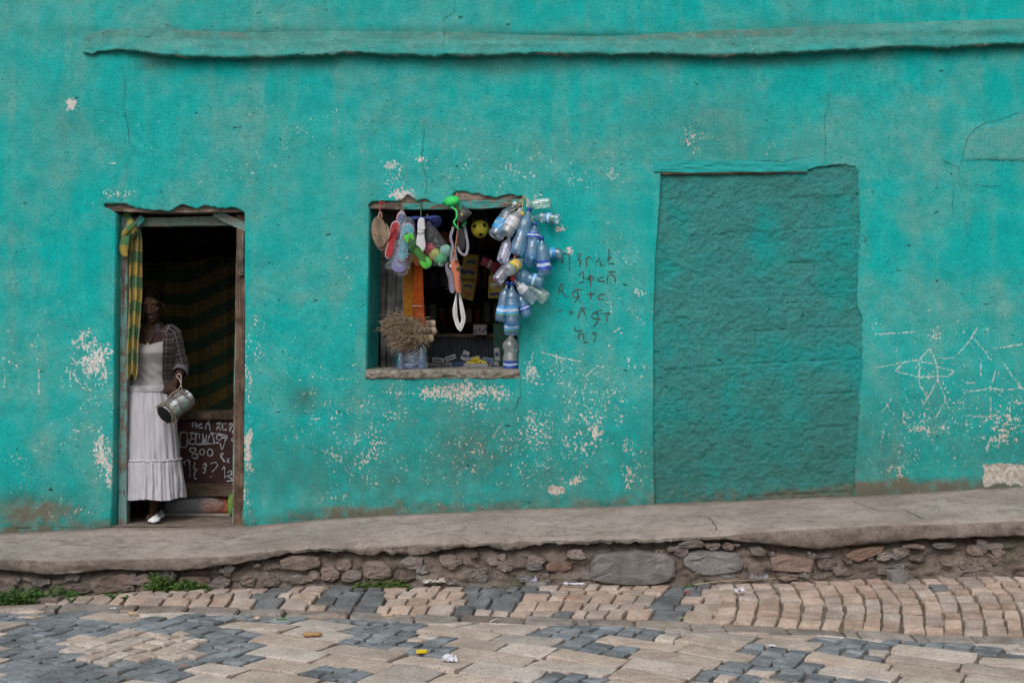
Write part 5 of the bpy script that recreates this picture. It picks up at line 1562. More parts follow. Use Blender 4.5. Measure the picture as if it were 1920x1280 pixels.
# open plaid shirt
g = G()
def shirt(u, v):
    a0 = math.radians(46 - 14 * v)
    a = a0 + (2 * math.pi - 2 * a0) * u
    z = .905 + (1.372 - .905) * v
    cx, cy, rx, ry = torso_at(z)
    e = .024 + .006 * math.sin(a * 7 + z * 9) * (1 - v) + .004 * float(fbm(a * 3, z * 14, 3, 441)) + .012 * (1 - v)
    return L(cx + (rx + e) * math.sin(a), cy - (ry + e) * math.cos(a), z)
g.grid(shirt, 110, 50)
g.uv = [(a * .95, b_ * .47) for a, b_ in g.uv]
g.build('shirt', MAT['plaid'], who, True)
for s, (A, B, C_) in ((1, (SH, EL, WR_)), (-1, (SR, ER, WR2))):
    g = G()
    pth = smooth_path([L(s * .095, .006, 1.350), A + Vector((0, 0, .006)), A.lerp(B, .5), B, B.lerp(C_, .16)], 7)
    rd = [.049 + .006 * math.sin(min(1, k / 9) * math.pi / 2) - .006 * k / len(pth) + .0035 * math.sin(k * 1.9) for k in range(len(pth))]
    g.tube(pth, rd, 24, caps=False); g.build('sleeve', MAT['plaid'], who, True)
    g = G(); d_ = (C_ - B).normalized()
    g.tube([B + d_ * .014, B + d_ * .030, B + d_ * .052, B + d_ * .056], [.055, .059, .058, .048], 24, caps=False); g.build('cuff', simple('grey_cuff', (.085, .085, .095), .9, .15, 80, .3), who, True)
    g = G()
    def collar(u, v):
        y = -.098 + .125 * u
        x = s * (.040 + .058 * (1 - (1 - u) * .6) * 1.0 * (.35 + .65 * v))
        z = 1.418 - .055 * v - .060 * (1 - u) * (.4 + .6 * v)
        return L(x, y - .012 * v * (1 - u), z)
    g.grid(collar, 10, 6); g.uv = [(a * .12, b_ * .06) for a, b_ in g.uv]
    g.build('collar', MAT['plaid'], who, True)
# cord necklaces
for k, (dz, w) in enumerate(((1.268, .050), (1.235, .046))):
    g = G(); g.tube(smooth_path([L(.008 - w, -.010, 1.405), L(.006 - w * .85, -.070, 1.360), L(.004, -.115 - .01 * k, dz), L(.006 + w * .85, -.070, 1.360), L(.008 + w, -.010, 1.405)], 8), .0028, 6); g.build('necklace_cord', MAT['crack'], who, True)
g = G(); g.box(L(.004, -.124, 1.258), (.016, .005, .020), Matrix.Rotation(.4, 3, 'Y'), .001); g.build('pendant', simple('brass', (.35, .24, .09), .45, .2, 40, .2, .5, .6), who)
g = G(); g.tube(smooth_path([L(-.035, -.120, 1.27), L(-.040, -.130, 1.235), L(-.045, -.134, 1.205)], 4), [.002] * 8 + [.004], 6); g.build('dark_tassel', MAT['crack'], who, True)
# shoes
MAT['shoe'] = simple('white_canvas_shoe', (.62, .62, .64), .8, .06, 40, .2)
for ank in (L(.012, 0, 0), L(-.01, .20, 0)):
    g = G()
    def shoe(u, v):
        y = .060 - .225 * v
        w = np.interp(v, [0, .08, .25, .5, .75, .92, 1], [.006, .030, .036, .037, .044, .034, .004])
        h = np.interp(v, [0, .08, .3, .5, .62, .8, .95, 1], [.03, .056, .060, .050, .046, .042, .030, .012])
        a = -math.pi * .62 + u * math.pi * 1.24
        x = w * math.sin(a) * 1.08
        z = h * (.5 + .5 * math.cos(a)) if abs(a) < math.pi / 2 else h * .5 * (1 + math.cos(a))
        return ank + Matrix.Rotation(.27, 3, 'Z') @ Vector((x, y, max(.001, z)))
    g.grid(shoe, 22, 24)
    g.build('shoe', MAT['shoe'], who, True)

# ---- the tin she carries
tin = thing('tin_brazier', 'silver tin can with twine handle and charred mouth held in front of the skirt', 'tin can', P(329, 762, -.015))
A, B = P(352, 744, .100), P(309, 777, -.055)
ax = (B - A); TL = ax.length; ax.normalize()
t = NT('dented_tinplate')
n = t.noise(20, 4, .6)
c = t.mix(t.rng(n, .35, .65), (.42, .45, .46), (.62, .66, .67)); c = t.mix(t.rng(t.noise(35, 5, .7), .60, .70), c, (.16, .10, .06))
MAT['tin'] = t.end(t.bsdf(c, t.rng(n, .3, .7, .28, .5), .5, .9, t.bump(t.noise(24, 3, .6), .5, .01)))
R_ = .068
prof = [(0, .012), (0, R_ * .9), (.001, R_), (.006, R_ + .003), (.012, R_)]
for k in range(14):
    s = .02 + (TL - .03) * k / 13; prof.append((s, R_ + .0022 * math.sin(k * 2.6)))
prof += [(TL - .004, R_ + .002), (TL, R_ + .003), (TL, R_ - .002), (TL - .015, R_ - .004)]
dents = lambda h, a: .04 * float(fbm(h * 14 + 3, math.cos(a) * 1.6 + math.sin(a) * 2, 3, 451))
g = G(); g.lathe(prof, A, ax, 36, wob=dents); g.build('can', MAT['tin'], tin, True)
g = G(); g.lathe([(TL - .004, R_ * 1.02), (TL + .004, R_ * .97), (TL + .010, R_ * .6), (TL + .012, .001)], A, ax, 28, wob=lambda h, a: .12 * float(fbm(h * 60, a * 3, 3, 453))); g.build('coal', simple('charcoal', (.009, .009, .010), .95, .4, 60, .8), tin, True)
MAT['twine'] = simple('brown_twine', (.155, .115, .085), .95, .3, 90, .6)
a1 = ax.orthogonal().normalized(); a2 = ax.cross(a1)
for s, tw in ((.045, .2), (TL * .52, -.25), (TL - .018, .1)):
    g = G(); pts = [A + ax * (s + tw * .03 * math.sin(k / 24 * 6.283 * 2)) + (a1 * math.cos(k / 24 * 6.283) + a2 * math.sin(k / 24 * 6.283)) * (R_ + .008) for k in range(25)]
    g.tube(pts, .0035, 6, caps=False); g.build('twine_wrap', MAT['twine'], tin, True)
for k in range(9):
    an = k / 9 * 6.283
    g = G(); pts = [A + ax * (.004 + (TL - .006) * q) + (a1 * math.cos(an + .25 * math.sin(q * 5 + k)) + a2 * math.sin(an + .25 * math.sin(q * 5 + k))) * (R_ + .006) for q in np.linspace(0, 1, 9)]
    g.tube(pts, .0026, 6); g.build('twine_strand', MAT['twine'], tin, True)
# frayed fibre collar round the charred mouth
g = G()
for k in range(130):
    an = random.uniform(0, 6.283); b0 = A + ax * (TL - random.uniform(0, .05)) + (a1 * math.cos(an) + a2 * math.sin(an)) * (R_ + .006)
    dv = (ax * random.uniform(-.3, 1) + (a1 * math.cos(an + 1.4) + a2 * math.sin(an + 1.4)) * random.uniform(-1, 1) + (a1 * math.cos(an) + a2 * math.sin(an)) * random.uniform(.1, .6)).normalized() * random.uniform(.012, .035)
    g.tube([b0, b0 + dv * .6, b0 + dv + Vector((0, 0, -.004))], [.0017, .0014, .0007], 4)
g.build('frayed_fibre', simple('pale_fibre', (.27, .22, .165), .95, .3, 90), tin)['kind'] = 'stuff'
g = G()
g.tube(smooth_path([A + ax * .03 + a1 * 0 + Vector((0, -.03, R_)), P(341, 727, -.02), P(337, 712, .0), P(331, 705, .01), P(338, 701, .01), P(340, 715, .0), P(336, 728, -.02), P(322, 738, -.02), P(310, 752, -.03), A + ax * (TL * .9) + Vector((-.03, -.03, R_ * .8))], 8), .0036, 6)
g.build('handle', simple('pale_twine', (.33, .27, .22), .95, .3, 90, .6), tin, True)
# ================================================================== GOODS IN THE SHOP WINDOW
def plastic(name, tint, dens=.10, rough=.10, body=(.45, .6, .75)):
    """thin clear bottle plastic"""
    t = NT(name)
    n = t.bump(t.noise(35, 3, .6, .5), .5, .01)
    tr = t.n('ShaderNodeBsdfTransparent'); tr.inputs[0].default_value = (*tint, 1)
    gl = t.n('ShaderNodeBsdfGlossy'); gl.inputs['Roughness'].default_value = rough; gl.inputs['Color'].default_value = (.95, .97, 1, 1); t.put(gl.inputs['Normal'], n)
    df = t.n('ShaderNodeBsdfDiffuse'); df.inputs[0].default_value = (*body, 1)
    lw = t.n('ShaderNodeLayerWeight'); lw.inputs[0].default_value = .30; t.put(lw.inputs['Normal'], n)
    m0 = t.n('ShaderNodeMixShader'); m0.inputs[0].default_value = dens
    t.t.links.new(tr.outputs[0], m0.inputs[1]); t.t.links.new(df.outputs[0], m0.inputs[2])
    m = t.n('ShaderNodeMixShader'); t.put(m.inputs[0], t.math('ADD', t.math('MULTIPLY', lw.outputs['Fresnel'], .8), .06, clamp=True))
    t.t.links.new(m0.outputs[0], m.inputs[1]); t.t.links.new(gl.outputs[0], m.inputs[2])
    return t.end(m.outputs[0])
MAT['pet_clear'] = plastic('clear_bottle_plastic', (.90, .93, .95), .13)
MAT['pet_blue'] = plastic('blue_bottle_plastic', (.58, .79, .94), .20, .10, (.26, .50, .76))
MAT['pet_lilac'] = plastic('lilac_bottle_plastic', (.80, .80, .92), .20, .14, (.52, .52, .68))
MAT['pet_green'] = plastic('pale_green_bottle_plastic', (.80, .92, .88), .16, .14, (.52, .68, .62))
MAT['pet_frost'] = plastic('frosted_bottle_plastic', (.85, .88, .90), .32, .25, (.60, .62, .62))
MAT['pet_deep'] = plastic('deep_blue_bottle_plastic', (.40, .58, .78), .34, .10, (.20, .34, .60))
def label_mat(name, base, c2, c3=None, period=.5):
    t = NT(name)
    s = t.sep(t.co('UV'))
    w = t.math('ADD', s[1], t.math('MULTIPLY', t.math('SINE', t.math('MULTIPLY', s[0], 19)), .06))
    c = t.mix(t.rng(w, .30, .34), base, c2)
    c = t.mix(t.rng(w, .62, .66), c, base)
    if c3: c = t.mix(t.math('MULTIPLY', t.math('GREATER_THAN', w, .84), t.math('GREATER_THAN', t.noise(6, 1, .5, vec=t.co('UV')), .42)), c, c3)
    c = t.mix(t.math('MULTIPLY', t.math('LESS_THAN', t.math('FRACT', t.math('MULTIPLY', s[0], 3.0)), period), t.math('MULTIPLY', t.math('GREATER_THAN', s[1], .36), t.math('LESS_THAN', s[1], .58))), c, tuple(min(1, q * .5 + .42) for q in c2))
    return t.end(t.bsdf(c, .35, .4, 0))
LB = {'cyan': label_mat('cyan_label', (.03, .25, .52), (.05, .33, .62)), 'navy': label_mat('navy_label', (.025, .07, .36), (.35, .45, .66)), 'sky': label_mat('sky_label', (.06, .28, .62), (.40, .55, .72), (.10, .35, .08)),
      'white': label_mat('white_label', (.42, .50, .62), (.16, .30, .55), (.30, .08, .06)), 'yellow': label_mat('yellow_label', (.55, .34, .03), (.62, .45, .10), (.10, .42, .10)), 'pale': label_mat('pale_label', (.50, .50, .54), (.36, .38, .44))}
CAPS = {'blue': simple('blue_cap', (.015, .05, .30), .4, .1, 40, .1, .4), 'red': simple('red_cap', (.45, .02, .02), .4, .1, 40, .1, .4), 'white': simple('white_cap', (.55, .57, .6), .4, .08, 40, .1, .4), 'yellow': simple('yellow_cap', (.55, .36, .04), .4, .1, 40, .1, .4)}

STYLES = {'ribbed': [(0, .28), (.04, .30), (.055, .26), (.09, .27), (.14, .42), (.22, .75), (.30, .97), (.36, 1), (.40, .92), (.42, 1), (.46, .92), (.48, 1), (.52, 1), (.74, 1), (.78, .93), (.80, 1), (.84, .93), (.87, 1), (.93, .99), (.97, .90), (.985, .74), (.98, .4), (.955, .02)],
          'waist': [(0, .30), (.04, .32), (.055, .27), (.09, .29), (.16, .58), (.24, .90), (.31, 1), (.40, .97), (.47, .82), (.53, .80), (.60, .90), (.68, 1), (.82, 1), (.92, .98), (.97, .88), (.985, .72), (.98, .4), (.955, .02)],
          'plain': [(0, .32), (.04, .34), (.06, .29), (.10, .31), (.17, .60), (.25, .90), (.32, 1), (.45, 1), (.60, .985), (.75, 1), (.90, 1), (.96, .92), (.985, .76), (.98, .4), (.955, .02)],
          'slim': [(0, .40), (.05, .42), (.07, .36), (.14, .40), (.30, .78), (.40, .97), (.55, 1), (.80, 1), (.93, .98), (.975, .85), (.985, .7), (.97, .3), (.955, .02)]}
def bottle(label, n0, n1, wpx, y0, y1, style, mat, cap, lab=None, lr=(.52, .74), seed=0, name='plastic_bottle', crumple=.05, group='empty plastic bottles hung beside the window', word=None, cut=None):
    A, B = P(*n0, y0), P(*n1, y1)
    ax = B - A; Ln = ax.length; ax.normalize()
    R = PS(wpx * 1.08, (y0 + y1) / 2) / 2
    o = thing(name, label, 'bottle', B, group)
    prof = [(h * Ln, r * R) for h, r in STYLES[style]]
    pr2 = []
    for (h0, r0), (h1, r1) in zip(prof[:-1], prof[1:]):
        k = max(1, int(abs(h1 - h0) / .012))
        for q in range(k): pr2.append((h0 + (h1 - h0) * q / k, r0 + (r1 - r0) * q / k))
    pr2.append(prof[-1])
    wob = lambda h, a: crumple * float(fbm(h * 18 + seed, math.cos(a) * 1.3 + 2, 2, seed)) * min(1, h / (.2 * Ln)) + crumple * .6 * float(fbm(h * 9 + seed, math.sin(a) * 1.5 + 5, 2, seed + 3)) * min(1, h / (.2 * Ln))
    g = G(); g.lathe(pr2, A, ax, 28, wob=wob); g.build('body', MAT[mat], o, True)
    if cap:
        g = G(); r = R * STYLES[style][0][1] * 1.18
        g.lathe([(-.012, .0005), (-.012, r * .92), (-.010, r), (.012, r), (.013, r * .8)], A, ax, 18); g.build('cap', CAPS[cap], o, True)
    if lab:
        g = G(); a1 = ax.orthogonal().normalized(); a2 = ax.cross(a1)
        hs = np.linspace(lr[0], lr[1], 7)
        sp = [q[0] for q in STYLES[style][:-4]]; sr = [q[1] for q in STYLES[style][:-4]]
        vs, uvs, fs = [], [], []
        for i, h in enumerate(hs):
            for k in range(29):
                a = 2 * math.pi * k / 28
                rr = R * float(np.interp(h, sp, sr)) * (1 + wob(h * Ln, a)) + .0012
                vs.append(A + ax * (h * Ln) + (a1 * math.cos(a) + a2 * math.sin(a)) * rr); uvs.append((k / 28, i / 6))
        for i in range(6):
            for k in range(28): fs.append((i * 29 + k, i * 29 + k + 1, (i + 1) * 29 + k + 1, (i + 1) * 29 + k))
        g.add(vs, fs, uvs); lo = g.build('label_band', LB[lab], o, True)
        if word:
            # lettering wrapped on the side that faces the street
            side = ax.cross(Vector((0, -1, 0))).normalized(); front = side.cross(ax).normalized()
            if front.y > 0: front = -front
            for stq in word:
                g = G(); pts = []
                for (u, v) in smooth_path([Vector((q[0], q[1], 0)) for q in stq], 4) and [(q.x, q.y) for q in smooth_path([Vector((q[0], q[1], 0)) for q in stq], 4)]:
                    an = u * .95; rr = R * 1.0 + .0042
                    h = lr[0] + (lr[1] - lr[0]) * (.5 + v * .42)
                    rr = R * float(np.interp(h, sp, sr)) * 1.03 + .0035
                    pts.append(A + ax * (h * Ln) + (front * math.cos(an) - side * math.sin(an)) * rr)
                for k in range(len(pts) - 1):
                    pass
                g.tube(pts, .0019, 5); g.build('lettering', CAPS['white'], lo, True)
    return o
YES = [[(-.8, -.6), (-.5, 0), (-.2, -.6)], [(-.5, 0), (-.55, .6)], [(-.05, .2), (.2, .05), (.1, -.25), (-.08, .05), (.05, .5), (.25, .4)], [(.75, -.3), (.5, -.25), (.5, .05), (.75, .15), (.7, .5), (.42, .5)]]
WAVE = [[(-.8, .1), (-.5, -.4), (-.3, .3), (0, -.3), (.2, .3), (.5, -.35), (.8, .2)]]
bottle('large clear bottle with cyan lettered label hanging over the opening', (966, 383), (927, 446), 29, -.05, -.09, 'ribbed', 'pet_clear', 'white', 'cyan', (.52, .80), 1, word=YES)
bottle('clear bottle with pale printed side hanging under the twine knot', (977, 392), (948, 440), 24, -.10, -.16, 'slim', 'pet_frost', None, 'pale', (.40, .72), 2)
bottle('long unlabelled blue bottle with wavy waist below a blue cap', (993, 393), (967, 478), 26, -.09, -.14, 'waist', 'pet_blue', 'blue', None, seed=3)
bottle('blue bottle with narrow navy neck band and dented middle', (1003, 420), (996, 487), 23, -.12, -.15, 'waist', 'pet_blue', 'blue', 'navy', (.26, .40), 4, crumple=.09)
bottle('upright blue-capped bottle with broad navy and white label near its base', (1015, 447), (1021, 517), 24, -.13, -.15, 'plain', 'pet_blue', 'blue', 'navy', (.60, .86), 5, word=None)
bottle('short lilac bottle hanging with its base over the dark opening', (955, 446), (941, 492), 21, -.12, -.17, 'plain', 'pet_lilac', None, None, seed=6)
bottle('pale green bottle lying level above all the others', (987, 385), (1034, 379), 17, -.06, -.08, 'plain', 'pet_green', None, None, seed=7, crumple=.08)
bottle('small bottle lying level with blue band round its middle', (998, 407), (1051, 411), 18, -.05, -.09, 'ribbed', 'pet_clear', None, 'sky', (.48, .70), 8, crumple=.09)
bottle('bottle pointing sideways with cyan label behind the blue-capped upright one', (1012, 474), (1054, 476), 20, -.03, -.07, 'plain', 'pet_clear', None, 'cyan', (.38, .74), 9)
bottle('ribbed clear bottle with a red cap slanting over the opening', (966, 482), (931, 528), 21, -.08, -.14, 'ribbed', 'pet_lilac', 'red', None, seed=10)
bottle('bottle with yellow and green label turning its round base to the street', (978, 488), (951, 509), 21, -.13, -.27, 'plain', 'pet_frost', None, 'yellow', (.40, .80), 11)
bottle('wide blue bottle lying across the wall with crumpled base', (962, 513), (1019, 531), 25, -.10, -.12, 'waist', 'pet_blue', 'red', 'sky', (.62, .76), 12, crumple=.13)
bottle('crushed clear bottle with red cap slanting down to the right', (961, 522), (1004, 566), 17, -.17, -.17, 'slim', 'pet_clear', 'red', 'pale', (.30, .55), 13, crumple=.12)
bottle('pale green bottle whose broad base points down against the wall', (982, 531), (1027, 562), 24, -.08, -.10, 'plain', 'pet_green', None, None, seed=14, crumple=.08)
bottle('straight blue bottle hanging in front with sky-blue label', (960, 532), (960, 610), 23, -.17, -.18, 'ribbed', 'pet_blue', 'blue', 'sky', (.54, .76), 15, word=WAVE)
bottle('blue bottle slanting left behind the straight hanging one', (951, 531), (938, 604), 20, -.11, -.13, 'plain', 'pet_blue', 'blue', 'sky', (.60, .82), 16)
bottle('small blue bottle hanging to the right with navy label', (972, 546), (989, 594), 19, -.12, -.14, 'plain', 'pet_blue', None, 'navy', (.58, .76), 17)
bottle('lowest hanging bottle with blue and green label at its base', (961, 560), (958, 630), 25, -.11, -.10, 'plain', 'pet_blue', None, 'sky', (.66, .86), 18)
bottle('stubby bottle tucked behind the dented blue one', (985, 478), (1003, 493), 26, -.05, -.09, 'plain', 'pet_blue', None, None, seed=19)
bottle('tall clear bottle standing inside at the right end of the window sill', (958, 626), (958, 692), 29, .16, .16, 'waist', 'pet_frost', None, 'navy', (.76, .97), 20, group=None)

tw = thing('bottle_twine', 'yellow twine tying the bottle bunch to the end of the window lintel', 'twine', P(984, 370, -.05))
MAT['ytwine'] = simple('yellow_twine', (.42, .31, .13), .95, .2, 120, .5)
for k, q in enumerate([[(982, 366, .0), (977, 378, -.06), (969, 390, -.10), (953, 397, -.12)], [(983, 366, .0), (980, 380, -.07), (978, 394, -.14), (974, 404, -.17)], [(984, 367, -.01), (990, 385, -.07), (998, 412, -.10), (1012, 444, -.12)], [(983, 367, -.01), (972, 380, -.08), (960, 386, -.11)], [(993, 398, -.10), (978, 450, -.13), (964, 484, -.14), (962, 516, -.16), (960, 532, -.18)]]):
    g = G(); g.tube(smooth_path([P(*r) for r in q], 6), .0026, 6); g.build('strand', MAT['ytwine'], tw, True)
g = G(); ell(g, P(980, 401, -.19), (.012, .011, .015)); g.build('orange_ring', CAPS['yellow'], tw, True)

# ---- shoes and sandals ------------------------------------------------------------------
def sole_outline(t):
    """half width of a shoe sole along its length, heel 0 .. toe 1"""
    return float(np.interp(t, [0, .03, .10, .22, .40, .55, .70, .82, .92, .975, 1], [.10, .46, .68, .74, .66, .74, .94, 1.0, .86, .52, .08]))
def slab_sole(heel, toe, wpx, y, thick, roll=0.0, bulge=.0, over=0.0, yt=None):
    """sole as a closed slab facing the street"""
    A, B = P(*heel, y), P(*toe, y if yt is None else yt)
    d = (B - A); Ln = d.length; d.normalize()
    n = Vector((0, -1, 0)); n = (n - d * n.dot(d)).normalized()
    s = d.cross(n)
    n2 = n * math.cos(roll) + s * math.sin(roll); s2 = s * math.cos(roll) - n * math.sin(roll)
    W = PS(wpx, y) / 2 + over
    g = G(); N = 26
    ts = [(1 - math.cos(math.pi * k / N)) / 2 for k in range(N + 1)]
    secs = [(-1, 0), (-1, .8), (-.9, 1), (-.5, 1.03), (0, 1.04), (.5, 1.03), (.9, 1), (1, .8), (1, 0), (0, 0)]
    vs, uvs, fs = [], [], []
    for t in ts:
        w = sole_outline(t) * W
        ben = .10 * math.sin(t * math.pi) * Ln * bulge
        side = .06 * W * math.sin(t * 2.6)
        tt = min(1, max(0, t)) 
        for (a, b_) in secs:
            vs.append(A + d * (Ln * (tt * (1 + 2 * over / Ln) - over / Ln)) + s2 * (a * w + side) + n2 * (b_ * thick + ben)); uvs.append((t, a))
    m = len(secs)
    for i in range(N):
        for k in range(m):
            k2 = (k + 1) % m
            fs.append((i * m + k, i * m + k2, (i + 1) * m + k2, (i + 1) * m + k))
    fs.append(tuple(range(m))); fs.append(tuple(N * m + k for k in range(m - 1, -1, -1)))
    g.add(vs, fs, uvs)
    g.frame = (A, d, s2, n2, Ln, W)
    return g
def strap_v(fr, mat, parent, thick, name='strap', r=.006):
    A, d, s, n, Ln, W = fr
    toe = A + d * (Ln * .84) + n * (thick + .004)
    for sg in (-1, 1):
        g = G(); g.tube(smooth_path([toe, A + d * (Ln * .66) + s * (sg * W * .5) + n * (thick + .024), A + d * (Ln * .42) + s * (sg * W * .72) + n * (thick + .002)], 6), r, 8, flat=.6); g.build(name, mat, parent, True)
def rub(name, col): return simple(name, col, .55, .08, 40, .15, .35)
HG = 'footwear hung under the window lintel'
# red sandal and navy sandal
o = thing('sandal', 'red foam sandal with pale edge hanging beside the woven mats', 'sandal', P(737, 484, -.10), HG)
g = slab_sole((726, 485), (744, 414), 19, -.10, .012, .25); fr = g.frame; g.build('sole', rub('pale_foam', (.45, .45, .50)), o)
slab_sole((727, 483), (743.5, 416), 17.5, -.113, .006, .25).build('insole', rub('red_foam', (.36, .030, .035)), o)
strap_v(fr, rub('dark_red_rubber', (.22, .02, .03)), o, .012)
o = thing('sandal', 'navy sandal with red and white rim hanging behind the red one', 'sandal', P(748, 455, -.06), HG)
g = slab_sole((744, 468), (754, 396), 19, -.055, .014, -.3); fr = g.frame; g.build('sole', rub('red_rim_foam', (.45, .07, .09)), o)
slab_sole((744, 466), (754, 397), 18, -.062, .008, -.3).build('rim', rub('white_rim_foam', (.5, .5, .55)), o)
slab_sole((744, 464), (754, 399), 16, -.072, .006, -.3).build('insole', rub('navy_foam', (.028, .035, .12)), o)
# bagged turquoise sandals with lilac sole
o = thing('sandal', 'turquoise sandal with pink rim inside a clear bag', 'sandal', P(757, 490, -.09), HG)
g = slab_sole((751, 491), (766, 418), 27, -.085, .013, .1); fr = g.frame; g.build('sole', rub('pink_foam', (.42, .22, .30)), o)
slab_sole((752, 488), (766, 420), 24.5, -.097, .006, .1).build('insole', rub('turquoise_foam', (.05, .30, .38)), o)
for q in ((761, 432), (768, 452), (758, 470), (763, 482), (755, 448)):
    g = G(); ell(g, P(*q, -.112), (.006, .003, .006)); g.build('pink_dot', rub('pink_dot_rubber', (.55, .15, .30)), o, True)
strap_v(fr, rub('turquoise_rubber', (.04, .36, .42)), o, .014)
o = thing('sandal', 'lilac sole showing below the bagged turquoise sandal', 'sandal', P(748, 510, -.07), HG)
g = slab_sole((752, 452), (747, 511), 27, -.06, .014, -.1); g.build('sole', rub('lilac_foam', (.22, .19, .46)), o)
# bag film round them
def film_bag(pts_l, pts_r, y, dep, seed, name, label, mat='film'):
    g = G()
    def fn(u, v):
        a = u * 2 * math.pi
        pyv = pts_l[0][1] + (pts_l[-1][1] - pts_l[0][1]) * v
        xl = np.interp(pyv, [q[1] for q in pts_l], [q[0] for q in pts_l]); xr = np.interp(pyv, [q[1] for q in pts_r], [q[0] for q in pts_r])
        k = 1 + .10 * float(fbm(math.cos(a) * 2 + 3, v * 5 + math.sin(a), 3, seed))
        px = (xl + xr) / 2 + (xr - xl) / 2 * k * math.copysign(abs(math.cos(a)) ** .8, math.cos(a))
        dd = dep * math.sin(min(1, v * 6 + .08) * math.pi / 2) * math.sin(min(1, (1 - v) * 8 + .02) * math.pi / 2)
        return P(px, pyv + 1.5 * float(fbm(a, v * 4, 2, seed + 2)), y + dd * k * math.sin(a) + .006 * float(fbm(a * 4, v * 16, 3, seed + 4)))
    g.grid(fn, 44, 34, close_u=True)
    return tag(g.build(name, MAT[mat], None, True), label, 'plastic bag')
film_bag([(752, 393), (744, 405), (738, 440), (735, 480), (722, 498), (722, 504)], [(757, 393), (760, 405), (765, 440), (760, 480), (768, 500), (768, 504)], -.085, .045, 471, 'plastic_bag', 'clear bag wrapped round the red and navy sandals')
film_bag([(762, 406), (752, 416), (745, 450), (738, 490), (735, 505), (745, 516)], [(768, 406), (777, 416), (781, 450), (772, 490), (766, 505), (762, 518)], -.085, .055, 473, 'plastic_bag', 'clear bag holding the turquoise sandal and lilac sole')
MAT['green_string'] = simple('green_string', (.045, .085, .05), .9, .2, 90)
for (lb, q) in (('dark green string holding the bagged sandals under the lintel', [(748, 372, .0), (748, 385, -.01), (753, 397, -.06)]), ('dark green string holding the white shoe under the lintel', [(789, 372, .0), (789.5, 388, -.01), (789, 411, -.08)]), ('orange string carrying the green slipper and dark cup', [(857, 362, .01), (857, 385, -.05), (859, 420, -.07), (853, 470, -.08), (850, 490, -.09)])):
    g = G(); g.tube(smooth_path([P(*r) for r in q], 6), .0042, 6)
    tag(g.build('hanging_string', MAT['green_string'] if 'green string' in lb else simple('orange_string', (.45, .17, .09), .9, .2, 90), None, True), lb, 'string')
# blue flat shoe
def flat_shoe(label, heel, toe, wpx, y, col, roll, inner, yt=None, dep=1.0):
    o = thing('flat_shoe', label, 'shoe', P((heel[0] + toe[0]) / 2, max(heel[1], toe[1]), y), HG)
    A, B = P(*heel, y), P(*toe, y if yt is None else yt)
    d = (B - A); Ln = d.length; d.normalize()
    n = Vector((0, -1, 0)); n = (n - d * n.dot(d)).normalized(); s = d.cross(n)
    n2 = n * math.cos(roll) + s * math.sin(roll); s2 = s * math.cos(roll) - n * math.sin(roll)
    W = PS(wpx, y) / 2
    H_ = W * .85 * dep
    g = G()
    def shell(u, v):
        t = v; w = sole_outline(t) * W
        h = H_ * float(np.interp(t, [0, .05, .2, .5, .62, .85, 1], [1.05, 1.1, .9, .72, .80, .62, .18]))
        # u goes from one rim over the side wall, the sole and back up to the other rim
        over = float(np.interp(t, [0, .58, .66, .8, 1], [0.0, .0, .62, 1.0, 1.0]))      # toe cap closes over the foot
        p = u * 4
        if p < 1: a, b_ = -1 + over * (1 - p) * .98, 1.0 - .10 * over * p - .0
        elif p < 1.6: a, b_ = -1.0 - .03 * math.sin((p - 1) / .6 * math.pi), 1 - (p - 1) / .6
        elif p < 2.4: a, b_ = -1 + (p - 1.6) / .8 * 2, 0
        elif p < 3: a, b_ = 1.0 + .03 * math.sin((p - 2.4) / .6 * math.pi), (p - 2.4) / .6
        else: a, b_ = 1 - over * (p - 3) * .98, 1.0 - .10 * over * (4 - p)
        return A + d * (Ln * t) + s2 * (a * w) + n2 * (b_ * h + .2 * h * over * (1 - a * a))
    g.grid(shell, 40, 34)
    ob = g.build('upper', rub(label[:14].strip().replace(' ', '_') + '_rubber', col), o, True)
    g2 = slab_sole((heel[0], heel[1]), (toe[0], toe[1]), wpx * .9, y - .003, .003, roll, yt=(None if yt is None else yt - .003)); g2.build('insole', rub('insole_' + label[:9].strip().replace(' ', '_'), inner), o, True)
    return o, (A, d, s2, n2, Ln, W)
flat_shoe('dark blue flat shoe lying level behind the white one', (768, 412), (829, 414), 24, -.02, (.020, .030, .150), .7, (.015, .02, .09))
# white shoe seen from its sole
o = thing('white_shoe', 'white shoe hung by its heel, sole outwards, with a dark band', 'shoe', P(790, 474, -.09), HG)
slab_sole((791, 408), (789, 474), 19, -.085, .016, .08).build('sole', rub('white_rubber', (.58, .58, .60)), o, True)
slab_sole((791, 410), (790.5, 432), 15, -.1015, .006, .08).build('heel', rub('grey_heel', (.46, .46, .49)), o, True)
slab_sole((790, 442), (789, 471), 14, -.1022, .0035, .08).build('tread', rub('off_white_tread', (.50, .50, .51)), o, True)
slab_sole((791, 409), (789, 473), 16, -.055, .028, .08).build('upper', rub('white_upper', (.5, .5, .53)), o, True)
g = G(); a, b_ = P(781, 436, -.107), P(799, 434, -.107); g.tube(smooth_path([a + Vector((-.004, .04, 0)), a, (a + b_) / 2 + Vector((0, -.004, -.010)), b_, b_ + Vector((.004, .04, 0))], 6), .0028, 6); g.build('band', MAT['crack'], o, True)
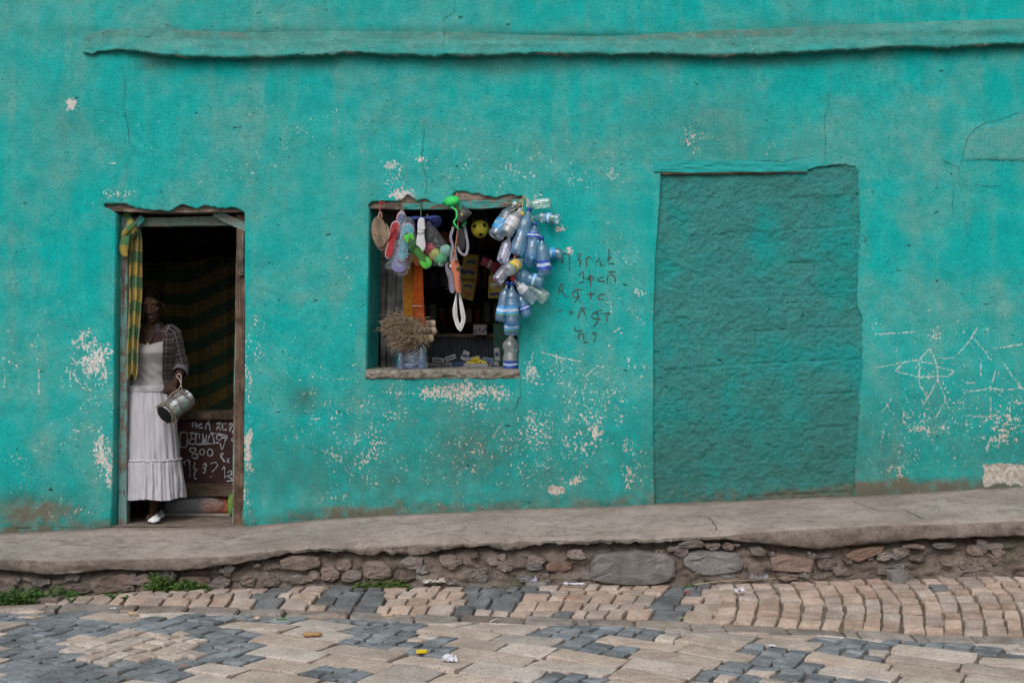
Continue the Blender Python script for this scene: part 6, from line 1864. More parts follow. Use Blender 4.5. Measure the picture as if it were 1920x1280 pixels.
# bright green pair
o, fr = flat_shoe('bright green flat shoe turning its rounded toe to the street', (779, 476), (763, 437), 19, -.115, (.07, .42, .045), .35, (.025, .12, .015), yt=-.135, dep=.55)
g = G(); g.tube([P(770 + 6 * math.cos(k / 14 * 6.283), 461 + 6 * math.sin(k / 14 * 6.283), -.152) for k in range(15)], .002, 6); g.build('band', MAT['green_string'], o, True)
flat_shoe('bright green open flat shoe slanting down to a pointed toe', (776, 462), (805, 502), 20, -.13, (.07, .42, .045), -.1, (.03, .11, .015), dep=.6)
# woven mats
t = NT('coiled_straw')
c = t.mix(t.rng(t.noise(130, 3, .6), .3, .7), (.24, .175, .12), (.44, .345, .25))
MAT['straw_coil'] = t.end(t.bsdf(c, .95, .12, 0, t.bump(t.noise(160, 3, .6), .7, .003)))
mats_o = thing('woven_mats', 'bunch of oval coiled straw mats hanging on a red string', 'straw mat', P(714, 470, -.06))
def coil(cx, cy, rx, ry, y, tilt, yaw):
    g = G(); ctr = P(cx, cy, y); RX, RZ = PS(rx, y), PS(ry, y)
    R3 = Matrix.Rotation(yaw, 3, 'Z') @ Matrix.Rotation(tilt, 3, 'Y')
    turns = 8
    pts = []
    for k in range(turns * 26 + 1):
        a = k / 26 * 2 * math.pi; q = .03 + .97 * (k / (turns * 26))
        pts.append(ctr + R3 @ Vector((RX * q * math.cos(a), .0012 * math.sin(a * 9), RZ * q * math.sin(a))))
    g.tube(pts, RX / turns * .52, 6, flat=.9)
    m_ = g.build('coiled_mat', MAT['straw_coil'], mats_o, True)
    g = G(); g.add([ctr + R3 @ Vector((0, .0015, 0))] + [ctr + R3 @ Vector((RX * math.cos(k / 30 * 6.283), .0015, RZ * math.sin(k / 30 * 6.283))) for k in range(30)], [(0, 1 + k, 1 + (k + 1) % 30) for k in range(30)])
    g.build('coil_gap_shade', simple('coil_gap_dark', (.10, .07, .045), .95, .2, 60), m_)  # dark disc added behind the coils so their gaps read as shaded grooves
    return m_
coil(711, 434, 14.5, 29, -.10, -.10, .35); coil(713, 442, 13.5, 28, -.085, -.14, .45); coil(724, 446, 12, 28, -.065, -.10, -.75); coil(726, 449, 12, 27, -.050, -.12, -.85); coil(719, 450, 12, 26, -.055, -.16, .2)
g = G(); g.tube(smooth_path([P(712, 375, .0), P(713, 385, -.03), P(712, 397, -.07), P(713, 407, -.10)], 5), .004, 6); g.build('red_string', simple('red_string', (.38, .03, .04), .9, .2, 90), mats_o, True)
g = G(); g.tube(smooth_path([P(713, 382, -.02), P(718, 379, -.03), P(722, 382, -.03)], 5), .003, 6); g.build('red_string', simple('red_string', (.38, .03, .04)), mats_o, True)
g = G(); g.tube(smooth_path([P(709, 410, -.10), P(711, 400, -.10), P(715, 399, -.10), P(716, 409, -.09)], 5), .0045, 8); g.build('loop', MAT['straw_coil'], mats_o, True)
# net of coloured balls
net = thing('ball_net', 'thin net bag of red, lime, green and mint balls hanging behind the green shoes', 'net bag', P(818, 500, .03))
for q, r, col in (((804, 467), 12, (.42, .03, .05)), ((814, 477), 12, (.36, .40, .07)), ((826, 487), 13, (.06, .34, .14)), ((836, 470), 12, (.20, .42, .34)), ((776, 482), 11, (.42, .20, .04)), ((785, 490), 10, (.40, .14, .05)), ((800, 492), 11, (.38, .05, .06))):
    g = G(); ell(g, P(*q, .03), (PS(r),) * 3, n=20, m=12); g.build('ball', rub('ball_%d' % q[0], col), net, True)
film_bag([(799, 402), (797, 420), (790, 455), (778, 485), (785, 498)], [(802, 402), (812, 420), (834, 452), (850, 480), (842, 498)], .03, .075, 475, 'net_film', 'x')
nf = bpy.data.objects['net_film']
for k in ('label', 'category'): del nf[k]
adopt(nf, net)

# green slipper, dark cup, grey straps, striped slippers, white cord ------------------------
o = thing('green_slipper', 'bright green plastic slipper with long strap hooked on the lintel', 'slipper', P(850, 428, -.08))
MAT['lime'] = rub('bright_green_plastic', (.03, .52, .10))
g = G()
def scoop(u, v):
    a = math.pi * (u * 1.5 - .75); 
    r = np.interp(v, [0, .15, .5, .85, 1], [.10, .75, 1.0, .85, .55])
    px = 832 + 27 * v; py = 380 - 4 * v
    return P(px + 2 * math.sin(a), py - 11 * r * math.cos(a), -.06 - .05 * r * math.sin(a))
g.grid(scoop, 22, 16); g.build('toe', MAT['lime'], o, True)
g = G(); g.tube(smooth_path([P(846, 388, -.11), P(855, 395, -.12), P(856, 408, -.125), P(851, 416, -.12), P(855, 424, -.12), P(860, 430, -.11)], 6), .0065, 8, flat=.6); g.build('strap', MAT['lime'], o, True)
g = G(); g.tube(smooth_path([P(858, 375, -.08), P(863, 395, -.05), P(868, 412, -.04), P(873, 418, -.05), P(866, 424, -.06)], 6), .007, 8, flat=.5); g.build('strap', MAT['lime'], o, True)
o = thing('dark_cup', 'dark grey rubber cup strung beside the green slipper', 'cup', P(866, 416, -.09))
A, B = P(861, 414, -.09), P(876, 394, -.11)
g = G(); axc = (B - A); g.lathe([(0, .001), (0, .030), (.005, .032), (axc.length * .5, .037), (axc.length, .042), (axc.length, .038), (axc.length * .5, .033), (.01, .026)], A, axc, 24); g.build('shell', rub('charcoal_rubber', (.055, .05, .058)), o, True)
g = G(); ell(g, P(866, 402, -.138), (.008, .003, .011), None); g.build('leaf_mark', rub('mark_yellow', (.30, .30, .05)), o, True)
o = thing('grey_straps', 'loops of grey webbing strap hanging below the dark cup', 'strap', P(860, 500, -.05))
MAT['web'] = simple('grey_webbing', (.21, .205, .24), .85, .15, 120, .3)
for q in ([(850, 425, -.04), (845, 445, -.05), (849, 462, -.05), (846, 480, -.05), (848, 505, -.05)], [(870, 418, -.04), (874, 440, -.05), (877, 462, -.05), (873, 477, -.06), (864, 474, -.07), (857, 462, -.06)], [(853, 468, -.055), (856, 490, -.05), (862, 520, -.05), (863, 550, -.04)], [(850, 480, -.045), (855, 510, -.04), (858, 548, -.03)]):
    pth = smooth_path([P(*r) for r in q], 7); g = G(); g.ribbon(pth, .018, (0, -1, .15)); g.ribbon([p + Vector((0, .003, 0)) for p in pth], .018, (0, 1, -.15)); g.build('webbing', MAT['web'], o, True)
tag(pillow(855, 428, 875, 472, -.025, .022, 481, .2).build('black_pouch', rub('black_cloth', (.022, .020, .024)), None, True), 'black cloth pouch hanging inside the grey straps', 'pouch')
o = thing('slipper', 'orange slipper with black notches hanging among the grey straps', 'slipper', P(859, 549, -.10), 'striped slippers in the window')
slab_sole((860, 550), (851, 487), 17, -.09, .022, .15).build('sole', rub('orange_foam', (.44, .135, .075)), o, True)
for k in range(4):
    g = G(); p = P(862.5 - k * .2, 541 - k * 7, -.120); g.box(p, (.016, .006, .006), Matrix.Rotation(.2, 3, 'Y')); g.build('notch', MAT['crack'], o)
g = G(); p = P(857, 490, -.105); g.box(p + Vector((0, -.018, 0)), (.030, .008, .012), Matrix.Rotation(-.15, 3, 'Y'), .003); g.build('buckle', MAT['crack'], o)
g = G(); p = P(861, 503, -.112); g.box(p, (.042, .008, .020), Matrix.Rotation(-.55, 3, 'Y'), .003); g.build('black_patch', MAT['crack'], o)
o = thing('slipper', 'grey slipper with black notches hanging beside the orange one', 'slipper', P(845, 549, -.08), 'striped slippers in the window')
slab_sole((850, 550), (842, 492), 17, -.065, .020, -.2).build('sole', rub('grey_foam', (.16, .15, .19)), o, True)
for k in range(4):
    g = G(); p = P(838 + k * .4, 541 - k * 7, -.090); g.box(p, (.014, .006, .006)); g.build('notch', MAT['crack'], o)
g = G(); ell(g, P(843, 497, -.100), (.015, .010, .020)); g.build('toe_cap', MAT['crack'], o, True)
g = G(); ell(g, P(845, 499, -.111), (.007, .004, .011)); g.build('white_spot', CAPS['white'], o, True)
o = thing('animal_charm', 'small black animal-shaped charm with white eye beside the grey slipper', 'charm', P(830, 502, -.06))
g = G(); ell(g, P(831, 497, -.05), (.026, .016, .016)); ell(g, P(838, 495, -.05), (.014, .014, .018)); ell(g, P(825, 495, -.05), (.010, .010, .012)); g.build('head', rub('black_rubber', (.02, .02, .022)), o, True)
g = G(); g.tube([P(826 + 2.4 * math.cos(k / 10 * 5), 495 + 3.4 * math.sin(k / 10 * 5), -.068) for k in range(11)], .0022, 6); g.build('eye', CAPS['white'], o, True)
cord = thing('cord_bundle', 'bundle of looped white cord hanging below the slippers', 'cord', P(862, 622, -.05))
MAT['cordw'] = simple('white_cord_fibre', (.60, .59, .60), .85, .08, 140, .4)
for k, (wl, wr, bt, yy) in enumerate(((850, 868, 616, -.07), (852, 866, 610, -.06), (854, 870, 606, -.055), (856, 872, 614, -.065), (853, 871, 619, -.075))):
    g = G(); g.tube(smooth_path([P(857 - .4 * k, 548, yy + .02), P(wl, 580, yy), P(wl + 2.5, 600, yy), P((wl + wr) / 2 + 1, bt + 1, yy - .01), P(wr, 600, yy), P(wr - 2.5, 580, yy), P(860 + .4 * k, 548, yy + .02)], 8), .0044, 7); g.build('loop', MAT['cordw'], cord, True)

# ---- brooms, brushes and water on the sill -------------------------------------------------
def strands(name, parent, col, n, fn, r, mat=None):
    g = G()
    for k in range(n):
        pts = fn(k)
        m = len(pts)
        g.tube(pts, [r * (1 - .5 * q / (m - 1)) for q in range(m)], 4, caps=False)
    o = g.build(name, mat if mat else simple(name + '_fibre_%d' % int(col[0] * 100), col, .7, .28, 30, .2), parent)
    o['kind'] = 'stuff'
    return o
for lb, x0, x1, yt, yb, y, col in (('amber bristle broom head hanging behind the shutter', 755, 775, 480, 606, .10, (.36, .155, .02)), ('orange bristle broom head tied with wire above the straw brushes', 774, 794, 480, 614, .07, (.42, .085, .012))):
    o = thing('broom_head', lb, 'broom', P((x0 + x1) / 2, yb, y), 'bristle broom heads in the window')
    R_ = random.Random(int(x0))
    def fn(k):
        u, w = R_.random(), R_.uniform(-.022, .022)
        e = R_.uniform(-3, 4)
        return [P(x0 + (x1 - x0) * (.5 + (u - .5) * .8), yt, y + w), P(x0 + (x1 - x0) * (.5 + (u - .5) * .95) , (yt + yb) / 2, y + w * 1.1), P(x0 + (x1 - x0) * u + (3 if x0 > 770 else 1), yb + e, y + w * 1.4)]
    strands('bristles', o, col, 230, fn, .0017)
    g = G(); g.box(P((x0 + x1) / 2, (yt + yb) / 2 - 4, y), (PS(x1 - x0) * .8, .030, PS(yb - yt) * .92), bev=.01); g.build('core', simple('core_%d' % x0, tuple(q * .55 for q in col), .9, .2, 30, .3), o)
    if x0 > 770:
        g = G(); c0 = P((x0 + x1) / 2, 574, y); g.tube([c0 + Vector((PS(11.5) * math.cos(q / 20 * 6.283), .033 * math.sin(q / 20 * 6.283), .002 * math.sin(q))) for q in range(21)], .0028, 6, caps=False); g.build('wire', simple('grey_wire', (.38, .36, .34), .5, .1, 40), o, True)
t = NT('dry_straw')
c = t.mix(t.rng(t.noise(40, 3, .6), .3, .7), (.110, .080, .052), (.36, .285, .205))
MAT['dry_straw'] = t.end(t.bsdf(c, .95, .1))
for i, (lb, hx, hy, tx, ty, y) in enumerate((('straw hand brush on top of the heap over the water bottles', 816, 607, 732, 612, .06), ('straw hand brush in the middle of the heap, its tied end towards the goods', 818, 620, 735, 628, .035), ('straw hand brush at the bottom of the heap with bent tips', 812, 634, 745, 640, .015), ('straw hand brush at the back of the heap by the shutter', 802, 612, 728, 605, .12))):
    o = thing('straw_brush', lb, 'brush', P((hx + tx) / 2, (hy + ty) / 2 + 8, y), 'straw hand brushes heaped on the sill')
    R_ = random.Random(60 + i)
    A, B = P(hx, hy, y + .05), P(tx, ty, y - .07)
    d = (B - A)
    def fn(k):
        a, q = R_.uniform(0, 6.283), R_.random() ** .5
        off = Vector((0, math.sin(a) * q, math.cos(a) * q))
        ln = R_.uniform(.72, 1.12)
        p0 = A + off * .022; p1 = A + d * .35 + off * .030; p2 = A + d * .72 * ln + off * .054 + Vector((R_.gauss(0, .006), R_.gauss(0, .008), R_.gauss(.004, .010)))
        p3 = A + d * ln + off * R_.uniform(.05, .09) + Vector((R_.gauss(0, .02), R_.gauss(-.015, .02), R_.gauss(-.010, .024)))
        if R_.random() < .35: p3 = p2 + Vector((R_.gauss(-.01, .02), R_.uniform(-.06, -.01), R_.gauss(-.012, .022)))
        return [p0, p1, p2, p3]
    def fl(k):
        p = A.lerp(B, R_.uniform(.15, 1.05)) + Vector((R_.gauss(0, .012), R_.uniform(-.05, .02), R_.gauss(.004, .032)))
        dr = Vector((R_.gauss(-.6, .7), R_.gauss(-.3, .4), R_.gauss(0, .45))).normalized() * R_.uniform(.03, .085)
        return [p, p + dr * .5 + Vector((0, 0, .004)), p + dr + Vector((0, -.004, -.008))]
    strands('loose_straw', o, (.3, .24, .16), 150, fl, .0021, MAT['dry_straw'])
    strands('straw', o, (.3, .24, .16), 340, fn, .0023, MAT['dry_straw'])
    g = G(); dn = d.normalized(); pts = []
    a1 = dn.orthogonal().normalized(); a2 = dn.cross(a1)
    for k in range(60):
        an = k / 60 * 6.283 * 5; pts.append(A + dn * (.008 + .03 * k / 60) + (a1 * math.cos(an) + a2 * math.sin(an)) * .026)
    g.tube(pts, .0035, 6); g.build('binding', MAT['straw_coil'], o, True)
pk = thing('water_pack', 'shrink-wrapped pack of blue water bottles under the straw brushes', 'bottles', P(772, 692, .12))
for k, (px, y) in enumerate(((751, .10), (771, .08), (791, .10), (752, .22), (772, .22), (792, .22))):
    A, B = P(px, 640, y), P(px, 692.5, y); axp = B - A; g = G(); R_ = PS(20.5) / 2; Ln = axp.length
    g.lathe([(h * Ln, r * R_) for h, r in [(0, .3), (.06, .34), (.10, .5), (.22, .9), (.32, 1), (.42, .95), (.46, 1), (.56, .95), (.60, 1), (.75, 1), (.86, .94), (.92, 1), (.99, .93), (1, .6), (.99, .02)]], A, axp, 22); g.build('bottle', MAT['pet_deep'], pk, True)
g = G()
def wrap(u, v):
    a = u * 2 * math.pi
    ca, sa = math.cos(a), math.sin(a)
    sx_, sy_ = math.copysign(abs(ca) ** .45, ca), math.copysign(abs(sa) ** .45, sa)
    top = 1 - .18 * (1 - v) ** 3
    scal = .006 * math.cos(sx_ * 3 * math.pi) * (abs(sa) > .5)
    return P(771 + 32.5 * sx_ * top, 643 + 49 * v, .155 + (.125 + scal) * sy_ * top + .004 * float(fbm(a * 4, v * 6, 2, 490)))
g.grid(wrap, 72, 14, close_u=True); g.build('wrap', plastic('shrink_film', (.93, .96, .98), .02, .10, (.40, .48, .60)), pk, True)

# ---- inside the shop -----------------------------------------------------------------------
o = thing('toy_football', 'yellow ball with black pentagons hanging in a net inside the window', 'ball', P(900, 446, .22))
YB_ = .22; c0 = P(900, 429, YB_); RB = PS(17, YB_)
g = G(); ell(g, c0, (RB, RB, RB), n=32, m=20); g.build('ball', rub('yellow_ball', (.50, .42, .035)), o, True)
for dx, dz in ((-.58, .22), (.52, .30), (.10, -.70), (-.05, .95), (.9, -.35), (-.9, -.45)):
    dd = Vector((dx, -math.sqrt(max(.02, 1 - dx * dx - dz * dz)), dz)).normalized(); a1 = dd.orthogonal().normalized(); a2 = dd.cross(a1)
    g = G(); vs = [c0 + (dd + (a1 * math.cos(k / 5 * 6.283) + a2 * math.sin(k / 5 * 6.283)) * .27).normalized() * (RB + .0015) for k in range(5)]
    mid = [c0 + (dd + (a1 * math.cos((k + .5) / 5 * 6.283) + a2 * math.sin((k + .5) / 5 * 6.283)) * .22).normalized() * (RB + .0025) for k in range(5)]
    ring_ = [q for k in range(5) for q in (vs[k], mid[k])]
    g.add([c0 + dd * (RB + .0028)] + ring_, [(0, 1 + k, 1 + (k + 1) % 10) for k in range(10)]); g.build('black_panel', rub('black_panel', (.012, .012, .012)), o, True)
for q in ((886, 425), (900, 412), (914, 425)):
    g = G(); g.tube([P(900, 378, YB_ - .02), P((q[0] + 900) / 2, 396, YB_ - .04), P(q[0], q[1] - 8, YB_ - .06)], .0012, 5); g.build('net_cord', simple('grey_thread', (.2, .2, .2), .9), o, True)
MAT['pack_y'] = simple('yellow_sachet', (.26, .17, .015), .5, .2, 14, .3, .4)
MAT['pack_r'] = simple('crimson_wrapper', (.26, .025, .04), .4, .2, 14, .3, .5)
def sachet(label, cx, cy, w, h, y, rot, mat, marks, group='sachets strung inside the window'):
    o = thing('sachet', label, 'packet', P(cx, cy + h / 2, y), group)
    g = G()
    Rm = Matrix.Rotation(rot, 3, 'Y')
    def fn(u, v, s=-1):
        x, z = (u - .5) * PS(w, y), (.5 - v) * PS(h, y)
        b_ = .014 * (math.sin(math.pi * u) * math.sin(math.pi * v)) ** .6 + .002 * float(fbm(u * 6, v * 6, 2, int(cx)))
        return P(cx, cy, y) + Rm @ Vector((x, s * b_, z))
    g.grid(lambda u, v: fn(u, v, -1), 14, 18); g.grid(lambda u, v: fn(1 - u, v, 1), 14, 18); g.build('pouch', mat, o, True)
    for (u, v, du, dv, cm) in marks:
        g = G(); g.grid(lambda a, b_: fn(u + du * (a - .5), v + dv * (b_ - .5) + .02 * math.sin(a * 9)) + Vector((0, -.0022, 0)), 10, 4); g.build('print', cm, o, True)
DB = rub('print_dark_blue', (.02, .03, .09)); PW = rub('print_white', (.45, .45, .42)); PRd = rub('print_red', (.35, .04, .03))
sachet('yellow washing sachet with dark lettering inside the window beside the grey straps', 881, 500, 30, 46, .85, .12, MAT['pack_y'], [(.55, .30, .5, .14, DB), (.45, .72, .8, .16, DB), (.7, .55, .3, .1, PRd)])
sachet('lower yellow sachet with small print under the first', 877, 540, 28, 42, .90, .2, MAT['pack_y'], [(.5, .4, .5, .12, DB), (.6, .75, .4, .12, PRd)])
sachet('yellow sachet with white and dark lettering behind the hanging bottles', 931, 538, 30, 42, .70, .02, MAT['pack_y'], [(.5, .42, .7, .16, PW), (.52, .46, .6, .08, DB), (.5, .82, .85, .14, DB), (.3, .15, .3, .15, PRd)])
sachet('yellow sachet peeking out above the lettered one', 932, 508, 26, 26, .80, -.2, MAT['pack_y'], [(.5, .5, .5, .2, PRd)])
sachet('crimson wrapped roll slanting inside the window', 918, 495, 34, 18, .75, .45, MAT['pack_r'], [(.5, .5, .12, .9, PW)])
sachet('dim red packet hanging behind the ball net', 838, 445, 20, 20, .80, .2, simple('dim_red_packet', (.30, .06, .02), .5, .2, 20), [(.5, .5, .4, .3, DB)])
# counter, corrugated front and shelves
shop = thing('shop_counter', 'dark corrugated-front counter inside the shop window', 'counter', P(860, 692, 1.0))
g = G(); g.grid(lambda u, v: P(770 + 165 * u, 632 + 70 * v, 1.0 + .012 * math.sin(u * 2 * math.pi * 26)), 260, 4); g.build('corrugated_sheet', simple('dark_zinc', (.085, .095, .11), .5, .15, 20, .2, .5, .4), shop, True)
g = G(); c0 = P(852, 629, 1.15); g.box(c0, (PS(180, 1.15), .36, .03), bev=.005); g.build('top_board', MAT['dark_wood_h'], shop)
g = G(); c0 = P(945, 652, .85); g.box(c0, (PS(40, .85), .03, PS(92, .85)), bev=.004); g.build('green_panel', simple('dark_green_paint', (.02, .07, .045), .7, .2, 12), shop)
g = G(); c0 = P(860, 697, .62); g.box((c0.x, .62, c0.z), (PS(230, .62), .55, .03), bev=.004); g.build('display_board', MAT['dark_wood_h'], shop)
shf = thing('back_shelf', 'dark shelves against the back wall of the shop', 'shelf', P(860, 700, 1.9))
for py in (470, 540, 607):
    g = G(); c0 = P(850, py, 1.9); g.box(c0, (PS(330, 1.9), .26, .025), bev=.003); g.build('shelf_board', MAT['dark_wood_h'], shf)
for px in (690, 1010):
    g = G(); c0 = P(px, 540, 1.9); g.box(c0, (.03, .26, PS(260, 1.9)), bev=.003); g.build('upright', MAT['dark_wood_h'], shf)
R_ = random.Random(77)
cols = [('white', (.34, .34, .33)), ('grey', (.20, .21, .22)), ('brown', (.20, .07, .03)), ('dark blue', (.05, .08, .16)), ('cream', (.36, .31, .22)), ('green', (.05, .14, .07)), ('red', (.25, .04, .03))]
for row, py in enumerate((607, 540, 470)):
    px = 772.0; prev = None; SZ = {}
    while px < 935:
        w = R_.uniform(11, 17); h = R_.uniform(22, 40); nm, cl = R_.choice(cols)
        y = 1.84
        base = P(px + w / 2, py - 2.2, y); base.z = P(850, py, 1.9).z + .0125
        kind = R_.choice(['jar', 'carton', 'tin'])
        lb = '%s %s%s on the %s back shelf%s' % ('' , nm, ' ' + kind, ('lowest', 'middle', 'top')[row], ', after the ' + prev if prev else ' nearest the brooms')
        lb = lb.strip(); prev = nm + ' ' + kind
        o = thing(kind, lb, kind, base, 'goods on the back shelves')
        W_, H_ = PS(w, y) * .92, PS(h, y)
        mt = simple('ware_' + nm.replace(' ', '_'), tuple(q * .6 for q in cl), .5, .15, 20, .1, .4)
        g = G()
        if kind == 'carton': g.box(base + Vector((0, 0, H_ / 2)), (W_, .06, H_), bev=.003); g.build('box', mt, o)
        else:
            g.lathe([(0, .001), (0, W_ * .46), (.004, W_ * .5), (H_ * .72, W_ * .5), (H_ * .82, W_ * .40), (H_ * .86, W_ * .34)] if kind == 'jar' else [(0, .001), (0, W_ * .48), (.005, W_ * .5), (H_ * .9, W_ * .5), (H_ * .9, .001)], base, (0, 0, 1), 16); g.build('vessel', mt, o, True)
            g = G(); g.lathe([(H_ * .85, W_ * .38), (H_, W_ * .38), (H_, .001)] if kind == 'jar' else [(H_ * .9, W_ * .52), (H_ * .96, W_ * .52), (H_ * .96, .001)], base, (0, 0, 1), 16); g.build('lid', simple('ware_lid', (.25, .25, .25), .5), o, True)
        px += w + R_.uniform(1, 4)
# small cartons on the sill board
zbd = P(860, 697, .62).z + .015
CB = [('white', (.38, .38, .38)), ('pale blue', (.20, .28, .38)), ('grey', (.22, .23, .25)), ('cream', (.36, .33, .26)), ('dark blue', (.05, .09, .22))]
CL = ['grey carton at the end of the display next to the water bottles', 'grey carton under a tilted white one in the sill display', 'dark blue carton between grey ones in the sill display', 'grey carton beside the sweet tray in the sill display', 'cream carton beneath the yellow sweets', 'white upright-edged carton at the far end by the clear bottle', 'white flat carton lying level on a grey one', 'white carton tilted across two others', 'narrow white carton propped on its end behind the sweets', 'white carton lying slanted beside the sweets', 'pale blue carton lying behind the yellow sweets', 'tall white carton leaning towards the green panel']
for k, (px, w, h, d_, lift, rot, ci) in enumerate(((812, 24, 14, .07, 0, 0, 2), (836, 26, 15, .07, 0, .0, 2), (861, 20, 16, .07, 0, 0, 4), (880, 22, 14, .07, 0, 0, 2), (903, 26, 13, .07, 0, 0, 3), (926, 18, 16, .07, 0, 0, 0), (822, 22, 8, .06, 14.5, .08, 0), (845, 20, 9, .06, 15.5, -.35, 0), (872, 12, 18, .05, 14.5, .4, 0), (888, 24, 9, .06, 14.5, -.2, 0), (915, 20, 8, .06, 14.5, .1, 1), (932, 10, 24, .05, 17, -.1, 0))):
    nm, cl = CB[ci]
    y = .48 + .02 * (k % 3)
    z0 = zbd + PS(lift, y)
    extra = ('resting on the sill display', 'lying on top of the others in the sill display')[lift > 0]
    key = CL[k]
    o = thing('carton', key, 'carton', (PX(px, y), y, z0), 'small cartons in the sill display')
    c0 = Vector((PX(px, y), y, z0 + PS(h, y) / 2 + (.012 * abs(rot) * 3)))
    g = G(); g.box(c0, (PS(w, y), d_, PS(h, y)), Matrix.Rotation(rot, 3, 'Y'), .0015); g.build('box', simple('carton_' + nm.replace(' ', '_'), tuple(q * .6 for q in cl), .7, .1, 30), o)
    g = G(); g.box(c0 + Matrix.Rotation(rot, 3, 'Y') @ Vector((0, -d_ / 2 - .001, .0)), (PS(w, y) * .7, .001, PS(h, y) * .3), Matrix.Rotation(rot, 3, 'Y')); g.build('print', DB, o)
o = thing('sweet_heap', 'heap of small yellow wrapped sweets on the sill display', 'sweets', (PX(893, .5), .46, zbd))
g = G(); R_ = random.Random(5)
for k in range(90):
    a, q = R_.uniform(0, 6.283), R_.random() ** .5
    p = Vector((PX(893, .45) + .075 * q * math.cos(a), .45 + .03 * q * math.sin(a), zbd + PS(13) + (1 - q) * .055 * R_.uniform(.3, 1) + .004))
    g.box(p, (.020, .012, .010), Matrix.Rotation(R_.uniform(0, 3), 3, 'Z') @ Matrix.Rotation(R_.uniform(-.6, .6), 3, 'Y'), .003)
g.build('sweets', simple('yellow_sweet_wrapper', (.42, .33, .03), .4, .25, 60, .2, .5), o)['kind'] = 'stuff'
g = G(); g.box((PX(893, .45), .45, zbd + PS(7)), (.17, .09, PS(13)), bev=.002); g.build('tray', simple('grey_tray', (.25, .25, .26), .6), o)
o = thing('price_card', 'pale printed card on the counter edge inside the shop', 'card', P(900, 629, .9)); g = G(); g.box(P(900, 618, .9), (PS(25, .9), .006, PS(19, .9)), bev=.001); g.build('card', simple('pink_card', (.24, .20, .21), .8, .06, 20), o)
for q in ((891, 622), (899, 618), (906, 621), (910, 617)):
    g = G(); g.box(P(*q, .894), (PS(4, .9), .002, PS(4, .9))); g.build('print', DB, o)
# ================================================================== WEEDS AND LITTER
MAT['leaf'] = None
t = NT('weed_leaf')
c = t.mix(t.rng(t.noise(40, 3, .6), .3, .7), (.030, .085, .018), (.085, .175, .040))
c = t.mix(t.rng(t.rnd(), 0, 1), c, t.mix(.5, c, (.11, .16, .03)))
sh = t.bsdf(c, .55, .3, 0)
tl = t.n('ShaderNodeBsdfTranslucent'); tl.inputs[0].default_value = (.07, .16, .02, 1)
mx = t.n('ShaderNodeMixShader'); mx.inputs[0].default_value = .25
t.t.links.new(sh, mx.inputs[1]); t.t.links.new(tl.outputs[0], mx.inputs[2])
MAT['leaf'] = t.end(mx.outputs[0])
def weed(label, px0, px1, py, h, n, v=.08, seed=0, spread=.06):
    """low leafy clump rooted in the joint between verge and foundation"""
    R_ = random.Random(seed)
    base = verge((px0 + px1) / 2, v)
    o = thing('weed', label, 'weed', base, 'weeds along the foundation')
    gl_, gs = G(), G()
    for k in range(n):
        px = R_.uniform(px0, px1)
        e = 1 - abs((px - (px0 + px1) / 2) / ((px1 - px0) / 2 + 1)) ** 2
        b0 = verge(px, max(0, min(1, v + R_.uniform(-spread, spread))))
        b0.z -= .015
        hh = h * (.35 + .65 * e) * R_.uniform(.4, 1.1)
        lean = Vector((R_.gauss(0, .5), R_.uniform(-.8, .1), 1)).normalized()
        tip = b0 + lean * hh
        gs.tube([b0, b0.lerp(tip, .5) + Vector((0, 0, hh * .08)), tip], [.0022, .0016, .0008], 4, caps=False)
        for q in range(R_.randint(7, 11)):
            f = R_.uniform(.2, 1.05); p = b0.lerp(tip, f)
            az = R_.uniform(0, 6.283); d = Vector((math.cos(az), math.sin(az) - .25, R_.uniform(-.25, .6))).normalized()
            ln = R_.uniform(.016, .034) ; w = ln * R_.uniform(.28, .42)
            s = d.cross(Vector((0, 0, 1)) + Vector((R_.gauss(0, .4), R_.gauss(0, .4), 0))).normalized()
            up = s.cross(d)
            gl_.add([p, p + d * ln * .35 + s * w - up * .002, p + d * ln * .75 + s * w * .8 - up * .003, p + d * ln - up * .006, p + d * ln * .75 - s * w * .8 - up * .003, p + d * ln * .35 - s * w - up * .002, p + d * ln * .5 + up * .002],
                    [(0, 1, 6), (1, 2, 6), (2, 3, 6), (3, 4, 6), (4, 5, 6), (5, 0, 6)])
    gs.build('stems', simple('weed_stem', (.08, .12, .04), .8), o)['kind'] = 'stuff'
    gl_.build('leaves', MAT['leaf'], o)['kind'] = 'stuff'
weed('long low mat of green weeds at the left foot of the foundation', -70, 145, 1125, .10, 220, .42, 1, .45)
weed('green tuft standing tall against the foundation below the doorway', 268, 312, 1100, .15, 80, .03, 2, .06)
weed('spreading green tuft beside the taller one below the doorway', 305, 378, 1100, .10, 90, .05, 3, .08)
weed('small green sprigs growing between tan cobbles left of the tall tuft', 185, 240, 1112, .045, 26, .35, 4, .35)
weed('flat green weed patch against the foundation between doorway and window', 640, 756, 1098, .085, 90, .03, 5, .06)
weed('tiny green sprout beside a grey stone under the window', 905, 925, 1095, .035, 10, .03, 6, .04)
weed('tiny green sprout at the right of the white plastic scrap', 992, 1012, 1095, .035, 10, .04, 7, .04)
weed('tiny green sprout at the right end of the big grey stone', 1264, 1284, 1094, .04, 11, .03, 8, .04)
weed('tiny green sprout under the reddish stones', 1540, 1564, 1085, .035, 11, .02, 9, .04)

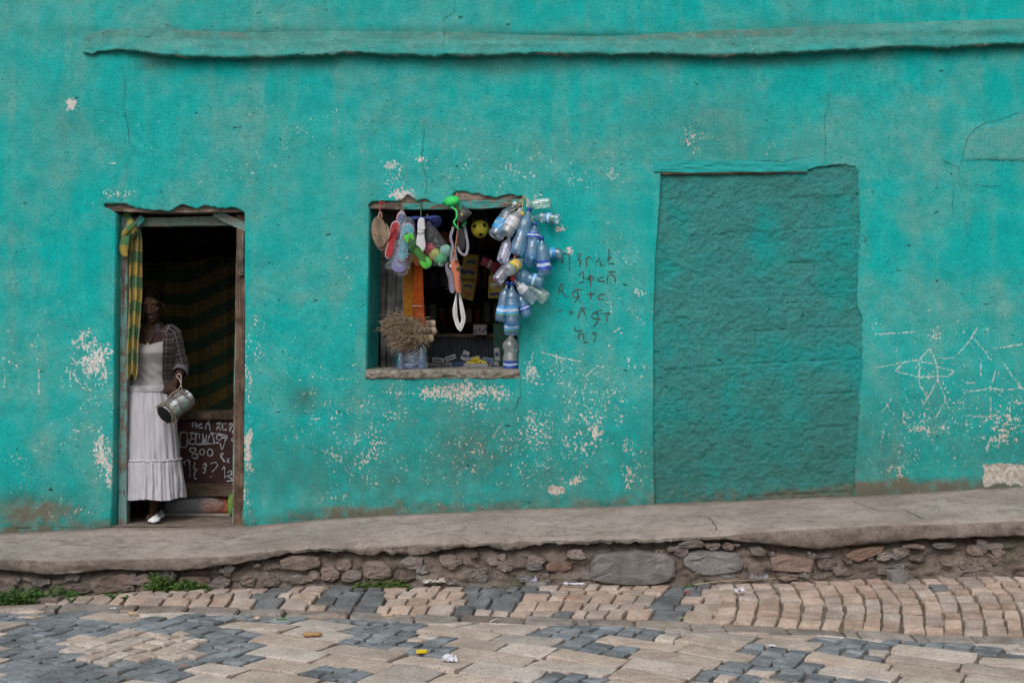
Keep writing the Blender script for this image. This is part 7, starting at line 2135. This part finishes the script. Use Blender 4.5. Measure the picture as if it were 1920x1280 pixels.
def on_road(px, py):
    """point on the paving under a photo pixel"""
    lo, hi = -4.5, -1.2
    for _ in range(40):
        y = (lo + hi) / 2; d = y + CAM_D
        x = (px - 960) * d / F_PX; zr = CAM_Z - (py - 640) * d / F_PX
        p, far = road_pt(x, y)
        if zr > p.z: hi = y                      # the ray is still above the paving: nearer... further away means lower
        else: lo = y
        if abs(zr - p.z) < 1e-4: break
    lo, hi = -4.5, -1.0
    best = None
    for k in range(400):
        y = lo + (hi - lo) * k / 399; d = y + CAM_D
        x = (px - 960) * d / F_PX; zr = CAM_Z - (py - 640) * d / F_PX
        p, _ = road_pt(x, y)
        e = abs(zr - p.z)
        if best is None or e < best[0]: best = (e, p)
    return best[1] + Vector((0, 0, .014))
def on_verge(px, py):
    best = None
    for k in range(60):
        v = k / 59; p = verge(px, v); q = proj(p)
        e = abs(q[1] - py)
        if best is None or e < best[0]: best = (e, p)
    p = best[1].copy(); p.z += .034
    return p
def lump(name, label, cat, c, r, mat, seed, flat=.5, amp=.25):
    g = G()
    def fn(u, v):
        a, b_ = u * 2 * math.pi, (v - .5) * math.pi
        k = 1 + amp * float(fbm(math.cos(a) * 2 + 4, math.sin(a) * 2 + v * 3, 3, seed))
        return c + Vector((r * k * math.cos(b_) * math.cos(a), r * .6 * k * math.cos(b_) * math.sin(a), r * flat * (k * math.sin(b_) + .55)))
    g.grid(fn, 16, 9, close_u=True)
    return tag(g.build(name, mat, None, True), label, cat)
st = simple('pale_sandstone_chip', (.42, .31, .20), .95, .2, 30, .6)
def bone(px, py, w, name, label, mat, seed):
    """two-lobed lump lying on the paving"""
    c = on_road(px, py); g = G()
    for sx_, r in ((-.42, .62), (.35, .5), (0, .42)):
        ell(g, c + Vector((sx_ * w, .01 * sx_, w * .20)), (w * r, w * .32, w * r * .48), None, 12, 8)
    o = g.build(name, mat, None, True)
    for v in o.data.vertices:
        n = float(fbm(v.co.x * 40, v.co.z * 40, 3, seed)); v.co += Vector((n * .006, n * .004, n * .006))
    return tag(o, label, 'stone')
bone(588, 1197, .055, 'stone_lump', 'orange-brown two-lobed stone lying on the tan slabs', simple('orange_sandstone', (.30, .18, .085), .95, .25, 25, .6), 511)
bone(250, 1156, .034, 'stone_chip', 'pale yellow stone chip lying below the kerb near the left end', st, 512)
bone(727, 1160, .042, 'stone_chip', 'long pale stone chip lying on the kerb line', st, 513)
lump('stone_chip', 'small pinkish pebble on the blue-grey setts left of the orange lump', 'stone', on_road(482, 1165), .020, simple('pink_pebble', (.42, .32, .26), .95, .2, 30, .5), 514)
def block(label, c, size, mat, rot):
    g = G(); Rm = Matrix.Rotation(rot, 3, 'Z') @ Matrix.Rotation(rot * .4, 3, 'Y')
    g.box(c, size, Rm, .014, jit=.0045)
    return tag(g.build('stone_block', mat), label, 'stone')
block('loose purple-grey stone block at the foot of the foundation', verge(1700, .02) + Vector((0, -.02, .03)), (.115, .08, .075), MAT['st_grey'], .12)
block('rounded brown stone among the weeds at the left', verge(100, .75) + Vector((0, 0, .008)), (.17, .09, .055), MAT['st_brown'], -.2)
block('grey stone at the foot of the foundation left of the big slab', verge(985, .02) + Vector((0, -.01, .018)), (.12, .07, .05), MAT['st_grey'], .1)
# yellow lighter and scraps
o = thing('lighter', 'yellow plastic lighter lying on a tan slab', 'lighter', on_road(791, 1229))
c0 = on_road(791, 1229) + Vector((0, 0, .010)); Rz = Matrix.Rotation(.12, 3, 'Z')
g = G(); g.box(c0, (.058, .022, .018), Rz, .004); g.build('body', simple('yellow_lighter_plastic', (.62, .46, .01), .35, .05, 20, .05, .5), o, True)
g = G(); g.box(c0 + Rz @ Vector((.036, 0, .002)), (.014, .018, .014), Rz, .002); g.build('metal_top', simple('lighter_metal', (.35, .37, .42), .35, .1, 20, .1, .5, .7), o)
g = G(); g.box(c0 + Rz @ Vector((.026, -.0115, .004)), (.008, .001, .004), Rz); g.build('mark', MAT['crack'], o)
paper = simple('white_paper_scrap', (.58, .58, .64), .85, .08, 30, .3)
def scrap(label, c, w, d, h, mat, seed, rot=0, name='paper_scrap', cat='litter'):
    g = G(); Rm = Matrix.Rotation(rot, 3, 'Z')
    g.grid(lambda u, v: c + Rm @ Vector(((u - .5) * w * (1 + .2 * float(fbm(v * 5, 1, 2, seed))), (v - .5) * d * (1 + .3 * float(fbm(u * 5, 2, 2, seed + 1))), .006 + h * abs(float(fbm(u * 4 + seed, v * 4, 3, seed))))), 14, 10)
    g.grid(lambda u, v: c + Rm @ Vector(((.5 - u) * w * (1 + .2 * float(fbm(v * 5, 1, 2, seed))), (v - .5) * d * (1 + .3 * float(fbm(u * 5, 2, 2, seed + 1))), .003 + h * .8 * abs(float(fbm((1 - u) * 4 + seed, v * 4, 3, seed))))), 14, 10)
    return tag(g.build(name, mat), label, cat)
scrap('crumpled white paper scrap on a tan slab right of the yellow lighter', on_road(843, 1245), .075, .05, .055, paper, 521)
scrap('small white paper bit on the setts left of the pale chip', on_road(212, 1147), .034, .022, .012, paper, 522)
scrap('folded white wrapper on the tan cobbles below the red stone', on_verge(1376, 1122), .06, .05, .04, paper, 523)
scrap('lilac paper twist below the grey foundation stone', on_verge(981, 1100), .035, .03, .05, simple('lilac_paper', (.45, .43, .58), .85, .08, 30, .3), 524)
scrap('white paper bit on the dark cobbles beside the weed patch', on_verge(782, 1104), .034, .03, .03, paper, 525)
scrap('thin white plastic strip on the cobbles under the big grey stone', on_verge(1062, 1107), .12, .025, .014, paper, 526, -.1, 'plastic_strip')
scrap('crumpled clear plastic at the foundation foot below the big stones', on_verge(1425, 1090), .11, .05, .06, MAT['film'], 527, 0, 'plastic_scrap')
scrap('white paper curl on the verge under the left end of the window', on_verge(795, 1092), .13, .03, .035, simple('cream_scrap', (.45, .41, .35), .9, .1, 30), 528, .12)
scrap('tiny white paper bit on the tan slabs near the right end', on_road(1447, 1217), .035, .03, .012, paper, 529)
scrap('tiny blue and white wrapper on the cobbles at the far right', on_verge(1905, 1176), .035, .03, .02, simple('pale_blue_scrap', (.35, .50, .60), .8, .1, 30), 530)
scrap('green leaf scrap on the setts beside the pinkish pebble', on_road(528, 1167), .06, .015, .01, simple('green_leaf_scrap', (.10, .26, .03), .8, .1, 30), 531, .1, 'leaf_scrap')
scrap('tiny red and blue wrapper on the grey cobbles right of the big stone', on_verge(1283, 1123), .024, .02, .02, simple('red_scrap', (.40, .05, .05), .8, .1, 30), 532)
scrap('red scrap at the foot of the big grey stone', on_verge(1187, 1098), .03, .02, .03, simple('red_scrap'  , (.40, .05, .05)), 533)
def blade(label, pts, r, mat, name='dry_stalk', road_=True):
    ps = [(on_road(*q) if road_ else on_verge(*q)) + Vector((0, 0, .006 + .01 * (k % 2))) for k, q in enumerate(pts)]
    g = G(); sp = smooth_path(ps, 5); g.tube(sp, [r * (1 - .6 * k / len(sp)) for k in range(len(sp))], 5)
    return tag(g.build(name, mat, None, True), label, 'stalk')
stk = simple('dry_green_stalk', (.26, .29, .13), .85, .15, 30); och = simple('orange_stalk', (.42, .17, .09), .85, .15, 30); strw = simple('straw_stalk', (.36, .30, .17), .9, .15, 30)
blade('orange stick lying on the tan cobbles under the big grey stone', [(1052, 1134), (1075, 1135), (1095, 1136)], .004, och, road_=False)
blade('orange-tipped stick on the blue-grey setts under the round paving motif', [(333, 1258), (345, 1257), (354, 1257)], .004, och)
blade('pale green stalk lying on the kerb right of the dark cobble band', [(1250, 1167), (1285, 1167), (1322, 1166)], .004, stk)
blade('pale green stalk crossing the setts below the kerb', [(1238, 1187), (1255, 1179), (1275, 1187)], .003, stk)
blade('thin white straw lying near the kerb under the window', [(918, 1172), (930, 1170), (940, 1168)], .003, paper)
blade('dry grass stalk on the cobbles beside the dark band', [(1180, 1134), (1215, 1128), (1235, 1130)], .003, strw, road_=False)
blade('dry grass stalk lying over the tan cobbles right of the dark band', [(1290, 1108), (1350, 1104), (1400, 1100), (1460, 1098)], .003, strw, road_=False)
blade('dry stalk lying on the cobbles left of the dark band', [(1165, 1122), (1200, 1118), (1240, 1114)], .0026, strw, road_=False)
